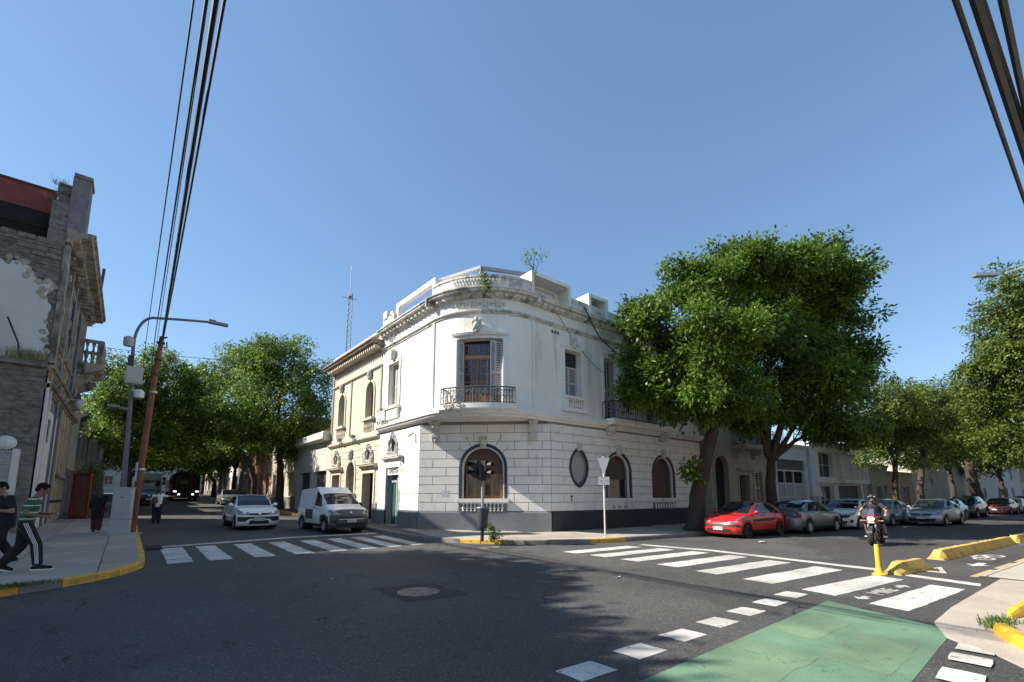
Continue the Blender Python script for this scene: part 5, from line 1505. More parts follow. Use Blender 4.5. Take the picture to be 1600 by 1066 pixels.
# remaining plaster, irregular edge
q = MB()
edge = [(.10, 6.62), (.16, 7.2), (.08, 7.7), (.2, 8.2), (.13, 8.7), (.3, 9.1), (.12, 9.45), (.28, 9.75), (.62, 9.62), (.72, 9.9), (.95, 9.7), (.8, 10.05), (1.1, 10.3), (1.35, 10.02), (1.7, 10.25), (2.4, 10.4), (3.4, 10.3), (5, 10.5), (12, 10.6), (12, 6.62)]
ed = []
for a, b in zip(edge[:-1], edge[1:]):
    n = 4 if abs(a[0] - b[0]) < 2 else 1
    for k in range(n):
        t = k / n; ed.append((a[0] + (b[0] - a[0]) * t + (random.uniform(-.05, .05) if k else 0), a[1] + (b[1] - a[1]) * t + (random.uniform(-.05, .05) if k else 0)))
ed.append(edge[-1])
q.prism(ed, .0, .075, PARTY); q.build('plaster_patch', PLAST, RB)
q = MB()
rim = [(p[0] - .02, p[1] + .03) for p in ed[:-4]]
for a in rim:
    if random.random() < .75:
        q = MB(); w = random.uniform(.04, .16); x0, z0 = a[0] + random.uniform(-.12, .16), a[1] + random.uniform(-.12, .12)
        q.prism([(x0 + w * random.uniform(.5, 1.2) * math.cos(t), z0 + w * random.uniform(.5, 1.2) * math.sin(t)) for t in (0, .9, 1.9, 2.9, 3.8, 4.9, 5.6)], .0, random.uniform(.05, .10), PARTY)
        q.build('plaster_flake', pm('plaster_edge', (.50, .45, .36), (.30, .26, .20), scale=6, rough=.95, bump=.6), RB)
# red band of the roof and the corner pier
q = MB(); q.box(.30, 14, -.9, -.5, 12.62, 13.55, PARTY); rbp = q.build('red_parapet', pm('red_sheet', (.30, .075, .055), (.20, .05, .04), scale=2.5, rough=.85, dirt=(.05, .035, .03), damount=.4, dscale=1.2, dstretch=(.6, 1, 1.5)), RB)
q = MB(); q.box(.38, 14, -.95, -.45, 13.55, 13.62, PARTY); q.build('coping', pm('coping_dark', (.10, .06, .05), rough=.9), rbp)
q = MB(); q.box(-.50, .02, -.9, .04, 11.9, 14.2, PARTY); q.box(-.55, .0, -.95, .10, 14.2, 14.34, PARTY); q.build('corner_pier', pm('pier_stone', (.22, .21, .21), (.13, .12, .12), scale=2.5, rough=.95, dirt=(.05, .05, .05), damount=.45, bump=.4), RB)
q = MB(); q.box(.03, .42, -.8, -.1, 12.0, 13.85, PARTY); q.build('pier_return', STONE, RB)
q = MB(); q.box(0, 14, -.02, .22, 6.38, 6.58, PARTY); q.build('ledge', STONE, RB)
# ground-level fill against the party wall: white painted brick lean-to
BR, nt, b = _nodes('white_brick')
tc = nt.nodes.new('ShaderNodeTexCoord'); mp = nt.nodes.new('ShaderNodeMapping'); mp.inputs['Rotation'].default_value = (R(90), 0, 0)
bt = nt.nodes.new('ShaderNodeTexBrick'); bt.inputs['Scale'].default_value = 4.2; bt.inputs['Color1'].default_value = (.5, .5, .49, 1); bt.inputs['Color2'].default_value = (.42, .42, .41, 1); bt.inputs['Mortar'].default_value = (.1, .1, .1, 1); bt.inputs['Mortar Size'].default_value = .03
nt.links.new(tc.outputs['Object'], mp.inputs[0]); nt.links.new(mp.outputs[0], bt.inputs['Vector']); nt.links.new(bt.outputs[0], b.inputs['Base Color']); b.inputs['Roughness'].default_value = .85
q = MB(); q.box(.52, 9, 0, .30, gz - .3, 3.24, PARTY); q.build('white_brick_wall', BR, RB)
q = MB(); q.box(.36, .52, 0, .34, gz - .3, 3.30, PARTY); q.build('white_post', PLAST, RB)
q = MB(); q.ball(PARTY(.72, .25, 3.5), .28, .2, .26, 9, 6); q.build('plaster_lump', PLAST, RB)
# street front
r_pan = Op(1.9, .62, 3.75, 4.7)
r_t = [Op(5.55 + 1.25 * k, .40, 1.45, 5.4) for k in range(3)]
r_far = Op(10.3, .6, .5, 4.2)
r_up = [Op(4.2, .5, 7.9, 10.6), Op(8.2, .55, 8.1, 10.9), Op(10.6, .45, 8.1, 10.6)]
rw = wall(FRU, 0, LRU, gz - .3, H, [r_pan, r_far] + r_t + r_up, 0, reveal=.4).build('street_wall', FACE, RB)
for o in [r_pan, r_far] + r_t + r_up:
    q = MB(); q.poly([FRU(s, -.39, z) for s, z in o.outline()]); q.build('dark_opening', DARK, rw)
q = MB(); q.box(.05, 4.6, .0, .05, gz, 4.95, FRU); 
q = wall(FRU, .05, 4.5, gz - .2, 5.0, [r_pan], .05, reveal=.05); q.build('painted_panel', PLAST, rw)
for s in (.0, .75, 3.1, 4.45):
    q = MB(); q.box(s, s + .14, .051, .13, gz - .2, 5.9, FRU); q.build('pilaster', PLAST if s < 3 else pm('pilaster_grey', (.15, .16, .17), rough=.9), rw)
CREAM = pm('cream_paint', (.50, .42, .28), (.38, .31, .2), scale=3, rough=.85, dirt=(.16, .13, .1), damount=.35)
for k in range(4):
    s = 4.95 + 1.25 * k
    q = MB(); q.box(s - .12, s + .12, .0, .16, 1.45, 5.5, FRU); q.build('cream_column', CREAM, rw)
q = MB(); q.box(4.7, 9.0, .0, .14, gz - .2, 1.36, FRU); q.build('cream_dado', CREAM, rw)
q = MB(); q.box(4.7, 9.0, .0, .2, 1.36, 1.46, FRU); q.build('dark_sill', IRON, rw)
for k in range(3):
    q = MB(); q.ball(FRU(5.5 + 1.2 * k, .22, 2.55), .14, .12, .14, 8, 5); q.build('carved_boss', FACE, rw, smooth=50)
for z0, dep in ((5.6, .28), (6.3, .22), (7.3, .18)):
    q = MB(); q.sweep(cornice_prof(0, z0, dep, .22), .0, LRU, FRU); q.build('moulding', FACE, rw)
q = MB(); q.sweep(cornice_prof(0, 11.45, .85, .55), -.05, LRU + .1, FRU); q.build('cornice', FACE, RB)
for k in range(22):
    s = .3 + k * .52
    if random.random() < .8:
        q = MB(); q.box(s - .08, s + .08, .02, random.uniform(.35, .55), 11.25, 11.55, FRU); q.build('modillion', FACE, RB)
for s in (.15, 2.6, 6.3, 9.6, 11.2):
    q = MB(); q.box(s - .2, s + .2, 0, random.uniform(.10, .2), 6.6, 11.3, FRU); q.build('upper_pilaster', FACE, RB)
for k in range(110):
    s, z, w = random.uniform(.1, 11), random.uniform(6.0, 11.4), random.uniform(.06, .26)
    q = MB(); q.prism([(s + w * math.cos(a + random.uniform(-.3, .3)), z + w * random.uniform(.6, 1.2) * math.sin(a)) for a in (0, 1.1, 2.2, 3.3, 4.4, 5.4)], 0, random.uniform(.03, .10), FRU); q.build('broken_render', random.choice((FACE, STONE, CREAM)), RB)
for o in r_up:
    ring(o, .16, 0, .1, FRU).build('window_surround', FACE, rw)
# balcony
q = MB(); q.sweep([(0, 7.72), (.5, 7.72), (1.1, 7.95), (1.18, 8.05), (1.18, 8.3), (0, 8.3)], 6.85, 9.6, FRU); q.build('balcony_slab', FACE, RB)
q = MB(); q.box(6.85, 9.6, 1.0, 1.15, 9.35, 9.5, FRU); q.box(6.86, 7.0, 0, 1.0, 9.35, 9.5, FRU); q.box(9.45, 9.59, 0, 1.0, 9.35, 9.5, FRU)
for s in (6.87, 9.33): q.box(s, s + .24, .9, 1.14, 8.3, 9.35, FRU)
q.box(6.87, 7.02, 0, .38, 8.3, 9.35, FRU)
bo_ = q.build('balcony_parapet', FACE, RB)
for k in range(9):
    q = MB(); baluster(q, FRU(7.3 + k * .24, 1.08, 8.3), 1.05, .09, 7); q.build('baluster', FACE, bo_)
for k in range(2):
    q = MB(); baluster(q, FRU(6.95, .52 + .24 * k, 8.3), 1.05, .09, 7); q.build('baluster', FACE, bo_)
for s in (7.2, 9.2):
    ornament(FRU, s, .0, 6.6, .5, 1.1, .9, 'console').build('console', FACE, RB, smooth=50)
# pipes, lamp, side closing walls, roof
for s, z0, z1, d in ((4.6, 9.0, 13.7, .10), (6.6, 6.6, 10.4, .2), (3.6, 5.0, 8.6, .08)):
    q = MB(); q.tube([FRU(s, d, z0), FRU(s, d, z1)], .05, 7); q.build('downpipe', STEEL, RB)
q = MB(); q.tube([FRU(7.3, .7, 11.9), FRU(7.3, .75, 13.5)], .07, 6); q.build('vent_pipe', IRON, RB)
q = MB(); q.ball(FRU(6.1, .55, 6.0), .2, .2, .24, 10, 6); q.tube([FRU(6.1, 0, 6.2), FRU(6.1, .55, 6.25)], .02, 5); q.build('globe_lamp', pm('globe_white', (.5, .5, .48), rough=.3), RB, smooth=40)
q = MB(); q.tube([PARTY(.72, .15, 6.55), PARTY(.78, .3, 7.1), PARTY(1.1, .5, 7.95)], .03, 5); q.build('bent_rod', IRON, RB)
q = MB(); q.poly([FRU(LRU, 0, gz - .3), FRU(LRU, 0, H), FRU(LRU, -10, H), FRU(LRU, -10, gz - .3)]); q.poly([FRU(0.4, 0, H - .02), FRU(LRU, 0, H - .02), FRU(LRU, -11, H - .02), FRU(.4, -11, H - .02)]); q.build('back_walls', STONE, RB)
# weeds growing on the ruin
def weeds(name, label, pts, n, h, mat, spread=.15):
    o = grass(name, pts, n, h, mat, label, spread)
    return o
DRYG = pm('dry_grass', (.34, .31, .13), (.22, .22, .08), scale=8, rough=.8)
weeds('ledge_weeds', 'tuft of dry grass hanging on the ledge of the ruined wall', [tuple(PARTY(.2 + .12 * k, .1, 6.56)) for k in range(7)], 420, .5, DRYG, .14)
weeds('pier_weeds', 'weeds growing beside the corner pier of the ruin', [tuple(PARTY(.25 + .1 * (k % 3), -.08, 12.3 + .35 * k)) for k in range(5)], 380, .3, GRASS, .12)
# red poster stand on the pavement by the ruin
ps = thing('poster_stand', (-1.72, 31.6, road_z(31.6) + .15), 'red framed poster stand on the left pavement', 'poster stand', rz=R(-35))
RED = pm('poster_red', (.22, .035, .02), rough=.5)
q = MB()
q.box(-.42, -.34, -.05, .05, 0, 2.25); q.box(.34, .42, -.05, .05, 0, 2.25); q.box(-.34, .34, -.05, .05, 2.12, 2.25); q.box(-.34, .34, -.05, .05, .0, .15); q.build('frame', RED, ps)
q = MB(); q.box(-.34, .34, -.03, .03, .15, 2.12); q.build('poster', pm('poster_print', (.24, .05, .025), (.16, .13, .11), scale=3.5, rough=.45, fine=.05, detail=2), ps)
# ------------------------------------------------------------------ street furniture
# traffic light with pedestrian heads and a litter bin
tl = thing('traffic_light', (9.35, 12.66, .15), 'grey traffic light pole with two backs of signal heads on the corner pavement', 'traffic light')
RT = Vector((.7646, -.6445, 0)); FW = Vector((.6445, .7646, 0))
m = MB(); m.tube([(0, 0, -.02), (0, 0, .62)], .062, 10); m.build('pole_base', IRON, tl, smooth=40)
m = MB(); m.tube([(0, 0, .6), (0, 0, 2.1)], .05, 10); m.build('pole', pm('pole_grey', (.30, .33, .36), rough=.5), tl, smooth=40)
m = MB(); m.obox((0, 0, 2.08), RT, FW, UP, .12, .07, .06); m.obox(RT * -.13 + Vector((0, 0, 2.2)), RT, FW, UP, .03, .03, .16); m.build('bracket', IRON, tl)
def signal_head(c, ang, lens):
    a = Vector((math.cos(ang), math.sin(ang), 0)); s = Vector((-a.y, a.x, 0)); c = Vector(c)
    m = MB(); m.obox(c, a, s, UP, .09, .15, .30); h = m.build('signal_head', BLACKP, tl)
    for k, z in enumerate((.14, -.14)):
        o = c + a * .09 + UP * z
        m = MB(); m.lathe(o, [(.105, 0), (.105, .012), (.02, .022)], 14, axis=a); m.build('lens', lens[k], h)
        m = MB()
        for q in range(11):
            t0 = R(-10 + 200 * q / 11); t1 = R(-10 + 200 * (q + 1) / 11)
            P = lambda t, d, r: o + a * d + (s * math.cos(t) + UP * math.sin(t)) * r
            m.poly([P(t0, 0, .125), P(t1, 0, .125), P(t1, .2, .12), P(t0, .2, .12)])
        m.build('visor', BLACKP, h)
    m = MB(); m.obox(c - a * .10, s, a, UP, .10, .012, .25); m.build('back_plate', pm('signal_grey', (.35, .35, .34), rough=.6), h)
LR = pm('lens_red', (.45, .02, .03), rough=.3); LD = pm('lens_dark', (.05, .05, .045), rough=.3)
signal_head((-.24, .17, 2.40), R(205), (LD, LD))
signal_head((.08, -.05, 2.40), R(290), (LR, LD))
bn = MB()
rings = [(.15, .42), (.17, .47), (.185, .8), (.20, 1.08), (.195, 1.12), (.17, 1.13), (.14, 1.12)]
bn.lathe((-.06, -.1, 0), rings, 16)
bin_ = thing('litter_bin', (9.35, 12.66, .15), 'dark grey litter bin strapped to the traffic light pole', 'bin')
ob = bn.build('body', pm('bin_dark', (.05, .055, .062), rough=.5), bin_, smooth=40)
m = MB(); m.lathe((-.06, -.1, 0), [(.203, 1.06), (.21, 1.08), (.21, 1.11), (.2, 1.13)], 16); m.build('rim', STEEL, bin_, smooth=40)
# yield sign seen from behind
ys_ = thing('road_sign', (13.49, 10.73, .15), 'back of a white triangular yield sign on a slim pole with a plate below', 'sign')
m = MB(); m.tube([(0, 0, -.02), (0, 0, 2.95)], .032, 8); m.build('pole', pm('pole_pale', (.62, .58, .55), rough=.5), ys_, smooth=40)
n_ = Vector((-.62, -.78, 0)).normalized(); s_ = Vector((-n_.y, n_.x, 0))
def tri(z0, w, h):
    return [(-w, z0 + h), (w, z0 + h), (.02, z0), (-.02, z0)]
fs = lambda s, d, z: s_ * s + n_ * (d + .05) + UP * z
m = MB(); m.prism(tri(2.30, .23, .60), -.02, -.008, fs); m.build('yield_panel', WHITEP, ys_)
m = MB(); m.prism([(-.2, 1.90), (.2, 1.90), (.2, 2.2), (-.2, 2.2)], -.02, -.008, fs); pl_ = m.build('name_plate', WHITEP, ys_)
for a, b in ((-.15, -.04), (.05, .15)):
    m = MB(); m.prism([(a, 2.03), (b, 2.03), (b, 2.06), (a, 2.06)], -.008, -.005, fs); m.build('bolt_strip', ALU, pl_)
# street lamp on the left
lp = thing('street_lamp', (-.02, 22.35, road_z(22.35) + .15), 'grey street lamp post with a long curved arm on the left', 'street lamp', worldroot=True)
pts = [(-.02, 22.35, .25), (-.10, 22.35, 2.5), (-.17, 22.35, 5.2), (-.27, 22.35, 7.3)] + [(-.27 + .55 * (1 - math.cos(R(a))), 22.35, 7.5 + 1.15 * math.sin(R(a))) for a in range(10, 91, 12)] + [(1.0, 22.35, 8.78), (2.1, 22.35, 8.95)]
m = MB(); m.tube(pts, [.10, .09, .075, .06] + [.05] * (len(pts) - 4), 10); m.build('post', pm('lamp_post', (.14, .15, .18), (.10, .11, .13), rough=.5), lp, smooth=40)
m = MB(); m.box(2.05, 2.75, 22.24, 22.46, 8.90, 9.0); m.box(2.05, 2.3, 22.28, 22.42, 9.0, 9.06); m.build('luminaire', STEEL, lp)
m = MB(); m.lathe((-.02, 22.35, .2), [(.17, 0), (.17, .04), (.12, .08), (.11, .5)], 12); m.build('foot', IRON, lp, smooth=40)
bx = thing('equipment_box', (-.1, 22.2, 5.8), 'white equipment box clamped high on the left lamp post', 'box', worldroot=True)
m = MB(); m.box(-.40, .12, 21.95, 22.25, 5.85, 6.5); m.build('case', pm('box_pale', (.42, .42, .40), (.36, .36, .34), rough=.6), bx)
m = MB(); m.box(-.36, .08, 21.93, 21.948, 5.9, 6.46); m.build('door', pm('box_door', (.46, .46, .44), rough=.6), bx)
m = MB(); m.box(-.38, -.22, 22.1, 22.3, 6.52, 6.95); m.build('antenna', IRON, bx)
sm = MB(); sm.lathe((-.42, 22.25, 7.32), [(.14, 0), (.16, .05), (.16, .32), (.12, .36), (.03, .4)], 10); tag(sm.build('junction_box', pm('box_pale', (.4, .4, .4)), smooth=40), 'small pale junction box near the top of the left lamp post', 'box')
cm_ = thing('dome_camera', (.05, 22.1, 5.3), 'white dome security camera below the equipment box', 'camera', worldroot=True)
m = MB(); m.tube([(-.15, 22.3, 5.66), (.05, 22.1, 5.62)], .05, 8); m.build('arm', WHITEP, cm_, smooth=40)
m = MB(); m.lathe((.06, 22.08, 5.2), [(.10, .12), (.16, .16), (.16, .38), (.08, .46)], 12); m.build('housing', WHITEP, cm_, smooth=40)
m = MB(); m.ball((.06, 22.08, 5.3), .10, .10, .1, 10, 6); m.build('dome', BLACKP, cm_, smooth=True)
m = MB(); m.tube([(-.18, 22.3, 4.9), (-.75, 22.2, 4.95)], .05, 8); m.box(-.8, -.45, 22.1, 22.32, 4.92, 5.0); tag(m.build('camera_arm', STEEL), 'short grey camera arm on the left lamp post', 'camera')
# rusty utility pole
up_ = thing('utility_pole', (.30, 22.2, road_z(22.2) + .15), 'leaning rusty utility pole beside the lamp post', 'pole', worldroot=True)
m = MB(); m.tube([(.28, 22.2, .2), (.36, 22.2, 3.0), (.46, 22.2, 6.2), (.56, 22.2, 7.9)], [.13, .115, .10, .085], 10); m.build('shaft', RUST, up_, smooth=40)
for z in (2.6, 5.6, 6.3, 6.9, 7.6):
    t = (z - .3) / 7.6; m = MB(); m.lathe((.28 + .28 * t, 22.2, z), [(.125, 0), (.13, .02), (.13, .06), (.125, .08)], 10); m.build('band', ALU if z < 6 else IRON, up_)
m = MB(); m.tube([(.54, 22.2, 7.5), (.75, 22.1, 7.45), (.72, 22.1, 7.7)], .025, 6); m.tube([(.55, 22.2, 7.8), (.72, 22.1, 7.9)], .03, 6); m.build('hook', IRON, up_)
m = MB(); m.box(.20, .27, 22.05, 22.1, 2.2, 2.9); m.build('sign_plate', pm('plate_blue', (.35, .42, .5), rough=.6), up_)
# grey cabinet
cb = thing('utility_cabinet', (-.04, 21.6, road_z(21.6) + .15), 'plain grey utility cabinet at the foot of the lamp post', 'cabinet', rz=R(-14))
CAB = pm('cabinet_grey', (.36, .39, .41), (.32, .345, .365), scale=2, rough=.7, dirt=(.2, .2, .19), damount=.18)
m = MB(); m.box(-.26, .26, -.18, .18, 0, .52); m.build('base', CAB, cb)
m = MB(); m.box(-.26, .26, -.18, .18, .535, 1.62); bd = m.build('body', CAB, cb)
m = MB(); m.box(-.28, .28, -.2, .2, 1.62, 1.66); m.build('cap', CAB, cb)
m = MB(); m.box(-.22, .22, -.19, -.181, .6, 1.56); m.build('door', CAB, bd)
m = MB(); m.tube([(-.04, -.2, 1.3), (.06, -.2, 1.3)], .012, 6); m.build('handle', IRON, bd)
m = MB()
for k in range(40):
    a = random.uniform(0, 6.28); r = random.uniform(.2, .75)
    m.ball((-.0 + r * math.cos(a), 21.4 + r * .6 * math.sin(a), road_z(21.4) + .165), random.uniform(.03, .07), random.uniform(.03, .07), random.uniform(.02, .045), 6, 4)
rb = m.build('rubble', CONCRETE); rb['kind'] = 'stuff'; rb['label'] = 'loose rubble round the foot of the grey cabinet'; rb['category'] = 'rubble'
# lamp on the right, post beyond the frame
l2 = thing('street_lamp', (30.5, -2.4, .15), 'street lamp head reaching in from the right edge above the trees', 'street lamp', worldroot=True)
m = MB(); m.tube([(30.5, -2.4, .1), (30.5, -2.4, 9.0), (30.45, -2.2, 11.2), (30.2, -.95, 11.95), (29.4, -.2, 11.62), (28.8, .4, 11.38)], [.1, .08, .065, .055, .05, .05], 10); m.build('post', pm('lamp_post2', (.33, .34, .34), rough=.5), l2, smooth=40)
m = MB(); d = Vector((-.75, .66, -.03)).normalized(); s = d.cross(UP).normalized(); m.obox(Vector((28.1, 1.0, 11.29)), d, s, s.cross(d), .52, .13, .07); m.obox(Vector((28.3, .85, 11.42)), d, s, s.cross(d), .08, .07, .06); m.build('luminaire', ALU, l2)
# round sign far right
rs = thing('road_sign', (74, 2.0, .15), 'round pale road sign on a post far down the right street', 'sign')
m = MB(); m.tube([(0, 0, 0), (0, 0, 2.6)], .05, 6); m.build('pole', WHITEP, rs)
m = MB(); m.lathe((0, 0, 2.6), [(.42, 0), (.42, .03)], 16, axis=(-1, 0, 0)); m.build('disc', WHITEP, rs)

# ------------------------------------------------------------------ overhead cables
PT = (.58, 22.15, 7.85)
wire([PT, (.30, 5.45, 7.5), (.15, -4, 7.6)], .034, 'overhead_cable', 'thickest black cable running overhead to the rusty pole', sag=.12, group='overhead cables on the left')
wire([(.60, 22.1, 7.75), (.37, 5.45, 7.3), (.3, -4, 7.4)], .019, 'overhead_cable', 'thinner black cable alongside the thickest one', sag=.16, group='overhead cables on the left')
wire([(.9, 62, 9.2), (.40, 25.5, 9.0), (.21, 5.6, 7.3), (.1, -4, 7.2)], .018, 'overhead_cable', 'thin black cable crossing the others on the left', sag=.1, group='overhead cables on the left')
wire([(.2, 62, 8.9), (.1, 24.2, 8.6), (.1, 5.7, 7.3), (0, -4, 7.2)], .012, 'overhead_cable', 'leftmost thin overhead cable', sag=.12, group='overhead cables on the left')
wire([(.8, 62, 8.2), (.42, 22.3, 7.7), (.22, 5.6, 7.2), (.1, -4, 7.1)], .009, 'overhead_cable', 'thinnest overhead cable left of the thick one', sag=.05, group='overhead cables on the left')
for k, (p0, p1, r, lb) in enumerate((((10.9, -.17, 6.5), (5.82, .13, 6.5), .026, 'leftmost of the thick black cables in the top right corner'), ((9.2, -.21, 6.5), (5.99, 0.0, 6.5), .046, 'thick bundle in the middle of the top right cables'), ((8.7, -.235, 6.55), (6.07, -.04, 6.55), .026, 'black cable beside the middle bundle in the top right'), ((8.0, -.25, 6.5), (6.2, -.17, 6.5), .034, 'rightmost thick cable in the top right corner'))):
    a = Vector(p0); b = Vector(p1); d = b - a
    wire([a - d * 6, a, b, b + d * 3], r, 'overhead_cable', lb, sag=0, n=3, group='overhead cables in the top right')
wire([(9.2, 29.7, 10.2), (-2.4, 38, 11.0)], .02, 'street_wire', 'thin wire crossing from the tan building over the left street', sag=.3)
wire([tuple(FSt(33, .1, 5.6)), (64, 3.2, 7.4)], .02, 'street_wire', 'thin wire strung low across the trees on the right', sag=.2)
wire([(44, 8.6, 10.6), (48.5, 4.0, 10.7)], .018, 'street_wire', 'short wire high between trees on the right', sag=.1)
# ------------------------------------------------------------------ trees
LEAF_DARK = leafmat('leaf_ash', (0.024, 0.062, 0.010), (0.135, 0.235, 0.028), .40, .42)
LEAF_MID = leafmat('leaf_mid', (0.028, 0.07, 0.012), (0.14, 0.25, 0.032), .42, .45)
LEAF_YEL = leafmat('leaf_yellowish', (0.035, 0.07, 0.013), (0.17, 0.24, 0.04), .38, .5)
def leaf_mesh(name, lobes, n, size, mat, seed, shell=.55, spread=.22, per=16, droop=.1, sprays=True):
    """Leaflets in clumps through the lobes: each leaflet a small folded blade, compound sprays near the surface."""
    rng = np.random.default_rng(seed)
    lobes = np.array(lobes, float)
    if n > 3000:                               # break every lobe up into smaller tufts with gaps between them
        sub_ = []
        for lb in lobes:
            k = 15
            dd = rng.normal(size=(k, 3)); dd /= np.linalg.norm(dd, axis=1)[:, None]
            rr = rng.uniform(.62, 1.0, k); sz = rng.uniform(.26, .46, k)
            for q in range(k):
                sub_.append((*(lb[:3] + dd[q] * lb[3:6] * rr[q]), *(lb[3:6] * sz[q] * np.array([1.1, 1.1, .8]))))
            sub_.append((*lb[:3], *(lb[3:6] * .62)))
        lobes = np.array(sub_)
    area_ = (lobes[:, 3] * lobes[:, 4] * lobes[:, 5]) ** (2 / 3)
    nc = max(4, n // per)
    idx = rng.choice(len(lobes), nc, p=area_ / area_.sum())
    d = rng.normal(size=(nc, 3)); d /= np.linalg.norm(d, axis=1)[:, None]
    # bumpy lobe surface
    ph = rng.uniform(0, 6.28, (len(lobes), 6))
    bump = 1 + .13 * np.sin(d[:, 0] * 5 + ph[idx, 0]) * np.sin(d[:, 1] * 5 + ph[idx, 1]) + .10 * np.sin(d[:, 2] * 8 + ph[idx, 2]) + .08 * np.sin(d[:, 0] * 11 + d[:, 2] * 9 + ph[idx, 3])
    r = np.where(rng.random(nc) < shell, rng.uniform(.86, 1.06, nc), rng.uniform(.35, .95, nc)) * bump
    r = np.where(rng.random(nc) < .10, rng.uniform(1.04, 1.24, nc) * bump, r)
    cen = lobes[idx, :3] + d * lobes[idx, 3:6] * r[:, None]
    ctint = np.clip(.42 + .30 * rng.normal(size=nc) + .3 * (r - .8), 0, 1)  # tint rises outwards: shade inside the crown painted as darker leaves
    # spray axis: outward and a bit down
    ax = d * .8 + rng.normal(size=(nc, 3)) * .45 + np.array([0, 0, -droop]); ax /= np.linalg.norm(ax, axis=1)[:, None]
    ci = np.repeat(np.arange(nc), per)
    N = len(ci)
    t = np.tile(np.linspace(-.5, .5, per), nc) + rng.normal(0, .08, N)
    side = rng.normal(size=(N, 3)); side -= (side * ax[ci]).sum(1)[:, None] * ax[ci]; side /= np.linalg.norm(side, axis=1)[:, None]
    pos = cen[ci] + ax[ci] * (t * spread * 2.6)[:, None] + side * (np.abs(rng.normal(0, spread * .55, N)))[:, None] + rng.normal(0, spread * .25, (N, 3))
    ld = side * .75 + ax[ci] * .55 + rng.normal(0, .25, (N, 3)) + np.array([0, 0, -.2]); ld /= np.linalg.norm(ld, axis=1)[:, None]
    nm = d[ci] * .55 + np.array([0, 0, .75]) + rng.normal(0, .5, (N, 3)); nm -= (nm * ld).sum(1)[:, None] * ld; nm /= np.linalg.norm(nm, axis=1)[:, None] + 1e-9
    wd = np.cross(ld, nm)
    s = size * rng.uniform(.7, 1.35, N)
    L = ld * s[:, None]; W = wd * (s * .23)[:, None]; Nn = nm * (s * .05)[:, None]
    v = np.empty((N, 4, 3))
    v[:, 0] = pos; v[:, 1] = pos + L * .45 + W + Nn; v[:, 2] = pos + L; v[:, 3] = pos + L * .45 - W + Nn
    me = bpy.data.meshes.new(name)
    me.vertices.add(N * 4); me.vertices.foreach_set('co', v.reshape(-1).astype(np.float32))
    me.loops.add(N * 4); me.loops.foreach_set('vertex_index', np.arange(N * 4, dtype=np.int32))
    me.polygons.add(N); me.polygons.foreach_set('loop_start', np.arange(0, N * 4, 4, dtype=np.int32)); me.polygons.foreach_set('loop_total', np.full(N, 4, np.int32))
    a = me.attributes.new('tint', 'FLOAT', 'FACE')
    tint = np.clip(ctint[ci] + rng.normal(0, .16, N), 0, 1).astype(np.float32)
    a.data.foreach_set('value', tint)
    me.materials.append(mat)
    me.update(calc_edges=True); me.validate()
    return me
def limb(mb, a, b, r0, r1, rng, wob=.12, n=7):
    a = Vector(a); b = Vector(b); pts = []; rs = []
    L = (b - a).length
    for k in range(n + 1):
        t = k / n
        p = a.lerp(b, t) + Vector((rng.gauss(0, 1), rng.gauss(0, 1), rng.gauss(0, .5))) * wob * L * .12 * (0 if k in (0, n) else 1)
        p.z += L * .06 * math.sin(math.pi * t)
        pts.append(p); rs.append(r0 + (r1 - r0) * t)
    mb.tube(pts, rs, 7)
    return pts
def tree(name, label, base, trunk, r0, lobes, n, size, mat, seed, group='street trees', per=16, spread=.22, shell=.55, flare=1.5):
    """trunk: list of points up to the fork; one limb to each lobe and twigs inside it."""
    rng = random.Random(seed)
    root = thing(name, base, label, 'tree', group, worldroot=True)
    mb = MB()
    P = [Vector(p) for p in trunk]
    pts = []; rs = []
    for i in range(len(P) - 1):
        for k in range(5):
            t = k / 5; p = P[i].lerp(P[i + 1], t); h = (p.z - P[0].z)
            pts.append(p + Vector((rng.gauss(0, .02), rng.gauss(0, .02), 0))); rs.append(r0 * (1 + (flare - 1) * math.exp(-h * 3.2)) * (1 - .28 * (i + t) / (len(P) - 1)))
    pts.append(P[-1]); rs.append(r0 * .7)
    mb.tube(pts, rs, 12)
    tr = mb.build('trunk', BARK, root, smooth=True)
    fork = P[-1]
    for lb in lobes:
        c = Vector(lb[:3])
        start = fork if c.z > fork.z - .3 else min(pts, key=lambda q: abs(q.z - max(c.z - .4, P[0].z + .5)))
        b = MB()
        lp = limb(b, start, c, min(r0 * .5, .16), .035, rng)
        for _ in range(5):
            d = Vector((rng.gauss(0, 1), rng.gauss(0, 1), rng.gauss(.3, .8))).normalized()
            e = c + Vector((d.x * lb[3], d.y * lb[4], d.z * lb[5])) * .8
            limb(b, lp[rng.randint(3, 6)], e, .035, .01, rng, n=4)
        b.build('branch', BARK, root, smooth=True)
    me = leaf_mesh('crown', lobes, n, size, mat, seed, spread=spread, per=per, shell=shell)
    link('crown', me, root)
    return root
LOBES_A = [(17.33, 11.06, 9.37, 1.5, 1.63, 1.79), (17.01, 11.52, 6.89, 1.2, 1.43, 1.72), (19.04, 9.37, 10.8, 1.73, 1.76, 1.79), (18.43, 9.08, 7.91, 2.61, 2.42, 2.2), (17.85, 10.35, 5.79, 1.53, 1.6, 1.67), (18.75, 8.54, 5.76, 2.14, 1.84, 1.47), (21.15, 8.64, 12.3, 1.67, 1.6, 1.51), (18.5, 10.0, 2.72, .66, .6, .55), (20.4, 10.2, 7.2, 1.8, 1.8, 1.8)]
LOBES_A = [(x, y, z + (.2 if z > 4 else 0), a * .80, b * .80, c * .80) for x, y, z, a, b, c in LOBES_A]
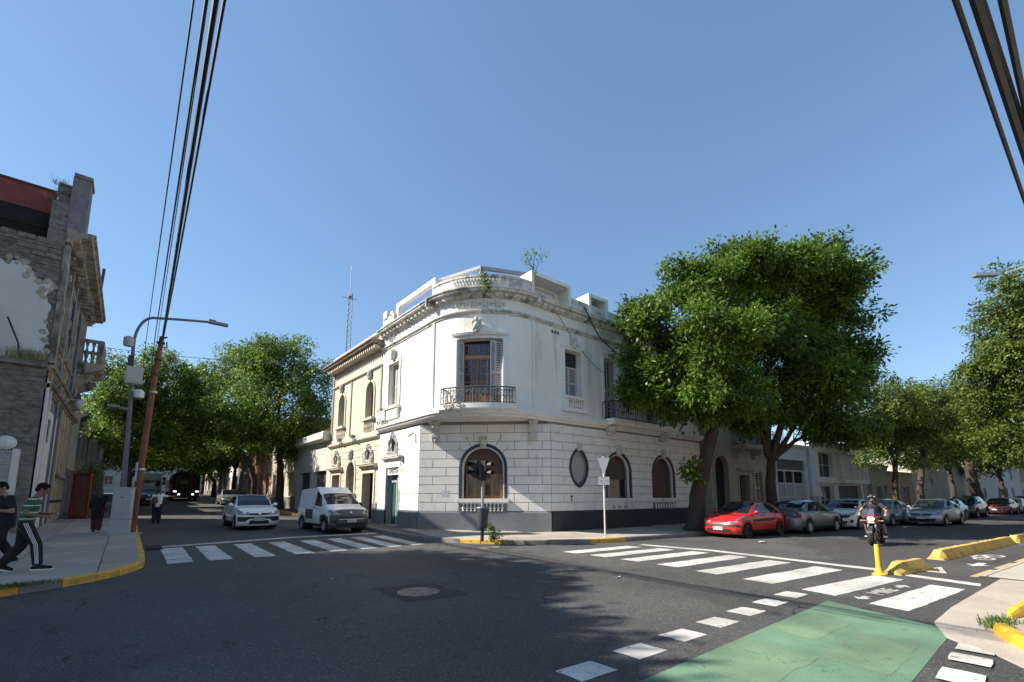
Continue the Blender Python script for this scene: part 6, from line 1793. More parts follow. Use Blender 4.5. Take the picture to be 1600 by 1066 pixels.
LOBES_B = [(24.52, 8.29, 13.13, 2.81, 2.47, 2.05), (27.11, 6.73, 13.37, 2.7, 2.43, 2.1), (29.63, 5.93, 13.34, 1.41, 1.65, 1.94), (23.35, 8.53, 9.97, 2.69, 2.55, 2.38), (27.39, 7.06, 10.19, 2.87, 2.8, 2.7), (25.14, 7.9, 7.22, 3.21, 2.78, 2.25), (29.99, 6.62, 7.75, 1.94, 2.1, 2.29), (23.23, 9.36, 5.89, 1.9, 1.62, 1.27), (27.94, 7.44, 5.5, 3.04, 2.25, 1.28), (30.72, 6.39, 5.66, 1.23, 1.47, 1.76)]
LOBES_B = [(x, y, z - .15, a * .80, b * .80, c * .80) for x, y, z, a, b, c in LOBES_B if x < 29.5] + [(29.0, 6.6, 8.2, 1.3, 1.5, 1.7)]
LOBES_C = [(38.81, 7.08, 7.92, 1.75, 1.84, 1.96), (42.46, 6.74, 7.41, 2.32, 2.43, 2.56), (42.44, 7.08, 5.56, 2.56, 2.24, 1.86), (39.95, 7.89, 5.45, 1.13, 1.43, 1.8)]
LOBES_D = [(48.95, 6.33, 8.62, 2.61, 2.49, 2.35), (51.76, 5.35, 8.28, 2.14, 2.38, 2.68), (49.58, 6.26, 6.04, 2.87, 2.51, 2.08)]
LOBES_E = [(64.88, 4.59, 9.67, 3.56, 3.27, 2.92), (64.89, 6.11, 8.54, 2.98, 2.98, 2.98), (65.01, 3.37, 8.56, 3.17, 3.17, 3.17), (65.17, 4.93, 6.46, 3.89, 3.01, 1.94)]
LOBES_G = [(39.25, 0.83, 11.26, 1.52, 1.78, 2.09), (38.61, -0.21, 12.72, 1.65, 1.9, 2.2), (40.04, 1.91, 8.88, 1.77, 1.77, 1.77), (39.95, 0.78, 8.24, 2.28, 2.28, 2.28), (42.24, 2.91, 7.72, 1.48, 1.57, 1.69), (41.07, 1.61, 5.75, 2.37, 2.19, 1.97), (39.46, -0.34, 9.45, 2.2, 2.69, 3.3)]
LOBES_H = [(8.41, 37.91, 12.05, 3.0, 2.6, 2.1), (6.94, 40.1, 10.44, 2.28, 2.4, 2.54), (10.0, 35.61, 10.07, 1.94, 2.16, 2.43), (8.31, 37.37, 8.15, 3.64, 3.1, 2.43), (10.24, 35.19, 7.58, 1.44, 1.65, 1.92), (7.34, 39.74, 6.85, 2.5, 2.16, 1.75), (9.08, 37.16, 5.74, 1.94, 1.62, 1.21)]
LOBES_I = [(6.95, 50.08, 13.62, 2.48, 2.62, 2.79), (6.33, 51.26, 9.94, 2.79, 2.79, 2.79), (8.15, 48.66, 8.55, 2.73, 2.59, 2.42), (6.87, 51.42, 6.56, 2.79, 2.23, 1.55)]
LOBES_J = [(-0.03, 39.59, 9.22, 1.96, 2.06, 2.18), (1.88, 40.45, 10.17, 2.09, 2.09, 2.09), (3.18, 40.92, 8.77, 1.68, 2.0, 2.39), (-0.66, 39.87, 6.97, 1.72, 1.91, 2.15), (1.07, 40.42, 6.78, 2.7, 2.5, 2.25), (3.05, 41.51, 6.16, 2.15, 2.05, 1.92), (-1.24, 40.53, 9.65, 1.09, 1.39, 1.75), (0.41, 40.11, 4.25, 1.33, 1.13, .9)]
LOBES_K = [(5.38, 56.73, 13.37, 1.69, 2.15, 2.7), (5.11, 56.39, 9.19, 2.65, 2.8, 2.98), (3.32, 58.37, 6.57, 3.31, 2.71, 1.99), (6.58, 59.71, 5.84, 2.46, 2.15, 1.76)]
LOBES_M = [(3.09, 75.78, 6.85, 3.38, 2.81, 2.11), (6.49, 75.45, 7.44, 4.37, 3.58, 2.62), (8.9, 70.88, 6.85, 3.38, 3.0, 2.54)]
tree('ash_tree', 'big dark green tree on the right with sprouting leaves low on its thick trunk', (19.2, 10.3, .15), [(19.2, 10.3, .1), (19.25, 10.2, 1.6), (19.6, 9.9, 3.2), (19.9, 9.6, 4.6)], .35, LOBES_A, 62000, .20, LEAF_DARK, 11, flare=1.6, per=22, spread=.24, shell=.75)
tree('ash_tree', 'tallest dark green tree, forked trunk standing behind the red car', (25.6, 9.55, .15), [(25.6, 9.55, .1), (25.55, 9.5, 1.8), (25.6, 9.4, 3.4)], .3, LOBES_B, 96000, .22, LEAF_DARK, 12, per=22, spread=.26, shell=.75)
tree('street_tree', 'round light green tree in front of the low grey house', (42.4, 7.5, .15), [(42.4, 7.5, .1), (42.3, 7.4, 2.4), (42.2, 7.2, 4.2)], .2, LOBES_C, 26000, .19, LEAF_YEL, 13)
tree('street_tree', 'light green tree with a twin trunk before the ochre house', (47.5, 6.95, .15), [(47.5, 6.95, .1), (47.7, 6.8, 2.4), (48.6, 6.6, 4.6)], .26, LOBES_D, 24000, .2, LEAF_YEL, 14)
tree('street_tree', 'large tree with a thick leaning trunk before the blank wall', (64.2, 4.95, .15), [(64.2, 4.95, .1), (63.9, 5.1, 2.2), (63.4, 5.3, 5.0)], .52, LOBES_E, 30000, .23, LEAF_YEL, 15)
tree('street_tree', 'yellowish tree leaning into the right edge of the picture', (41.0, -3.0, .15), [(41.0, -3.0, .1), (40.8, -2.4, 3.0), (40.2, -1.4, 5.4)], .3, LOBES_G, 46000, .2, LEAF_YEL, 16)
tree('street_tree', 'bright green tree next to the garage building on the left street', (8.95, 37.9, road_z(38) + .15), [(8.95, 37.9, road_z(38)), (8.9, 37.9, 3.0), (8.7, 37.8, 5.4)], .3, LOBES_H, 52000, .2, LEAF_MID, 17)
tree('street_tree', 'green tree behind the bright one on the left street', (8.95, 47, road_z(47) + .15), [(8.95, 47, road_z(47)), (8.9, 47.1, 3.0), (8.0, 48.2, 6.0)], .27, LOBES_I, 28000, .22, LEAF_MID, 18)
tree('street_tree', 'shady tree on the left pavement behind the lamp post', (-.15, 40.2, road_z(40) + .15), [(-.15, 40.2, road_z(40)), (-.1, 40.2, 2.8), (.2, 40.2, 5.0)], .26, LOBES_J, 50000, .19, LEAF_MID, 19)
tree('street_tree', 'far tree on the left pavement arching over the bus', (-.1, 57, road_z(57) + .15), [(-.1, 57, road_z(57)), (.2, 57, 3.5), (2.2, 57, 6.0)], .26, LOBES_K, 24000, .26, LEAF_MID, 20)
tree('street_tree', 'last trees of the canopy at the far end of the left street', (8.9, 72, road_z(72) + .15), [(8.9, 72, road_z(72)), (8.9, 72, 3.5), (7.8, 73, 5.5)], .26, LOBES_M, 22000, .3, LEAF_MID, 21)
def simple_lobes(x, y, z, r, seed, k=6):
    rg = random.Random(seed)
    return [(x + rg.uniform(-.6, .6) * r, y + rg.uniform(-.6, .6) * r, z + rg.uniform(-.4, .45) * r, r * rg.uniform(.5, .7), r * rg.uniform(.5, .7), r * rg.uniform(.42, .6)) for _ in range(k)]
for i, (x, y, h, r, n, sz, mt, lb) in enumerate((
        (8.95, 58.5, 8.2, 3.6, 16000, .28, LEAF_MID, 'tree beside the pale house on the left street'),
        (-.2, 49.0, 8.4, 3.2, 16000, .26, LEAF_MID, 'second tree along the left hand pavement'),
        (-.2, 67.0, 8.6, 3.8, 14000, .32, LEAF_MID, 'tree behind the bus on the left pavement'),
        (9.0, 86.0, 9.4, 4.2, 14000, .36, LEAF_MID, 'distant tree at the end of the right pavement'),
        (-.3, 84.0, 9.4, 4.2, 14000, .36, LEAF_MID, 'distant tree at the end of the left pavement'),
        (56.5, 5.9, 7.0, 3.2, 18000, .24, LEAF_YEL, 'green tree between the twin trunk tree and the blank wall'),
        (74.5, 3.75, 7.6, 3.8, 16000, .3, LEAF_YEL, 'slim far tree before the white shed'),
        (88.0, 2.1, 8.2, 4.2, 16000, .34, LEAF_YEL, 'far tree near the pale far house'),
        (104.0, .2, 8.8, 4.6, 14000, .4, LEAF_YEL, 'last tree at the far end of the right street'),
        (58.0, -5.0, 8.6, 3.8, 18000, .26, LEAF_YEL, 'broad tree on the near pavement at the right edge'),
        (76.0, -7.2, 9.2, 4.4, 16000, .32, LEAF_YEL, 'farther tree on the near pavement at the right edge'))):
    z0 = (road_z(y) if x < 10 else 0) + .15
    tree('street_tree', lb, (x, y, z0), [(x, y, z0 - .05), (x + .1, y, h * .3), (x + .15, y + .1, h * .55)], .24, simple_lobes(x, y, h, r, 40 + i), n, sz, mt, 60 + i, spread=.3)
# trees just left of the picture: they throw the big shadow over the crossing
for i, (x, y, h, r, n) in enumerate(((-13.1, 20.3, 15.0, 2.4, 26000), (-9.3, 18.4, 11.2, 3.6, 30000), (-14.0, 17.8, 11.0, 3.8, 30000), (-10.4, 13.3, 9.0, 3.3, 30000), (-21.0, 12.6, 9.5, 3.6, 30000))):
    tree('street_tree', ('very tall tree on the vacant corner lot left of the picture', 'tree on the vacant corner lot left of the picture', 'second tree on the vacant lot left of the picture', 'pavement tree left of the picture', 'farther pavement tree left of the picture')[i], (x, y, .3), [(x, y, .1), (x + .1, y, h * .3), (x + .2, y, h * .55)], .28, simple_lobes(x, y, h, r, 90 + i, 11), n, .42, LEAF_MID, 95 + i, spread=.34)
# sapling and weeds on the corner building's roof
sp = thing('roof_sapling', (12.9, 14.35, 10.36), 'thin leafy sapling sprouting from the roof parapet', 'plant', worldroot=True)
m = MB(); m.tube([(12.75, 13.72, 10.36), (12.86, 13.8, 11.2), (12.9, 13.85, 11.9), (13.05, 13.8, 12.4)], [.03, .025, .016, .008], 6); m.tube([(12.86, 13.8, 11.2), (13.1, 13.7, 11.9), (13.3, 13.6, 12.3)], [.016, .012, .006], 5); m.tube([(12.86, 13.8, 11.5), (12.6, 13.95, 12.1)], [.012, .006], 5); m.build('stem', BARK, sp)
link('leaves', leaf_mesh('leaves', [(12.9, 13.85, 12.15, .35, .3, .28), (13.3, 13.65, 12.3, .22, .2, .16), (12.62, 13.95, 12.05, .2, .2, .2), (12.9, 13.85, 11.6, .14, .14, .3)], 260, .10, LEAF_MID, 5, spread=.1, per=8), sp)
def shrub(name, label, c, lobes, n, size, mat, seed):
    r = thing(name, c, label, 'plant', 'weeds and small plants', worldroot=True)
    m = MB()
    for lb in lobes: m.tube([c, (Vector(c) + Vector(lb[:3])) / 2, lb[:3]], [.014, .01, .006], 5)
    m.build('stems', BARK, r)
    link('leaves', leaf_mesh('leaves', lobes, n, size, mat, seed, spread=.07, per=8), r)
    return r
c = FU(2.55, .4, 10.34)
shrub('cornice_weed', 'weeds hanging from the cornice over the bay window', tuple(c), [tuple(c + Vector((dx, dy, dz))) + (.16, .16, .16) for dx, dy, dz in ((0, 0, .25), (.12, -.08, .05), (-.08, -.1, .45), (.05, -.15, -.2))], 420, .09, LEAF_MID, 6)
shrub('kerb_plant', 'small green plant at the foot of the traffic light pole', (9.75, 12.55, .15), [(9.75, 12.55, .42, .13, .13, .16), (9.8, 12.5, .25, .16, .15, .12), (9.68, 12.6, .62, .08, .08, .1)], 320, .085, LEAF_MID, 7)
b_ = FU(1.5, .38, 5.36)
shrub('balcony_plant', 'dry trailing plant on the bay balcony', tuple(b_), [tuple(FU(1.35, .5, 5.22)) + (.22, .16, .1), tuple(FU(1.75, .45, 5.3)) + (.12, .1, .1)], 200, .08, leafmat('leaf_dry', (.10, .08, .05), (.22, .19, .13)), 8)
shrub('balcony_plant', 'green pot plant behind the bay balcony railing', tuple(FU(3.05, .2, 5.36)), [tuple(FU(3.05, .2, 5.58)) + (.14, .14, .2)], 200, .08, LEAF_MID, 9)
shrub('pavement_shrub', 'pale leafy shrub by the poster stand on the left pavement', (-1.6, 33.5, road_z(33) + .15), [(-1.6, 33.5, 2.6, .5, .5, .45), (-1.4, 33.8, 3.1, .4, .4, .4)], 900, .13, LEAF_YEL, 10)
# ------------------------------------------------------------------ vehicles
def interp(x, tab):
    if x <= tab[0][0]: return tab[0][1]
    for (a, va), (b, vb) in zip(tab[:-1], tab[1:]):
        if x <= b:
            t = (x - a) / (b - a); t = t * t * (3 - 2 * t) * .35 + t * .65
            return va + (vb - va) * t
    return tab[-1][1]
class Car:
    """Car lofted from cross sections. x forward, y left, z up; ground at z = 0."""
    def __init__(self, L, W, H, zb, belt, top, wt, wid, wheel, wx, arch=1.18):
        self.L, self.W, self.H, self.zb = L, W, H, zb
        self.belt, self.top, self.wt, self.wid = belt, top, wt, wid
        self.rw, self.wx = wheel, wx; self.arch = arch
    def sec(self, x):
        w = self.W / 2 * interp(x, self.wid); zb = self.zb; be = interp(x, self.belt); to = max(interp(x, self.top), be + .012); wt = min(self.W / 2 * interp(x, self.wt), w * .97)
        za = 0
        for c in self.wx:
            d = abs(x - c); r = self.rw * self.arch
            if d < r: za = max(za, self.rw + math.sqrt(r * r - d * d))
        z1 = max(zb, za - .03); z2 = max(zb + .13, za); z3 = max(zb + (be - zb) * .5, za + .05)
        return [(0, zb + .02), (w * .84, z1), (w * .975, z2), (w, z3), (w * .992, max(be - .09, za + .07)), (w * .945, be), (w * .945 + (wt - w * .945) * .52, be + (to - be) * .5), (wt, to - (to - be) * .10), (wt * .84, to - (to - be) * .015), (wt * .45, to + .012), (0, to + .018)]
    def S(self, x, t, side=1, off=0.0):
        p = self.sec(x); i = min(int(t), 9); k = t - i
        y = p[i][0] + (p[i + 1][0] - p[i][0]) * k; z = p[i][1] + (p[i + 1][1] - p[i][1]) * k
        ty, tz = p[i + 1][0] - p[i][0], p[i + 1][1] - p[i][1]; n = math.hypot(ty, tz) or 1
        return Vector((x, side * (y + tz / n * off), z - ty / n * off))
    def body(self, fd=.3, rd=.24):
        mb = MB(); h = self.L / 2; hf = h - fd * .80 + .02; hr = h - rd * .80 + .02
        xs = sorted(set([round(-h + self.L * i / 64, 4) for i in range(65)] + [round(c + s * self.rw * self.arch * k, 4) for c in self.wx for s in (-1, 1) for k in (.9, .97, 1.0, 1.03)]))
        xs = sorted([x for x in xs if -hr < x < hf] + [-hr, hf]); self.hf, self.hr = hf, hr
        rings = []
        for x in xs:
            p = self.sec(x)
            rings.append([(x, y, z) for y, z in p] + [(x, -y, z) for y, z in p[-2:0:-1]])
        n = len(rings[0]); b0 = len(mb.v)
        for r in rings: mb.v.extend(r)
        for i in range(len(rings) - 1):
            for k in range(n):
                a = b0 + i * n + k; c = b0 + i * n + (k + 1) % n
                mb.f.append((a, c, c + n, a + n)); mb.mi.append(1 if k in (0, 1, n - 1, n - 2) else 0)
        mb.f.append(tuple(range(b0, b0 + n))); mb.mi.append(0)
        e = b0 + (len(rings) - 1) * n
        mb.f.append(tuple(range(e, e + n))); mb.mi.append(0)
        return mb
    def patch(self, x0, x1, t0, t1, side=1, off=.008, nx=8, nt=5, x0t=None, x1t=None, both=False):
        """Panel on the body surface. x0t / x1t: x limits at the upper edge for raked ends."""
        mb = MB(); x0t = x0 if x0t is None else x0t; x1t = x1 if x1t is None else x1t
        sides = (1, -1) if both else (side,)
        for sd in sides:
            g = []
            for j in range(nt + 1):
                t = t0 + (t1 - t0) * j / nt; k = j / nt
                xa, xb = x0 + (x0t - x0) * k, x1 + (x1t - x1) * k
                g.append([self.S(xa + (xb - xa) * i / nx, t, sd, off) for i in range(nx + 1)])
            for j in range(nt):
                for i in range(nx):
                    mb.poly([g[j][i], g[j][i + 1], g[j + 1][i + 1], g[j + 1][i]])
        return mb
    def dome(self, sgn, z0, z1, w, depth, xb, p=3.2, nz=8, ny=14, m=0):
        """Bumper: rounded end between z0 and z1."""
        mb = MB(); zc, hh = (z0 + z1) / 2, (z1 - z0) / 2
        g = []
        for j in range(nz + 1):
            z = z0 + (z1 - z0) * j / nz; row = []
            for i in range(ny + 1):
                y = -w + 2 * w * i / ny
                k = (abs(y / w) ** p + abs((z - zc) / hh) ** p * .55) ** (1 / p)
                x = xb + depth * math.sqrt(max(0, 1 - min(1, k * .97) ** 2.4))
                row.append((sgn * x, y, z))
            g.append(row)
        xin = (self.hf if sgn > 0 else self.hr) - .03; p9 = self.sec(sgn * xin)
        g.append([(sgn * xin, yy * .95, interp(abs(yy) , [(0, p9[10][1]), (p9[8][0], p9[8][1]), (p9[7][0] + .001, p9[7][1]), (p9[5][0] + .01, p9[5][1]), (w, p9[4][1])]) - .004) for (_, yy, _) in g[-1]])
        nz += 1
        for j in range(nz):
            for i in range(ny):
                mb.poly([g[j][i], g[j][i + 1], g[j + 1][i + 1], g[j + 1][i]])
        return mb, (lambda y, z, off=.006: (sgn * (xb + depth * math.sqrt(max(0, 1 - min(1, ((abs(y / w) ** p + abs((z - zc) / hh) ** p * .55) ** (1 / p)) * .97) ** 2.4)) + off), y, z))
def onface(fn, pts, off=.008, th=0.0):
    """Polygon in (y, z) laid on a bumper surface, finely cut so that it follows the curve."""
    mb = MB()
    ys_ = [p[0] for p in pts]; n = max(2, int((max(ys_) - min(ys_)) / .05))
    y0, y1 = min(ys_), max(ys_)
    for i in range(n):
        a, b = y0 + (y1 - y0) * i / n, y0 + (y1 - y0) * (i + 1) / n
        p = clip(clip(pts, 1, 0, b), -1, 0, -a)
        if len(p) > 2:
            mb.poly([fn(y, z, off) for y, z in p])
    return mb
def wheel_parts(root, c, r, w, side, rim_mat, spokes=8):
    x, y = c
    m = MB(); m.lathe((x, y - side * w, r), [(r * .62, 0), (r * .93, .0), (r, w * .18), (r, w * .85), (r * .93, w), (r * .64, w), (r * .62, w * .5)], 22, axis=(0, side, 0), caps=False); t = m.build('wheel', RUBBER, root, smooth=40)
    m = MB(); m.lathe((x, y - side * w, r), [(r * .63, w * .3), (r * .64, w * .93), (r * .60, w * .95), (r * .58, w * .78), (r * .12, w * .74), (r * .12, w * .9), (.01, w * .92)], 20, axis=(0, side, 0)); ri = m.build('rim', BLACKP if spokes else rim_mat, t, smooth=40)
    if spokes:
        m = MB()
        for k in range(spokes):
            a = 2 * math.pi * k / spokes; d = Vector((math.cos(a), 0, math.sin(a))); s = Vector((-d.z, 0, d.x))
            m.obox(Vector((x, y - side * w * .15, r)) + d * r * .34, d, s, (0, 1, 0), r * .29, r * .07, .012)
        m.lathe((x, y - side * w, r), [(r * .56, w * .84), (r * .63, w * .97), (r * .66, w * .97), (r * .66, w * .86)], 20, axis=(0, side, 0))
        m.build('spokes', rim_mat, ri)
PLATE = pm('plate_white', (.62, .62, .6), rough=.5); PLATEK = pm('plate_text', (.03, .03, .04), rough=.5)
LAMP = glass('lamp_clear', (.30, .31, .32), .12); TAIL = glass('lamp_red', (.35, .015, .012), .15); CGLASS = glass('car_glass', (.018, .024, .03), .03)
SEAM = pm('panel_seam', (.015, .015, .016), rough=.6)
def build_car(name, label, spec, paint, loc, heading, group, kind='sedan', detail=2, lower=None, rim=ALU, plate='AB 123 CD', bumper_mat=None, dark_lower=False):
    root = thing(name, loc, label, 'car' if kind != 'van' else 'van', group, rz=heading)
    if kind == 'van': root['category'] = 'van'
    c = spec['car']; h = c.L / 2
    bumper_mat = bumper_mat or paint
    b = c.body(spec['fd'], spec['rd']).build('body', [paint, BLACKP], root, smooth=38)
    fz, rz_ = spec['fz'], spec['rz']
    # bumpers
    mb, ff = c.dome(1, c.zb - .02, fz, c.W / 2 * .985, spec['fd'], h - spec['fd'] + .02); fb = mb.build('front_bumper', bumper_mat, root, smooth=60)
    mb, rf = c.dome(-1, c.zb - .01, rz_, c.W / 2 * .975, spec['rd'], h - spec['rd'] + .02); rb_ = mb.build('rear_bumper', bumper_mat, root, smooth=60)
    # glass
    ws = spec['ws']; c.patch(ws[0], ws[1], 7.25, 10, both=True, off=.01, nx=8, nt=4).build('windscreen', CGLASS, root, smooth=True)
    rw_ = spec['rw']
    if rw_: c.patch(rw_[0], rw_[1], 7.3, 10, both=True, off=.01, nx=6, nt=4).build('rear_window', CGLASS, root, smooth=True)
    for sd in (1, -1):
        for (a, bb, at, bt) in spec['side']:
            c.patch(a, bb, 5.14, 6.86, sd, .012, x0t=at, x1t=bt).build('side_window', CGLASS, root, smooth=True)
        if detail > 0:
            for x in spec['seams']:
                c.patch(x - .006, x + .006, 2.2, 5.1, sd, .004, nx=1, nt=8).build('door_seam', SEAM, root)
            for x in spec['handles']:
                m = MB(); p = c.S(x, 4.55, sd, .02); m.obox(p, (1, 0, 0), (0, 1, 0), (0, 0, 1), .085, .014, .014); m.build('door_handle', paint if not dark_lower else BLACKP, root)
            mx, mz = spec['mirror']
            m = MB(); p = c.S(mx, 5.2, sd, .10) + Vector((0, sd * .03, .05)); m.ball(p, .075, .10, .075, 10, 6); m.obox(p + Vector((0, -sd * .09, -.04)), (1, 0, 0), (0, 1, 0), (0, 0, 1), .03, .07, .02); m.build('wing_mirror', spec.get('mirror_mat', paint), root, smooth=40)
            if spec.get('strip'):
                z0, z1 = spec['strip']; c.patch(c.wx[1] + c.rw * 1.3, c.wx[0] - c.rw * 1.3, z0, z1, sd, .012, nx=10, nt=2).build('side_strip', BLACKP, root)
        # lamps
        onface(ff, [(sd * y, z) for y, z in spec['head']], .012).build('headlight', LAMP, root, smooth=True)
        if spec.get('headside'):
            a, bb, t0, t1 = spec['headside']; c.patch(a, bb, t0, t1, sd, .012, nx=5, nt=3, x0t=a + .03).build('headlight_side', LAMP, root, smooth=True)
        onface(rf, [(sd * y, z) for y, z in spec['tail']], .012).build('tail_light', TAIL, root)
        if spec.get('fog'): onface(ff, [(sd * y, z) for y, z in spec['fog']], .012).build('fog_grille', BLACKP, root)
    for nm, pts, mt in spec['grilles']:
        onface(ff, pts, .010).build(nm, mt, root, smooth=True)
    for f_, z in ((ff, spec['plz']), (rf, spec['plzr'])):
        p = onface(f_, [(-.20, z - .065), (.20, z - .065), (.20, z + .065), (-.20, z + .065)], .022).build('number_plate', PLATE, root)
        if detail > 1:
            sg = 1 if f_ is ff else -1
            text_mesh(plate, .085, PLATEK, 'plate_text', p, lambda s, d, zz, f_=f_, sg=sg: Vector(f_(sg * s, zz, .03)), 0, 0, z, depth=.001, sx=.9)
    if spec.get('badge'):
        m = MB(); m.lathe(ff(0, spec['badge'], .012), [(.055, 0), (.05, .012), (.02, .014)], 12, axis=(1, 0, 0)); m.build('badge', CHROME, root)
    for x in c.wx:
        for sd in (1, -1):
            wheel_parts(root, (x, sd * (c.W / 2 - .005)), c.rw, .20, sd, rim, spec.get('spokes', 9))
            m = MB(); m.lathe((x, sd * (c.W / 2 - .42), c.rw), [(c.rw * 1.14, 0), (c.rw * 1.16, .28)], 18, axis=(0, sd, 0)); m.build('wheel_well', BLACKP, root)
    if detail > 0 and spec.get('antenna'):
        m = MB(); a = spec['antenna']; m.tube([a, (a[0] - .12, a[1], a[2] + .28)], .006, 4); m.build('antenna', BLACKP, root)
    return root
def hull(L, W, H, hood, belt_r, cowl, roof0, roof1, tailx, deck, zb=.18, wheel=.30, wb=2.5, fo=.8, tumble=.72, nose=.62, beltf=None):
    """Sedan or hatchback proportions. All x measured from the front bumper backwards."""
    h = L / 2; X = lambda d: h - d
    bf = beltf or hood
    belt = sorted([(X(0), nose), (X(.25), nose + (bf - nose) * .55), (X(cowl * .6), bf - .02), (X(cowl), bf), (X(L * .6), belt_r - .01), (X(L - .35), belt_r), (X(L), belt_r - .10)])
    top = sorted([(X(0), nose + .01), (X(.12), nose + .08), (X(.45), (nose + hood) / 2 + .10), (X(cowl), hood + .04), (X((cowl + roof0) / 2 + .05), (hood + H) / 2 + .06), (X(roof0), H - .035), (X((roof0 + roof1) / 2), H), (X(roof1), H - .05), (X((roof1 + tailx) / 2), (H + deck) / 2 + .05), (X(tailx), deck + .02), (X(L - .12), deck - .02), (X(L), deck - .12)])
    wt = sorted([(X(0), .70), (X(.3), .82), (X(cowl), .86), (X(cowl + .25), .80), (X(roof0), tumble), (X((roof0 + roof1) / 2), tumble + .01), (X(roof1), tumble - .02), (X(tailx), .76), (X(L), .72)])
    wid = sorted([(X(0), .80), (X(.10), .88), (X(.3), .955), (X(.7), 1.0), (X(L * .5), 1.0), (X(L - .5), .98), (X(L - .12), .91), (X(L), .84)])
    return Car(L, W, H, zb, belt, top, wt, wid, wheel, (X(fo), X(fo + wb)))
def spec_of(car, cowl, roof0, roof1, tailx, pill, **k):
    h = car.L / 2; X = lambda d: h - d
    s = dict(car=car, fd=.30, rd=.24, fz=.66, rz=.80, ws=(X(roof0 - .03), X(cowl + .04)), rw=(X(tailx - .06), X(roof1 + .08)) if tailx else None,
             side=[], seams=[X(cowl + .15), X(pill), X(tailx - .25 if tailx else 3.5)], handles=[X(pill - .2), X(pill + .78)], mirror=(X(cowl + .28), 0), antenna=(X(roof0 + .15), 0, car.H + .0),
             head=[(.42, .60), (.80, .64), (.82, .74), (.60, .74), (.40, .66)], tail=[(.45, .70), (.85, .70), (.85, .86), (.5, .86)],
             grilles=[('upper_grille', [(-.40, .60), (.40, .60), (.46, .68), (-.46, .68)], BLACKP), ('lower_grille', [(-.55, .26), (.55, .26), (.62, .42), (-.62, .42)], BLACKP)], plz=.46, plzr=.55, badge=.64, fog=None, spokes=9)
    a0, a1 = cowl + .22, roof0 + .12
    s['side'] = [(X(pill - .03), X(a0), X(pill - .03), X(a1)), (X(tailx - .32 if tailx else 3.0), X(pill + .05), X(roof1 - .05 if tailx else 3.0), X(pill + .05))]
    s.update(k)
    return s
# --- white sedan at the crossing
ce = hull(4.27, 1.70, 1.50, .93, .97, 1.12, 1.85, 2.95, 3.75, 1.06, wheel=.29, wb=2.55, fo=.80, nose=.70)
s_etios = spec_of(ce, 1.12, 1.85, 2.95, 3.7, 2.28, fz=.76, head=[(.40, .66), (.80, .68), (.83, .82), (.62, .83), (.38, .72)], headside=(2.135 - .50, 2.135 - .16, 4.3, 5.0), badge=.665,
    grilles=[('upper_grille', [(-.36, .62), (.36, .62), (.42, .70), (-.42, .70)], BLACKP), ('grille_line', [(-.78, .655), (0, .60), (.78, .655), (.78, .672), (0, .625), (-.78, .672)], BLACKP), ('bumper_insert', [(-.82, .55), (.82, .55), (.80, .36), (.55, .34), (.38, .46), (-.38, .46), (-.55, .34), (-.80, .36)], BLACKP), ('lower_grille', [(-.42, .24), (.42, .24), (.34, .40), (-.34, .40)], BLACKP), ('chrome_strip', [(-.34, .255), (.34, .255), (.34, .275), (-.34, .275)], CHROME)], plz=.44)
WHITECAR = carpaint('paint_white', (.84, .845, .85))
build_car('parked_car'.replace('parked_', 'white_'), 'white sedan waiting at the left zebra crossing, facing the camera', s_etios, WHITECAR, (4.55, 24.6, road_z(24.3)), R(-90), 'cars driving towards the crossing')
# --- white van
cv = Car(3.95, 1.72, 1.86, .22,
    sorted([(1.975, .78), (1.75, .92), (1.2, 1.00), (.75, 1.04), (0, 1.06), (-1.9, 1.08), (-1.975, 1.05)]),
    sorted([(1.975, .80), (1.85, .92), (1.5, 1.03), (1.15, 1.12), (.85, 1.36), (.5, 1.62), (.35, 1.66), (.2, 1.80), (.05, 1.85), (-1.2, 1.86), (-1.85, 1.83), (-1.975, 1.76)]),
    sorted([(1.975, .72), (1.5, .84), (1.1, .86), (.5, .80), (0, .82), (-1.9, .84), (-1.975, .80)]),
    sorted([(1.975, .82), (1.88, .90), (1.65, .98), (1.3, 1.0), (-1.8, 1.0), (-1.975, .95)]), .30, (1.2, -1.3), arch=1.2)
s_van = spec_of(cv, .9, 1.4, 3.5, None, 1.9, fd=.34, fz=.82, rz=.9, ws=(.52, 1.10), rw=None, side=[(.05, .82, .10, .50)], seams=[.95, -.05, -.9], handles=[.12], mirror=(.78, 0), mirror_mat=BLACKP,
    head=[(.46, .76), (.82, .72), (.84, .92), (.70, .97), (.46, .90)], headside=(1.55, 1.83, 4.1, 5.0), tail=[(.6, .5), (.84, .5), (.84, 1.0), (.6, 1.0)],
    grilles=[('upper_grille', [(-.42, .74), (.42, .74), (.44, .90), (-.44, .90)], pm('van_grille', (.06, .062, .065), rough=.4)), ('bumper_slot', [(-.50, .57), (.50, .57), (.54, .66), (-.54, .66)], IRON), ('chrome_strip', [(-.52, .545), (.52, .545), (.52, .575), (-.52, .575)], WHITEP), ('lower_grille', [(-.6, .27), (.6, .27), (.6, .40), (-.6, .40)], IRON)], fog=[(.60, .40), (.76, .42), (.76, .54), (.60, .50)], badge=.82, plz=.50, antenna=(.6, 0, 1.66), spokes=7)
VB = pm('van_bumper', (.075, .075, .078), rough=.6)
vr = build_car('delivery_van', 'small white delivery van with a dark grey bumper beside the tan building', s_van, WHITECAR, (7.15, 20.95, road_z(20.8)), R(-86), 'cars driving towards the crossing', kind='van', bumper_mat=VB, dark_lower=True)
for sd in (1, -1):
    cv.patch(-.85, -.02, 2.6, 3.9, sd, .012).build('side_cladding', VB, vr)
    cv.patch(.78, 1.62, 2.0, 3.3, sd, .012).build('arch_cladding', VB, vr)
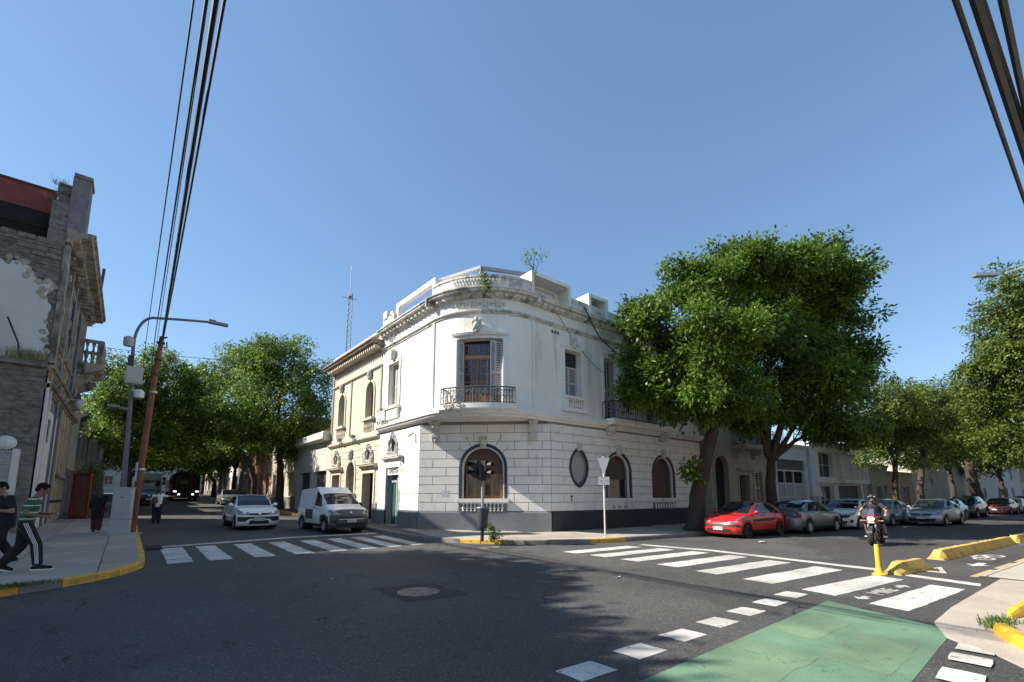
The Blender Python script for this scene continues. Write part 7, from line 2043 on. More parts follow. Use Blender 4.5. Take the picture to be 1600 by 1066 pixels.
m = MB(); m.box(-.1, -.06, -.7, .7, 1.83, 1.9); m.build('roof_step', WHITECAR, vr)
# --- parked row on the right
def at_kerb(s, o):
    p = SP(s, o); return (p[0], p[1], 0)
HD = math.atan2(-SA.y, -SA.x)          # facing back towards the crossing
cr = hull(3.83, 1.65, 1.43, .88, .93, 1.0, 1.72, 2.85, 3.55, 1.0, wheel=.285, wb=2.44, fo=.74, nose=.62)
s_206 = spec_of(cr, 1.0, 1.72, 2.85, 3.6, 2.12, fz=.66, head=[(.36, .60), (.78, .63), (.80, .70), (.60, .72), (.34, .64)], headside=(1.30, 1.76, 4.5, 5.3),
    grilles=[('upper_grille', [(-.28, .60), (.28, .60), (.24, .64), (-.24, .64)], BLACKP), ('black_bumper_strip', [(-.82, .46), (.82, .46), (.82, .55), (-.82, .55)], BLACKP), ('lower_grille', [(-.55, .26), (.55, .26), (.50, .36), (-.50, .36)], BLACKP)], badge=.635, plz=.38, strip=(3.3, 3.75), spokes=0)
REDP = carpaint('paint_red', (.55, .022, .025))
build_car('red_car', 'bright red hatchback parked by the big tree', s_206, REDP, at_kerb(6.1, -1.0), HD, 'cars parked along the right street', rim=BLACKP)
s_gen = spec_of(cr, 1.0, 1.72, 2.85, 3.6, 2.12)
cs_ = hull(4.35, 1.73, 1.46, .90, .96, 1.1, 1.85, 3.0, 3.8, 1.05, wheel=.30, wb=2.6, fo=.82, nose=.68)
s_sed = spec_of(cs_, 1.1, 1.85, 3.0, 3.75, 2.3, fz=.72, head=[(.42, .64), (.82, .66), (.84, .78), (.62, .79), (.40, .70)], headside=(1.70, 2.05, 4.4, 5.0))
cx_ = hull(4.2, 1.77, 1.66, 1.02, 1.08, 1.0, 1.7, 3.2, 4.0, 1.12, zb=.22, wheel=.33, wb=2.6, fo=.80, nose=.80)
s_suv = spec_of(cx_, 1.0, 1.7, 3.2, 4.0, 2.2, fz=.86, rz=.95, head=[(.42, .76), (.84, .78), (.86, .90), (.62, .91), (.40, .82)], plz=.5, badge=.78)
ch = hull(4.05, 1.75, 1.48, .94, 1.0, 1.0, 1.7, 2.9, 3.8, 1.08, wheel=.31, wb=2.55, fo=.82, nose=.72)
s_ht = spec_of(ch, 1.0, 1.7, 2.9, 3.85, 2.15, fz=.76, head=[(.36, .68), (.82, .72), (.85, .80), (.62, .80), (.34, .72)], headside=(1.45, 1.88, 4.4, 5.0), badge=.66, grilles=[('upper_grille', [(-.62, .58), (.62, .58), (.70, .70), (-.70, .70)], BLACKP), ('lower_grille', [(-.5, .24), (.5, .24), (.6, .42), (-.6, .42)], BLACKP)], fog=[(.66, .34), (.78, .34), (.80, .50), (.70, .50)])
SILV = carpaint('paint_silver', (.42, .43, .44), .3, .6); GREYP = carpaint('paint_grey', (.20, .21, .22), .3, .5); BLUEG = carpaint('paint_bluegrey', (.26, .31, .37), .3, .5)
BLKP = carpaint('paint_black', (.018, .019, .021)); DRED = carpaint('paint_darkred', (.16, .018, .022)); 
build_car('grey_car', 'grey car parked behind the red hatchback in the tree shade', s_sed, GREYP, at_kerb(10.6, -1.25), HD + math.pi, 'cars parked along the right street', detail=1)
build_car('white_hatchback', 'white modern hatchback parked third along the right street', s_ht, WHITECAR, at_kerb(15.4, -1.35), HD + .03, 'cars parked along the right street')
build_car('blue_car', 'blue grey car parked between the white hatchback and the motorcyclist', s_sed, BLUEG, at_kerb(20.1, -1.3), HD, 'cars parked along the right street', detail=1)
build_car('silver_car', 'silver blue sedan parked just behind the motorcyclist', s_sed, carpaint('paint_steelblue', (.36, .40, .45), .3, .5), at_kerb(22.4, -3.0), HD - .02, 'cars parked along the right street', detail=1)
build_car('silver_car', 'silver sedan with shiny front parked past the steel blue sedan', s_sed, SILV, at_kerb(31.5, -1.3), HD, 'cars parked along the right street', detail=1)
build_car('black_car', 'black sport utility car parked beyond the silver sedan', s_suv, BLKP, at_kerb(36.8, -1.3), HD, 'cars parked along the right street', detail=1)
build_car('dark_red_car', 'dark red sedan parked far down the right street', s_sed, DRED, at_kerb(47.5, -1.3), HD, 'cars parked along the right street', detail=1)
build_car('grey_car', 'grey car parked behind the far dark red sedan', s_gen, SILV, at_kerb(52.6, -1.3), HD, 'cars parked along the right street', detail=0)
build_car('dark_car', 'dark car near the right edge past the round sign', s_suv, GREYP, at_kerb(58.0, -1.3), HD, 'cars parked along the right street', detail=0)
build_car('pale_car', 'pale car last in the row at the right edge', s_sed, BLUEG, at_kerb(63.5, -1.3), HD, 'cars parked along the right street', detail=0)
# --- left street: pick-up behind the woman, bus, lorry
build_car('dark_suv', 'dark four wheel drive parked at the left kerb far down the street', s_suv, carpaint('paint_darkgreen', (.03, .04, .042)), (1.55, 52.0, road_z(52)), R(-90), 'vehicles far down the left street', detail=1)
build_car('parked_car', 'pale car parked half hidden behind trees on the left street', s_gen, SILV, (7.45, 50.0, road_z(50)), R(-90), 'vehicles far down the left street', detail=0)
def bus(loc, rz_):
    root = thing('city_bus', loc, 'dark blue city bus coming up the left street under the trees', 'bus', 'vehicles far down the left street', rz=rz_)
    NB = pm('paint_navy', (.012, .016, .03), rough=.5, spec=.25)
    CGLASS = pm('bus_glass', (.008, .010, .012), rough=.35, spec=.25)
    W, H, L = 2.5, 3.1, 10.5
    m = MB()
    prof = [(-W / 2, .35), (-W / 2, 2.6), (-W / 2 + .12, 2.95), (-W / 2 + .4, H), (W / 2 - .4, H), (W / 2 - .12, 2.95), (W / 2, 2.6), (W / 2, .35)]
    f = lambda s, d, z: Vector((s, d, z))
    m.sweep(prof, -L, -.25, f); m.sweep([(y * (.93), z if z > 1 else z + .05) for y, z in prof], -.25, 0, f)
    m.build('body', NB, root, smooth=30)
    m = MB(); m.box(.0, .03, -1.05, 1.05, 1.25, 2.55); m.build('windscreen', CGLASS, root)
    m = MB(); m.box(.0, .03, -.85, .85, 2.6, 2.92); m.build('destination_display', BLACKP, root)
    m = MB(); m.box(.0, .06, -1.15, 1.15, .35, .62); m.build('bumper', BLACKP, root)
    m = MB(); m.box(.031, .036, -.55, .1, 1.9, 2.25); m.build('route_card', pm('card_pale', (.3, .35, .33)), root)
    for sd in (1, -1):
        m = MB(); m.box(0, .05, sd * .98 - .14, sd * .98 + .14, .98, 1.10); m.build('headlight', emis('headlamp_on', (1, .95, .85), 1.6), root)
        m = MB(); m.box(0, .05, sd * .62 - .1, sd * .62 + .1, .66, .80); m.build('fog_light', emis('headlamp_on', (1, .95, .85), 1.6), root)
        m = MB(); m.tube([(0, sd * 1.2, 2.6), (.3, sd * 1.42, 2.5), (.3, sd * 1.42, 2.1)], .03, 5); m.obox((.3, sd * 1.42, 2.05), (1, 0, 0), (0, 1, 0), (0, 0, 1), .05, .12, .22); m.build('wing_mirror', BLACKP, root)
        for k in range(6):
            m = MB(); x = -1.2 - k * 1.5; m.box(x - 1.3, x, sd * 1.245 - .02, sd * 1.245 + .02, 1.35, 2.45); m.build('side_window', CGLASS, root)
        for x in (-2.4, -8.0):
            wheel_parts(root, (x, sd * 1.24), .48, .28, sd, ALU, 0)
    m = MB(); m.box(-3.5, -1.0, -.8, .8, 3.08, 3.32); m.build('roof_unit', pm('bus_roof', (.3, .31, .32)), root)
    return root
bus((5.0, 61.0, road_z(61)), R(-90))
lr = thing('delivery_lorry', (2.6, 78, road_z(78)), 'small white lorry far behind the bus', 'lorry', 'vehicles far down the left street', rz=R(-90))
m = MB(); m.box(-6, -1.7, -1.1, 1.1, .8, 3.2); m.build('cargo_box', WHITEP, lr)
m = MB(); m.sweep([(-1.0, .45), (-1.0, 2.1), (-.85, 2.4), (.85, 2.4), (1.0, 2.1), (1.0, .45)], -1.6, 0, lambda s, d, z: Vector((s, d, z))); m.build('cab', WHITEP, lr)
m = MB(); m.box(0, .03, -.85, .85, 1.45, 2.2); m.build('windscreen', CGLASS, lr)
for sd in (1, -1):
    for x in (-1.0, -4.6): wheel_parts(lr, (x, sd * 1.05), .4, .24, sd, ALU, 0)
    m = MB(); m.box(0, .03, sd * .8 - .12, sd * .8 + .12, .75, .9); m.build('headlight', LAMP, lr)
# ------------------------------------------------------------------ people
SKIN = pm('skin', (.36, .20, .135), (.32, .175, .115), scale=6, rough=.55, fine=.05)
SKIN_D = pm('skin_dark', (.23, .12, .078), (.20, .10, .066), scale=6, rough=.55, fine=.05)
HAIR = pm('hair_black', (.010, .008, .007), rough=.85, scale=20, spec=.2)
NAVYC = pm('cloth_navy', (.012, .014, .022), (.009, .010, .016), scale=9, rough=.9, bump=.3, bscale=14)
BLACKC = pm('cloth_black', (.012, .012, .013), (.008, .008, .009), scale=9, rough=.9, bump=.3, bscale=14)
WHITEC = pm('cloth_white', (.66, .66, .68), (.56, .56, .58), scale=7, rough=.9, bump=.3, bscale=14)
BEIGEC = pm('cloth_beige', (.36, .29, .2), rough=.9, bump=.3, bscale=14)
MAROON = pm('cloth_maroon', (.05, .015, .02), rough=.9)
def capsule(mb, p, q, r0, r1, n=12):
    p = Vector(p); q = Vector(q); t = (q - p)
    if t.length < 1e-6: t = Vector((0, 0, 1e-3))
    t.normalize()
    pts = [p - t * r0 * .98, p - t * r0 * .8, p - t * r0 * .45, p]; rs = [r0 * .15, r0 * .6, r0 * .89, r0]
    m = 4
    for k in range(1, m):
        pts.append(p.lerp(q, k / m)); rs.append(r0 + (r1 - r0) * k / m)
    pts += [q, q + t * r1 * .45, q + t * r1 * .8, q + t * r1 * .98]; rs += [r1, r1 * .89, r1 * .6, r1 * .15]
    mb.tube(pts, rs, n)
def loft(mb, secs, n=16):
    """Closed stack of ellipses: (centre, half depth x, half width y)."""
    b = len(mb.v)
    for c, rx, ry in secs:
        for k in range(n):
            a = 2 * math.pi * k / n
            mb.v.append((c[0] + rx * math.cos(a), c[1] + ry * math.sin(a), c[2]))
    for i in range(len(secs) - 1):
        for k in range(n):
            a = b + i * n + k; c = b + i * n + (k + 1) % n
            mb.f.append((a, c, c + n, a + n)); mb.mi.append(0)
    mb.f.append(tuple(reversed(range(b, b + n)))); mb.mi.append(0)
    e = b + (len(secs) - 1) * n
    mb.f.append(tuple(range(e, e + n))); mb.mi.append(0)
def melt(mb, name, mats, parent, voxel, smooth=4):
    """Fuse overlapping closed shapes into one continuous skin."""
    me = mb.mesh('t', MATS['skin'])
    o = bpy.data.objects.new('t', me); COL.objects.link(o)
    r = o.modifiers.new('r', 'REMESH'); r.mode = 'VOXEL'; r.voxel_size = voxel
    s = o.modifiers.new('s', 'SMOOTH'); s.iterations = smooth; s.factor = .5
    dg = bpy.context.evaluated_depsgraph_get()
    out = bpy.data.meshes.new_from_object(o.evaluated_get(dg))
    bpy.data.objects.remove(o); bpy.data.meshes.remove(me)
    out.materials.clear()
    for m_ in (mats if isinstance(mats, (list, tuple)) else [mats]): out.materials.append(m_)
    out.polygons.foreach_set('material_index', [0] * len(out.polygons))
    out.polygons.foreach_set('use_smooth', [True] * len(out.polygons))
    out.name = name
    return link(name, out, parent)
def hand(mb, w, d, up, side, curl=.6, s=1.0):
    """Palm, four unequal fingers bent at the knuckles and a thumb from the side of the palm."""
    w = Vector(w); d = Vector(d).normalized(); up = Vector(up); up = (up - d * up.dot(d)).normalized(); sd = d.cross(up) * side
    pc = w + d * .05 * s
    for k in (-1.5, -.5, .5, 1.5):
        capsule(mb, w + sd * .010 * k * s, w + d * .085 * s + sd * .019 * k * s, .015 * s, .012 * s, 8)
    for k, L in zip((-1.5, -.5, .5, 1.5), (.062, .078, .082, .072)):
        a = w + d * .088 * s + sd * .020 * k * s
        b = a + (d * math.cos(curl * .6) - up * math.sin(curl * .6)) * L * .5 * s
        c = b + (d * math.cos(curl * 1.7) - up * math.sin(curl * 1.7)) * L * .5 * s
        capsule(mb, a, b, .0095 * s, .0088 * s, 8); capsule(mb, b, c, .0088 * s, .0075 * s, 8)
    a = w + d * .025 * s + sd * .032 * s; b = a + (d * .6 + sd * .7).normalized() * .035 * s; c = b + (d * .9 + sd * .1 - up * .3).normalized() * .032 * s
    capsule(mb, a, b, .0125 * s, .011 * s, 8); capsule(mb, b, c, .011 * s, .009 * s, 8)
def head_shape(mb, c, f, u, s=1.0):
    """Skull, jaw, nose, brow, ears, neck root; f forward, u up."""
    c = Vector(c); f = Vector(f).normalized(); u = Vector(u); u = (u - f * u.dot(f)).normalized(); l = u.cross(f)
    ax = (f, l, u)
    P = lambda a, b, z: c + f * a * s + l * b * s + u * z * s
    mb.ball(P(-.012, 0, .03), .098 * s, .078 * s, .098 * s, 14, 9, ax=ax)
    mb.ball(P(.022, 0, -.045), .068 * s, .062 * s, .075 * s, 12, 8, ax=ax)
    mb.ball(P(.05, 0, -.092), .036 * s, .038 * s, .028 * s, 10, 6, ax=ax)
    mb.ball(P(.072, 0, .022), .024 * s, .055 * s, .018 * s, 10, 6, ax=ax)
    capsule(mb, P(.085, 0, .008), P(.108, 0, -.032), .010 * s, .015 * s, 8)
    mb.ball(P(.082, 0, -.066), .016 * s, .027 * s, .010 * s, 8, 5, ax=ax)
    for k in (-1, 1):
        mb.ball(P(-.008, .078 * k, -.01), .026 * s, .012 * s, .034 * s, 8, 6, ax=ax)
    return P, ax
def hair_cap(name, P, ax, s, mat, parent, style='short', voxel=.010):
    mb = MB()
    mb.ball(P(-.022, 0, .045), .103 * s, .086 * s, .097 * s, 14, 9, ax=ax)
    if style == 'short':
        mb.ball(P(.025, 0, .098), .06 * s, .066 * s, .040 * s, 12, 7, ax=ax); mb.ball(P(-.01, .055, .03), .06 * s, .03 * s, .06 * s, 8, 6, ax=ax); mb.ball(P(-.01, -.055, .03), .06 * s, .03 * s, .06 * s, 8, 6, ax=ax); mb.ball(P(-.065, 0, -.01), .05 * s, .068 * s, .07 * s, 10, 7, ax=ax)
    elif style == 'cap':
        mb.ball(P(.05, 0, .09), .055 * s, .06 * s, .03 * s, 12, 7, ax=ax); mb.ball(P(-.06, 0, .0), .05 * s, .07 * s, .06 * s, 10, 7, ax=ax)
    elif style == 'long':
        capsule(mb, P(-.05, 0, .03), P(-.075, 0, -.20), .085 * s, .075 * s); capsule(mb, P(-.03, .06, .0), P(-.03, .075, -.16), .04 * s, .03 * s); capsule(mb, P(-.03, -.06, .0), P(-.03, -.075, -.16), .04 * s, .03 * s)
    return melt(mb, name, mat, parent, voxel, 3)
def person(label, loc, heading, J, top, legs, skin=SKIN, voxel=.012, hair='short', group='people', shirt_len=.0, sleeve=.62, leg_cover=1.0, shoe=None, shoe_sole=None, wide=1.0, fat=0.0, hands=True, hairmat=HAIR, shirt_voxel=None):
    """J: joints in local coordinates (x forward, y left, z up). Body is one skin; shirt, trousers, shoes and hair are children."""
    root = thing('person', loc, label, 'person', group, rz=heading)
    V = {k: Vector(v) for k, v in J.items()}
    mb = MB()
    hip, ch, nk, hd = V['hip'], V['chest'], V['neck'], V['head']
    f = V.get('face', Vector((1, 0, 0))); u = V.get('headup', Vector((0, 0, 1)))
    loft(mb, [(hip - Vector((0, 0, .10)), .08, .13), (hip, .11 + fat, .16 * wide), (hip.lerp(ch, .35), .105 + fat * 1.2, .145 * wide + fat * .5), (hip.lerp(ch, .7), .115 + fat, .16 * wide), (ch, .115 + fat * .6, .175 * wide), (ch.lerp(nk, .6), .085, .145 * wide), (nk, .055, .06)])
    capsule(mb, nk - Vector((0, 0, .03)), hd - Vector((.015, 0, .06)), .058, .055)
    P, ax = head_shape(mb, hd, f, u)
    for sd, s in (('l', 1), ('r', -1)):
        sh, el, wr = V['sh_' + sd], V['el_' + sd], V['wr_' + sd]
        capsule(mb, ch.lerp(sh, .5) + Vector((0, 0, .02)), sh, .065, .058); capsule(mb, sh, el, .055 + fat * .1, .041); capsule(mb, el, wr, .041, .027)
        if hands:
            hd_dir = V.get('hd_' + sd, (wr - el)); hand(mb, wr, hd_dir, V.get('hu_' + sd, Vector((0, 0, 1))), -s, V.get('curl_' + sd, Vector((.7, 0, 0))).x)
        else:
            capsule(mb, wr, wr + (wr - el).normalized() * .12, .03, .022)
        hp, kn, an = V['hp_' + sd], V['kn_' + sd], V['an_' + sd]; toe = V['toe_' + sd]
        capsule(mb, hp, kn, .088, .057); capsule(mb, kn, kn.lerp(an, .35), .054, .054); capsule(mb, kn.lerp(an, .3), an, .055, .038)
        capsule(mb, an - Vector((0, 0, .03)), toe, .038, .03)
    melt(mb, 'body', skin, root, voxel)
    # shirt
    mb = MB(); e = .016
    hem = hip - Vector((0, 0, shirt_len))
    loft(mb, [(hem - Vector((0, 0, .04)), .125 + fat, .178 * wide), (hip, .125 + fat, .178 * wide), (hip.lerp(ch, .35), .122 + fat * 1.25, .168 * wide + fat * .5), (hip.lerp(ch, .7), .13 + fat, .18 * wide), (ch, .13 + fat * .6, .182 * wide), (ch.lerp(nk, .6), .095, .135 * wide), (nk - Vector((0, 0, .015)), .064, .070)])
    for sd, s in (('l', 1), ('r', -1)):
        sh, el, wr = V['sh_' + sd], V['el_' + sd], V['wr_' + sd]
        capsule(mb, ch.lerp(sh, .5) + Vector((0, 0, .02)), sh, .076, .066)
        q = sh.lerp(el, min(sleeve, 1)); d = (q - sh).normalized()
        mb.tube([sh, sh.lerp(q, .5), q], [.066 + fat * .1, .066 + fat * .1, .064], 12)
        if sleeve > 1: capsule(mb, el, el.lerp(wr, sleeve - 1), .056, .042)
    melt(mb, 'shirt', top, root, shirt_voxel or voxel, 3)
    # trousers
    mb = MB()
    loft(mb, [(hip - Vector((0, 0, .12)), .105 + fat * .5, .165 * wide), (hip - Vector((0, 0, .02)), .118 + fat, .168 * wide), (hip + Vector((0, 0, .05)), .112 + fat, .160 * wide)])
    for sd in ('l', 'r'):
        hp, kn, an = V['hp_' + sd], V['kn_' + sd], V['an_' + sd]
        lc = leg_cover
        capsule(mb, hp, kn if lc >= .5 else hp.lerp(kn, lc * 2), .118, .094)
        if lc > .5: mb.tube([kn, kn.lerp(an, .5), kn.lerp(an, (lc - .5) * 2 * .97)], [.094, .090, .080], 12)
    melt(mb, 'trousers', legs, root, voxel, 4)
    for sd in ('l', 'r'):
        an, toe = V['an_' + sd], V['toe_' + sd]
        mb = MB(); d = (toe - an); dd = Vector((d.x, d.y, 0)).normalized()
        heel = an - dd * .055 - Vector((0, 0, .045))
        capsule(mb, heel, toe, .042, .036); capsule(mb, an - Vector((0, 0, .02)), an.lerp(toe, .6) - Vector((0, 0, .01)), .046, .04)
        so = melt(mb, 'shoe', shoe or BLACKC, root, .012, 3)
        if shoe_sole:
            mb = MB(); l_ = dd.cross(Vector((0, 0, 1)))
            dn = (toe - heel).normalized(); uu = l_.cross(dn) * 1
            if uu.z < 0: uu = -uu
            mb.obox((heel + toe) / 2 - uu * .038 + dn * .0, dn, l_, uu, (toe - heel).length / 2 + .045, .042, .012); mb.build('sole', shoe_sole, so)
    hair_cap('hair', P, ax, 1.0, hairmat, root, hair)
    return root, P, ax
GREENS, nt, b = _nodes('cloth_green_stripes')
tc = nt.nodes.new('ShaderNodeTexCoord'); sx = nt.nodes.new('ShaderNodeSeparateXYZ'); nt.links.new(tc.outputs['Object'], sx.inputs[0])
nz_ = nt.nodes.new('ShaderNodeTexNoise'); nz_.inputs['Scale'].default_value = 5; nt.links.new(tc.outputs['Object'], nz_.inputs['Vector'])
ma = nt.nodes.new('ShaderNodeMath'); ma.operation = 'MULTIPLY_ADD'; nt.links.new(nz_.outputs['Fac'], ma.inputs[0]); ma.inputs[1].default_value = .03; nt.links.new(sx.outputs['Z'], ma.inputs[2])
mo = nt.nodes.new('ShaderNodeMath'); mo.operation = 'PINGPONG'; nt.links.new(ma.outputs[0], mo.inputs[0]); mo.inputs[1].default_value = .066
lt = nt.nodes.new('ShaderNodeMath'); lt.operation = 'LESS_THAN'; nt.links.new(mo.outputs[0], lt.inputs[0]); lt.inputs[1].default_value = .0105
mx = nt.nodes.new('ShaderNodeMix'); mx.data_type = 'RGBA'; nt.links.new(lt.outputs[0], mx.inputs['Factor']); mx.inputs[6].default_value = (.022, .12, .045, 1); mx.inputs[7].default_value = (.6, .6, .62, 1)
nt.links.new(mx.outputs[2], b.inputs['Base Color']); b.inputs['Roughness'].default_value = .9
G = R(4)
gp, P, ax = person('man in a green and white striped polo shirt striding while looking at his phone', (-1.50, 13.6, .15), G, dict(
    hip=(0, 0, .96), chest=(.06, 0, 1.34), neck=(.10, 0, 1.50), head=(.175, 0, 1.63), face=(.9, 0, -.42), headup=(.42, 0, .9),
    sh_l=(.08, .20, 1.42), el_l=(.10, .25, 1.14), wr_l=(.32, .12, 1.12), hd_l=(.9, -.3, .1), sh_r=(.05, -.20, 1.42), el_r=(-.02, -.27, 1.15), wr_r=(.22, -.19, 1.08), hd_r=(.95, .3, .15), hu_r=(0, -.4, 1), curl_r=(1.0, 0, 0), curl_l=(1.0, 0, 0),
    hp_l=(0, .09, .92), kn_l=(-.03, .10, .49), an_l=(-.27, .10, .15), toe_l=(-.12, .11, .035), hp_r=(.0, -.09, .92), kn_r=(.19, -.10, .52), an_r=(.25, -.10, .10), toe_r=(.44, -.11, .045)),
    GREENS, BLACKC, SKIN_D, .0095, 'short', shirt_len=.10, sleeve=.72, shoe=BLACKC, shoe_sole=WHITEP)
m = MB()
for k in (-1, 0, 1):
    pts = [Vector((.0 + .026 * k, -.203, .96)), Vector((.09 + .026 * k, -.210, .74)), Vector((.185 + .024 * k, -.196, .52)), Vector((.215 + .022 * k, -.191, .32)), Vector((.235 + .02 * k, -.182, .14))]
    m.tube(pts, .0075, 5)
m.build('side_stripe', WHITEC, gp)
def phone(loc, heading, label):
    t = thing('mobile_phone', loc, label, 'phone', 'phones held by the two men', rz=heading)
    m = MB(); m.obox((0, 0, 0), Vector((.9, 0, .3)).normalized(), (0, 1, 0), Vector((-.3, 0, .9)).normalized(), .075, .037, .005); m.build('case', BLACKP, t)
    m = MB(); m.obox(Vector((-.3, 0, .9)).normalized() * .0062, Vector((.9, 0, .3)).normalized(), (0, 1, 0), Vector((-.3, 0, .9)).normalized(), .068, .033, .001); m.build('screen', GLASSB, t)
def local(root, p):
    c, s = math.cos(root.rotation_euler.z), math.sin(root.rotation_euler.z)
    return (root.location.x + p[0] * c - p[1] * s, root.location.y + p[0] * s + p[1] * c, root.location.z + p[2])
phone(local(gp, (.36, -.13, 1.145)), G, 'dark phone in the hand of the man in green stripes')
bp_, P, ax = person('heavy man in black t-shirt and trousers looking down at his phone', (-2.0, 15.1, .15), R(208), dict(
    hip=(0, 0, .98), chest=(.03, 0, 1.38), neck=(.05, 0, 1.54), head=(.12, 0, 1.675), face=(.88, .05, -.48), headup=(.48, 0, .88),
    sh_l=(.04, .23, 1.46), el_l=(.02, .30, 1.16), wr_l=(.26, .14, 1.20), hd_l=(.9, -.35, .15), sh_r=(.04, -.23, 1.46), el_r=(.02, -.31, 1.16), wr_r=(.26, -.12, 1.20), hd_r=(.9, .3, .15), curl_r=(1.0, 0, 0), curl_l=(1.0, 0, 0),
    hp_l=(0, .10, .93), kn_l=(.14, .11, .52), an_l=(.22, .11, .10), toe_l=(.41, .12, .045), hp_r=(0, -.10, .93), kn_r=(-.02, -.11, .50), an_r=(-.26, -.11, .13), toe_r=(-.09, -.12, .04)),
    NAVYC, BLACKC, SKIN, .011, 'short', shirt_len=.14, sleeve=.78, wide=1.2, fat=.045, shoe=BLACKC)
phone(local(bp_, (.41, .01, 1.24)), R(208), 'dark phone held in both hands of the heavy man')
# woman in dark clothes walking along the left pavement
wd, P, ax = person('woman in dark clothes with long hair and a bag on the left pavement', (-.72, 22.7, road_z(22.7) + .15), R(95), dict(
    hip=(0, 0, .90), chest=(.02, 0, 1.22), neck=(.03, 0, 1.37), head=(.06, 0, 1.49), sh_l=(.02, .17, 1.29), el_l=(-.05, .22, 1.04), wr_l=(.05, .21, .82), sh_r=(.02, -.17, 1.29), el_r=(-.02, -.24, 1.05), wr_r=(.10, -.24, .88),
    hp_l=(0, .08, .86), kn_l=(.10, .07, .47), an_l=(.06, .06, .09), toe_l=(.23, .06, .04), hp_r=(0, -.08, .86), kn_r=(.0, -.07, .46), an_r=(-.20, -.06, .14), toe_r=(-.04, -.06, .04)),
    BLACKC, MAROON, SKIN_D, .015, 'long', shirt_len=.28, sleeve=1.6, hands=False, wide=.95, shoe=BLACKC, shoe_sole=WHITEP, hairmat=pm('hair_brown', (.03, .018, .012), rough=.5))
t = thing('handbag', local(wd, (-.06, -.27, 1.0)), 'pale patterned bag hanging at the side of the dark dressed woman', 'bag', rz=R(95))
m = MB(); m.ball((0, 0, 0), .20, .09, .13, 12, 8); m.build('bag_body', pm('bag_pale', (.20, .18, .19), (.07, .06, .07), scale=18, rough=.7), t, smooth=True)
m = MB(); m.tube([(-.14, 0, .08), (-.04, .05, .34), (.08, .03, .3), (.14, 0, .08)], .012, 5); m.build('strap', BLACKC, t)
# man in shorts beyond the cabinet
person('man in a navy top and beige shorts half hidden behind the cabinet', (.12, 28.2, road_z(28.2) + .15), R(88), dict(
    hip=(0, 0, .94), chest=(.02, 0, 1.32), neck=(.03, 0, 1.48), head=(.06, 0, 1.61), sh_l=(.02, .20, 1.40), el_l=(-.02, .27, 1.12), wr_l=(.08, .26, .88), sh_r=(.02, -.20, 1.40), el_r=(-.02, -.28, 1.12), wr_r=(.10, -.30, .92),
    hp_l=(0, .09, .90), kn_l=(.06, .10, .49), an_l=(.02, .10, .10), toe_l=(.2, .1, .04), hp_r=(0, -.09, .90), kn_r=(.02, -.10, .49), an_r=(-.16, -.10, .12), toe_r=(0, -.1, .04)),
    NAVYC, BEIGEC, SKIN, .016, 'short', shirt_len=.12, sleeve=1.3, leg_cover=.46, hands=False, wide=1.1, shoe=BLACKC, shoe_sole=WHITEP)
# woman hailing the bus
ww_, P, ax = person('woman in a white t-shirt standing in the road with her arm stretched out', (1.25, 28.6, road_z(28.6)), R(88), dict(
    hip=(0, 0, .92), chest=(.01, 0, 1.26), neck=(.02, 0, 1.42), head=(.05, 0, 1.55), sh_l=(.0, .18, 1.34), el_l=(-.04, .25, 1.07), wr_l=(.06, .25, .84), sh_r=(.02, -.18, 1.34), el_r=(.06, -.42, 1.31), wr_r=(.10, -.66, 1.33), hd_r=(.1, -1, .1),
    hp_l=(0, .09, .88), kn_l=(.02, .09, .48), an_l=(-.02, .09, .09), toe_l=(.15, .10, .04), hp_r=(0, -.09, .88), kn_r=(.04, -.10, .48), an_r=(.02, -.10, .09), toe_r=(.19, -.11, .04)),
    WHITEC, NAVYC, SKIN, .014, 'short', shirt_len=.08, sleeve=.85, hands=True, wide=1.02, shoe=BLACKC, hairmat=pm('hair_auburn', (.045, .016, .012), rough=.5))
t = thing('shoulder_bag', local(ww_, (-.14, .12, 1.12)), 'brown bag on the back of the woman in white', 'bag', rz=R(88))
m = MB(); m.ball((0, 0, 0), .08, .13, .19, 12, 8); m.build('bag_body', pm('bag_brown', (.13, .055, .03), rough=.6), t, smooth=True)
m = MB(); m.tube([(.0, -.08, .14), (.12, -.02, .26), (.25, .02, .2)], .014, 5); m.build('strap', pm('bag_brown', (.13, .055, .03)), t)

# ------------------------------------------------------------------ motorcycle and rider
mc_loc = (19.86, 4.12, 0); mc_h = R(181.5)
mc = thing('motorcycle', mc_loc, 'red and black motorcycle ridden towards the crossing', 'motorcycle', rz=mc_h)
MRED = carpaint('paint_moto_red', (.42, .015, .03)); 
def moto_wheel(x, r, w):
    m = MB()
    for k in range(28):
        pass
    prof = [(r - .10, -w * .5), (r - .03, -w * .62), (r, -w * .25), (r + .004, 0), (r, w * .25), (r - .03, w * .62), (r - .10, w * .5)]
    m.lathe((x, 0, r), prof, 26, axis=(0, 1, 0), caps=False); t = m.build('wheel', RUBBER, mc, smooth=40)
    m = MB(); m.lathe((x, 0, r), [(r - .09, -w * .45), (r - .13, -w * .3), (r - .13, w * .3), (r - .09, w * .45)], 26, axis=(0, 1, 0), caps=False); m.build('rim', IRON, t)
    m = MB()
    for k in range(6):
        a = 2 * math.pi * k / 6; d = Vector((math.cos(a), 0, math.sin(a))); m.obox(Vector((x, 0, r)) + d * (r - .12) * .5, d, (-d.z, 0, d.x), (0, 1, 0), (r - .12) * .5, .02, .015)
    m.lathe((x, -.05, r), [(.05, 0), (.05, .10)], 10, axis=(0, 1, 0)); m.build('spokes', IRON, t)
    m = MB(); m.lathe((x, .075, r), [(.13, 0), (.13, .006)], 18, axis=(0, 1, 0)); m.build('brake_disc', ALU, t)
moto_wheel(.68, .31, .12); moto_wheel(-.66, .31, .14)
m = MB()
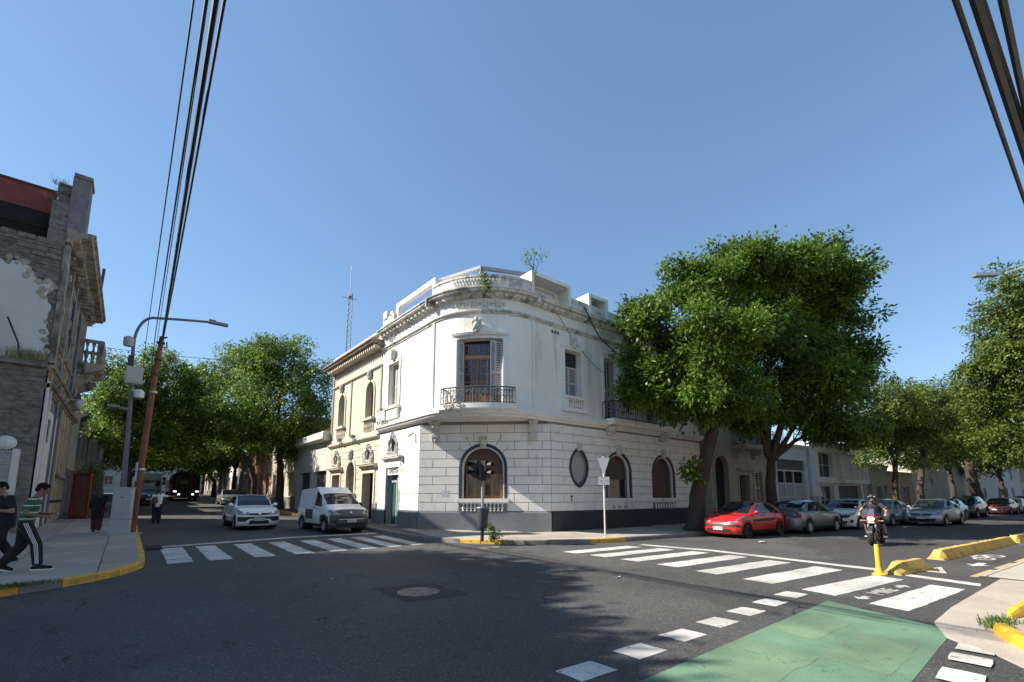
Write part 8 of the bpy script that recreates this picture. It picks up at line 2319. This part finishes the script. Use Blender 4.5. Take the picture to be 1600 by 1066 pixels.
for s in (1, -1): m.tube([(.68, .10 * s, .31), (.50, .10 * s, .70)], .032, 8); m.tube([(.50, .10 * s, .70), (.40, .10 * s, .95)], .022, 8)
m.build('front_fork', STEEL, mc, smooth=40)
m = MB(); 
for k in range(9):
    a0, a1 = R(20 + k * 14), R(34 + k * 14)
    m.poly([(.68 + .34 * math.cos(a0), -.07, .31 + .34 * math.sin(a0)), (.68 + .34 * math.cos(a1), -.07, .31 + .34 * math.sin(a1)), (.68 + .34 * math.cos(a1), .07, .31 + .34 * math.sin(a1)), (.68 + .34 * math.cos(a0), .07, .31 + .34 * math.sin(a0))])
m.build('front_mudguard', BLACKP, mc)
m = MB(); m.ball((.12, 0, .86), .26, .15, .13, 14, 8); m.ball((.30, .13, .80), .14, .05, .10, 10, 6); m.ball((.30, -.13, .80), .14, .05, .10, 10, 6); m.build('fuel_tank', MRED, mc, smooth=True)
m = MB(); m.ball((.52, 0, .90), .10, .14, .13, 12, 8); m.build('front_fairing', MRED, mc, smooth=True)
m = MB(); m.ball((.585, 0, .89), .05, .10, .075, 12, 8); m.build('headlight', emis('headlamp_on', (1, .95, .85), 1.6), mc, smooth=True)
m = MB(); m.sweep([(-.09, .98), (.09, .98), (.07, 1.22), (-.07, 1.22)], .50, .52, lambda s, d, z: Vector((s - (z - .98) * .5, d, z))); m.build('wind_screen', glass('screen_blue', (.10, .13, .17)), mc)
m = MB(); m.ball((-.25, 0, .83), .30, .13, .06, 14, 7); m.ball((-.58, 0, .90), .2, .1, .05, 12, 6); m.build('seat', BLACKP, mc, smooth=True)
m = MB(); m.ball((-.62, 0, .80), .22, .10, .07, 12, 6); m.build('tail_cowl', MRED, mc, smooth=True)
m = MB(); m.obox((.06, 0, .48), (1, 0, 0), (0, 1, 0), (0, 0, 1), .20, .13, .14); m.ball((.12, 0, .62), .12, .11, .12, 10, 6); m.lathe((.02, -.19, .44), [(.11, 0), (.11, .38)], 14, axis=(0, 1, 0)); m.build('engine', IRON, mc)
m = MB(); m.ball((.16, 0, .36), .24, .12, .10, 12, 6); m.build('belly_pan', MRED, mc, smooth=True)
m = MB(); m.tube([(.25, -.12, .4), (.1, -.15, .25), (-.2, -.17, .27), (-.45, -.19, .40)], .03, 8); m.tube([(-.40, -.19, .37), (-.80, -.20, .55)], .055, 10); m.build('exhaust', STEEL, mc, smooth=40)
m = MB(); m.tube([(.42, 0, .92), (.2, .05, .75), (-.3, .10, .72), (-.66, .1, .82)], .03, 7); m.tube([(.42, 0, .92), (.2, -.05, .75), (-.3, -.10, .72), (-.66, -.1, .82)], .03, 7); m.tube([(-.10, .09, .45), (-.66, .09, .31)], .03, 7); m.tube([(-.10, -.09, .45), (-.66, -.09, .31)], .03, 7); m.build('frame', IRON, mc, smooth=40)
m = MB(); m.tube([(.30, .38, 1.04), (.40, .22, 1.06), (.42, 0, 1.02), (.40, -.22, 1.06), (.30, -.38, 1.04)], .014, 7); m.build('handlebar', IRON, mc, smooth=40)
for s in (1, -1):
    m = MB(); m.tube([(.38, .25 * s, 1.06), (.40, .38 * s, 1.22)], .008, 5); m.ball((.39, .41 * s, 1.25), .02, .07, .045, 10, 6); m.build('mirror', BLACKP, mc, smooth=True)
    m = MB(); m.tube([(.5, .12 * s, .82), (.48, .26 * s, .82)], .01, 5); m.ball((.48, .28 * s, .82), .03, .04, .025, 8, 5); m.build('indicator', pm('indicator_amber', (.6, .35, .15), rough=.3), mc)
m = MB(); m.box(.56, .57, -.08, .08, .74, .80, lambda s, d, z: (s, d, z)); m.build('number_plate', PLATE, mc)
rd, P, ax = person('motorcyclist in a dark t-shirt and shorts wearing an open black helmet', mc_loc, mc_h, dict(
    hip=(-.20, 0, .95), chest=(-.04, 0, 1.28), neck=(.02, 0, 1.43), head=(.08, 0, 1.56), sh_l=(-.01, .21, 1.36), el_l=(.12, .36, 1.14), wr_l=(.28, .35, 1.06), hd_l=(.7, 0, -.35), sh_r=(-.01, -.21, 1.36), el_r=(.12, -.36, 1.14), wr_r=(.28, -.35, 1.06), hd_r=(.7, 0, -.35), curl_l=(1.4, 0, 0), curl_r=(1.4, 0, 0),
    hp_l=(-.18, .10, .92), kn_l=(.22, .24, .76), an_l=(-.04, .25, .38), toe_l=(.12, .26, .31), hp_r=(-.18, -.10, .92), kn_r=(.22, -.24, .76), an_r=(-.04, -.25, .38), toe_r=(.12, -.26, .31)),
    pm('cloth_charcoal', (.022, .026, .032), rough=.9, bump=.3, bscale=14), BLACKC, SKIN, .012, 'short', shirt_len=.04, sleeve=.6, leg_cover=.47, wide=1.08, fat=.02, shoe=BLACKC, shoe_sole=WHITEP)
hm = thing('helmet', local(rd, (.08, 0, 1.56)), 'black open face helmet with pale spots on the motorcyclist', 'helmet', rz=mc_h)
m = MB(); m.ball((-.02, 0, .055), .135, .118, .115, 16, 10); m.build('shell', BLACKP, hm, smooth=True)
m = MB(); m.ball((-.05, 0, -.03), .10, .112, .09, 14, 8); m.build('side_guard', BLACKP, hm, smooth=True)
m = MB(); m.obox((.10, 0, .045), (1, 0, -.2), (0, 1, 0), (.2, 0, 1), .03, .10, .008); m.build('peak', IRON, hm)
for s in (1, -1):
    m = MB(); m.ball((.085, .085 * s, .06), .018, .018, .018, 8, 6); m.build('stud', WHITEP, hm, smooth=True)
m = MB(); m.ball((.105, .035, .002), .012, .03, .018, 10, 6); m.ball((.105, -.035, .002), .012, .03, .018, 10, 6); tag_ = m.build('sunglasses', GLASS, hm, smooth=True)
m = MB(); m.ball((.07, 0, -.10), .05, .05, .035, 10, 6); m.build('beard', HAIR, rd, smooth=True).location = (.08, 0, 1.55)
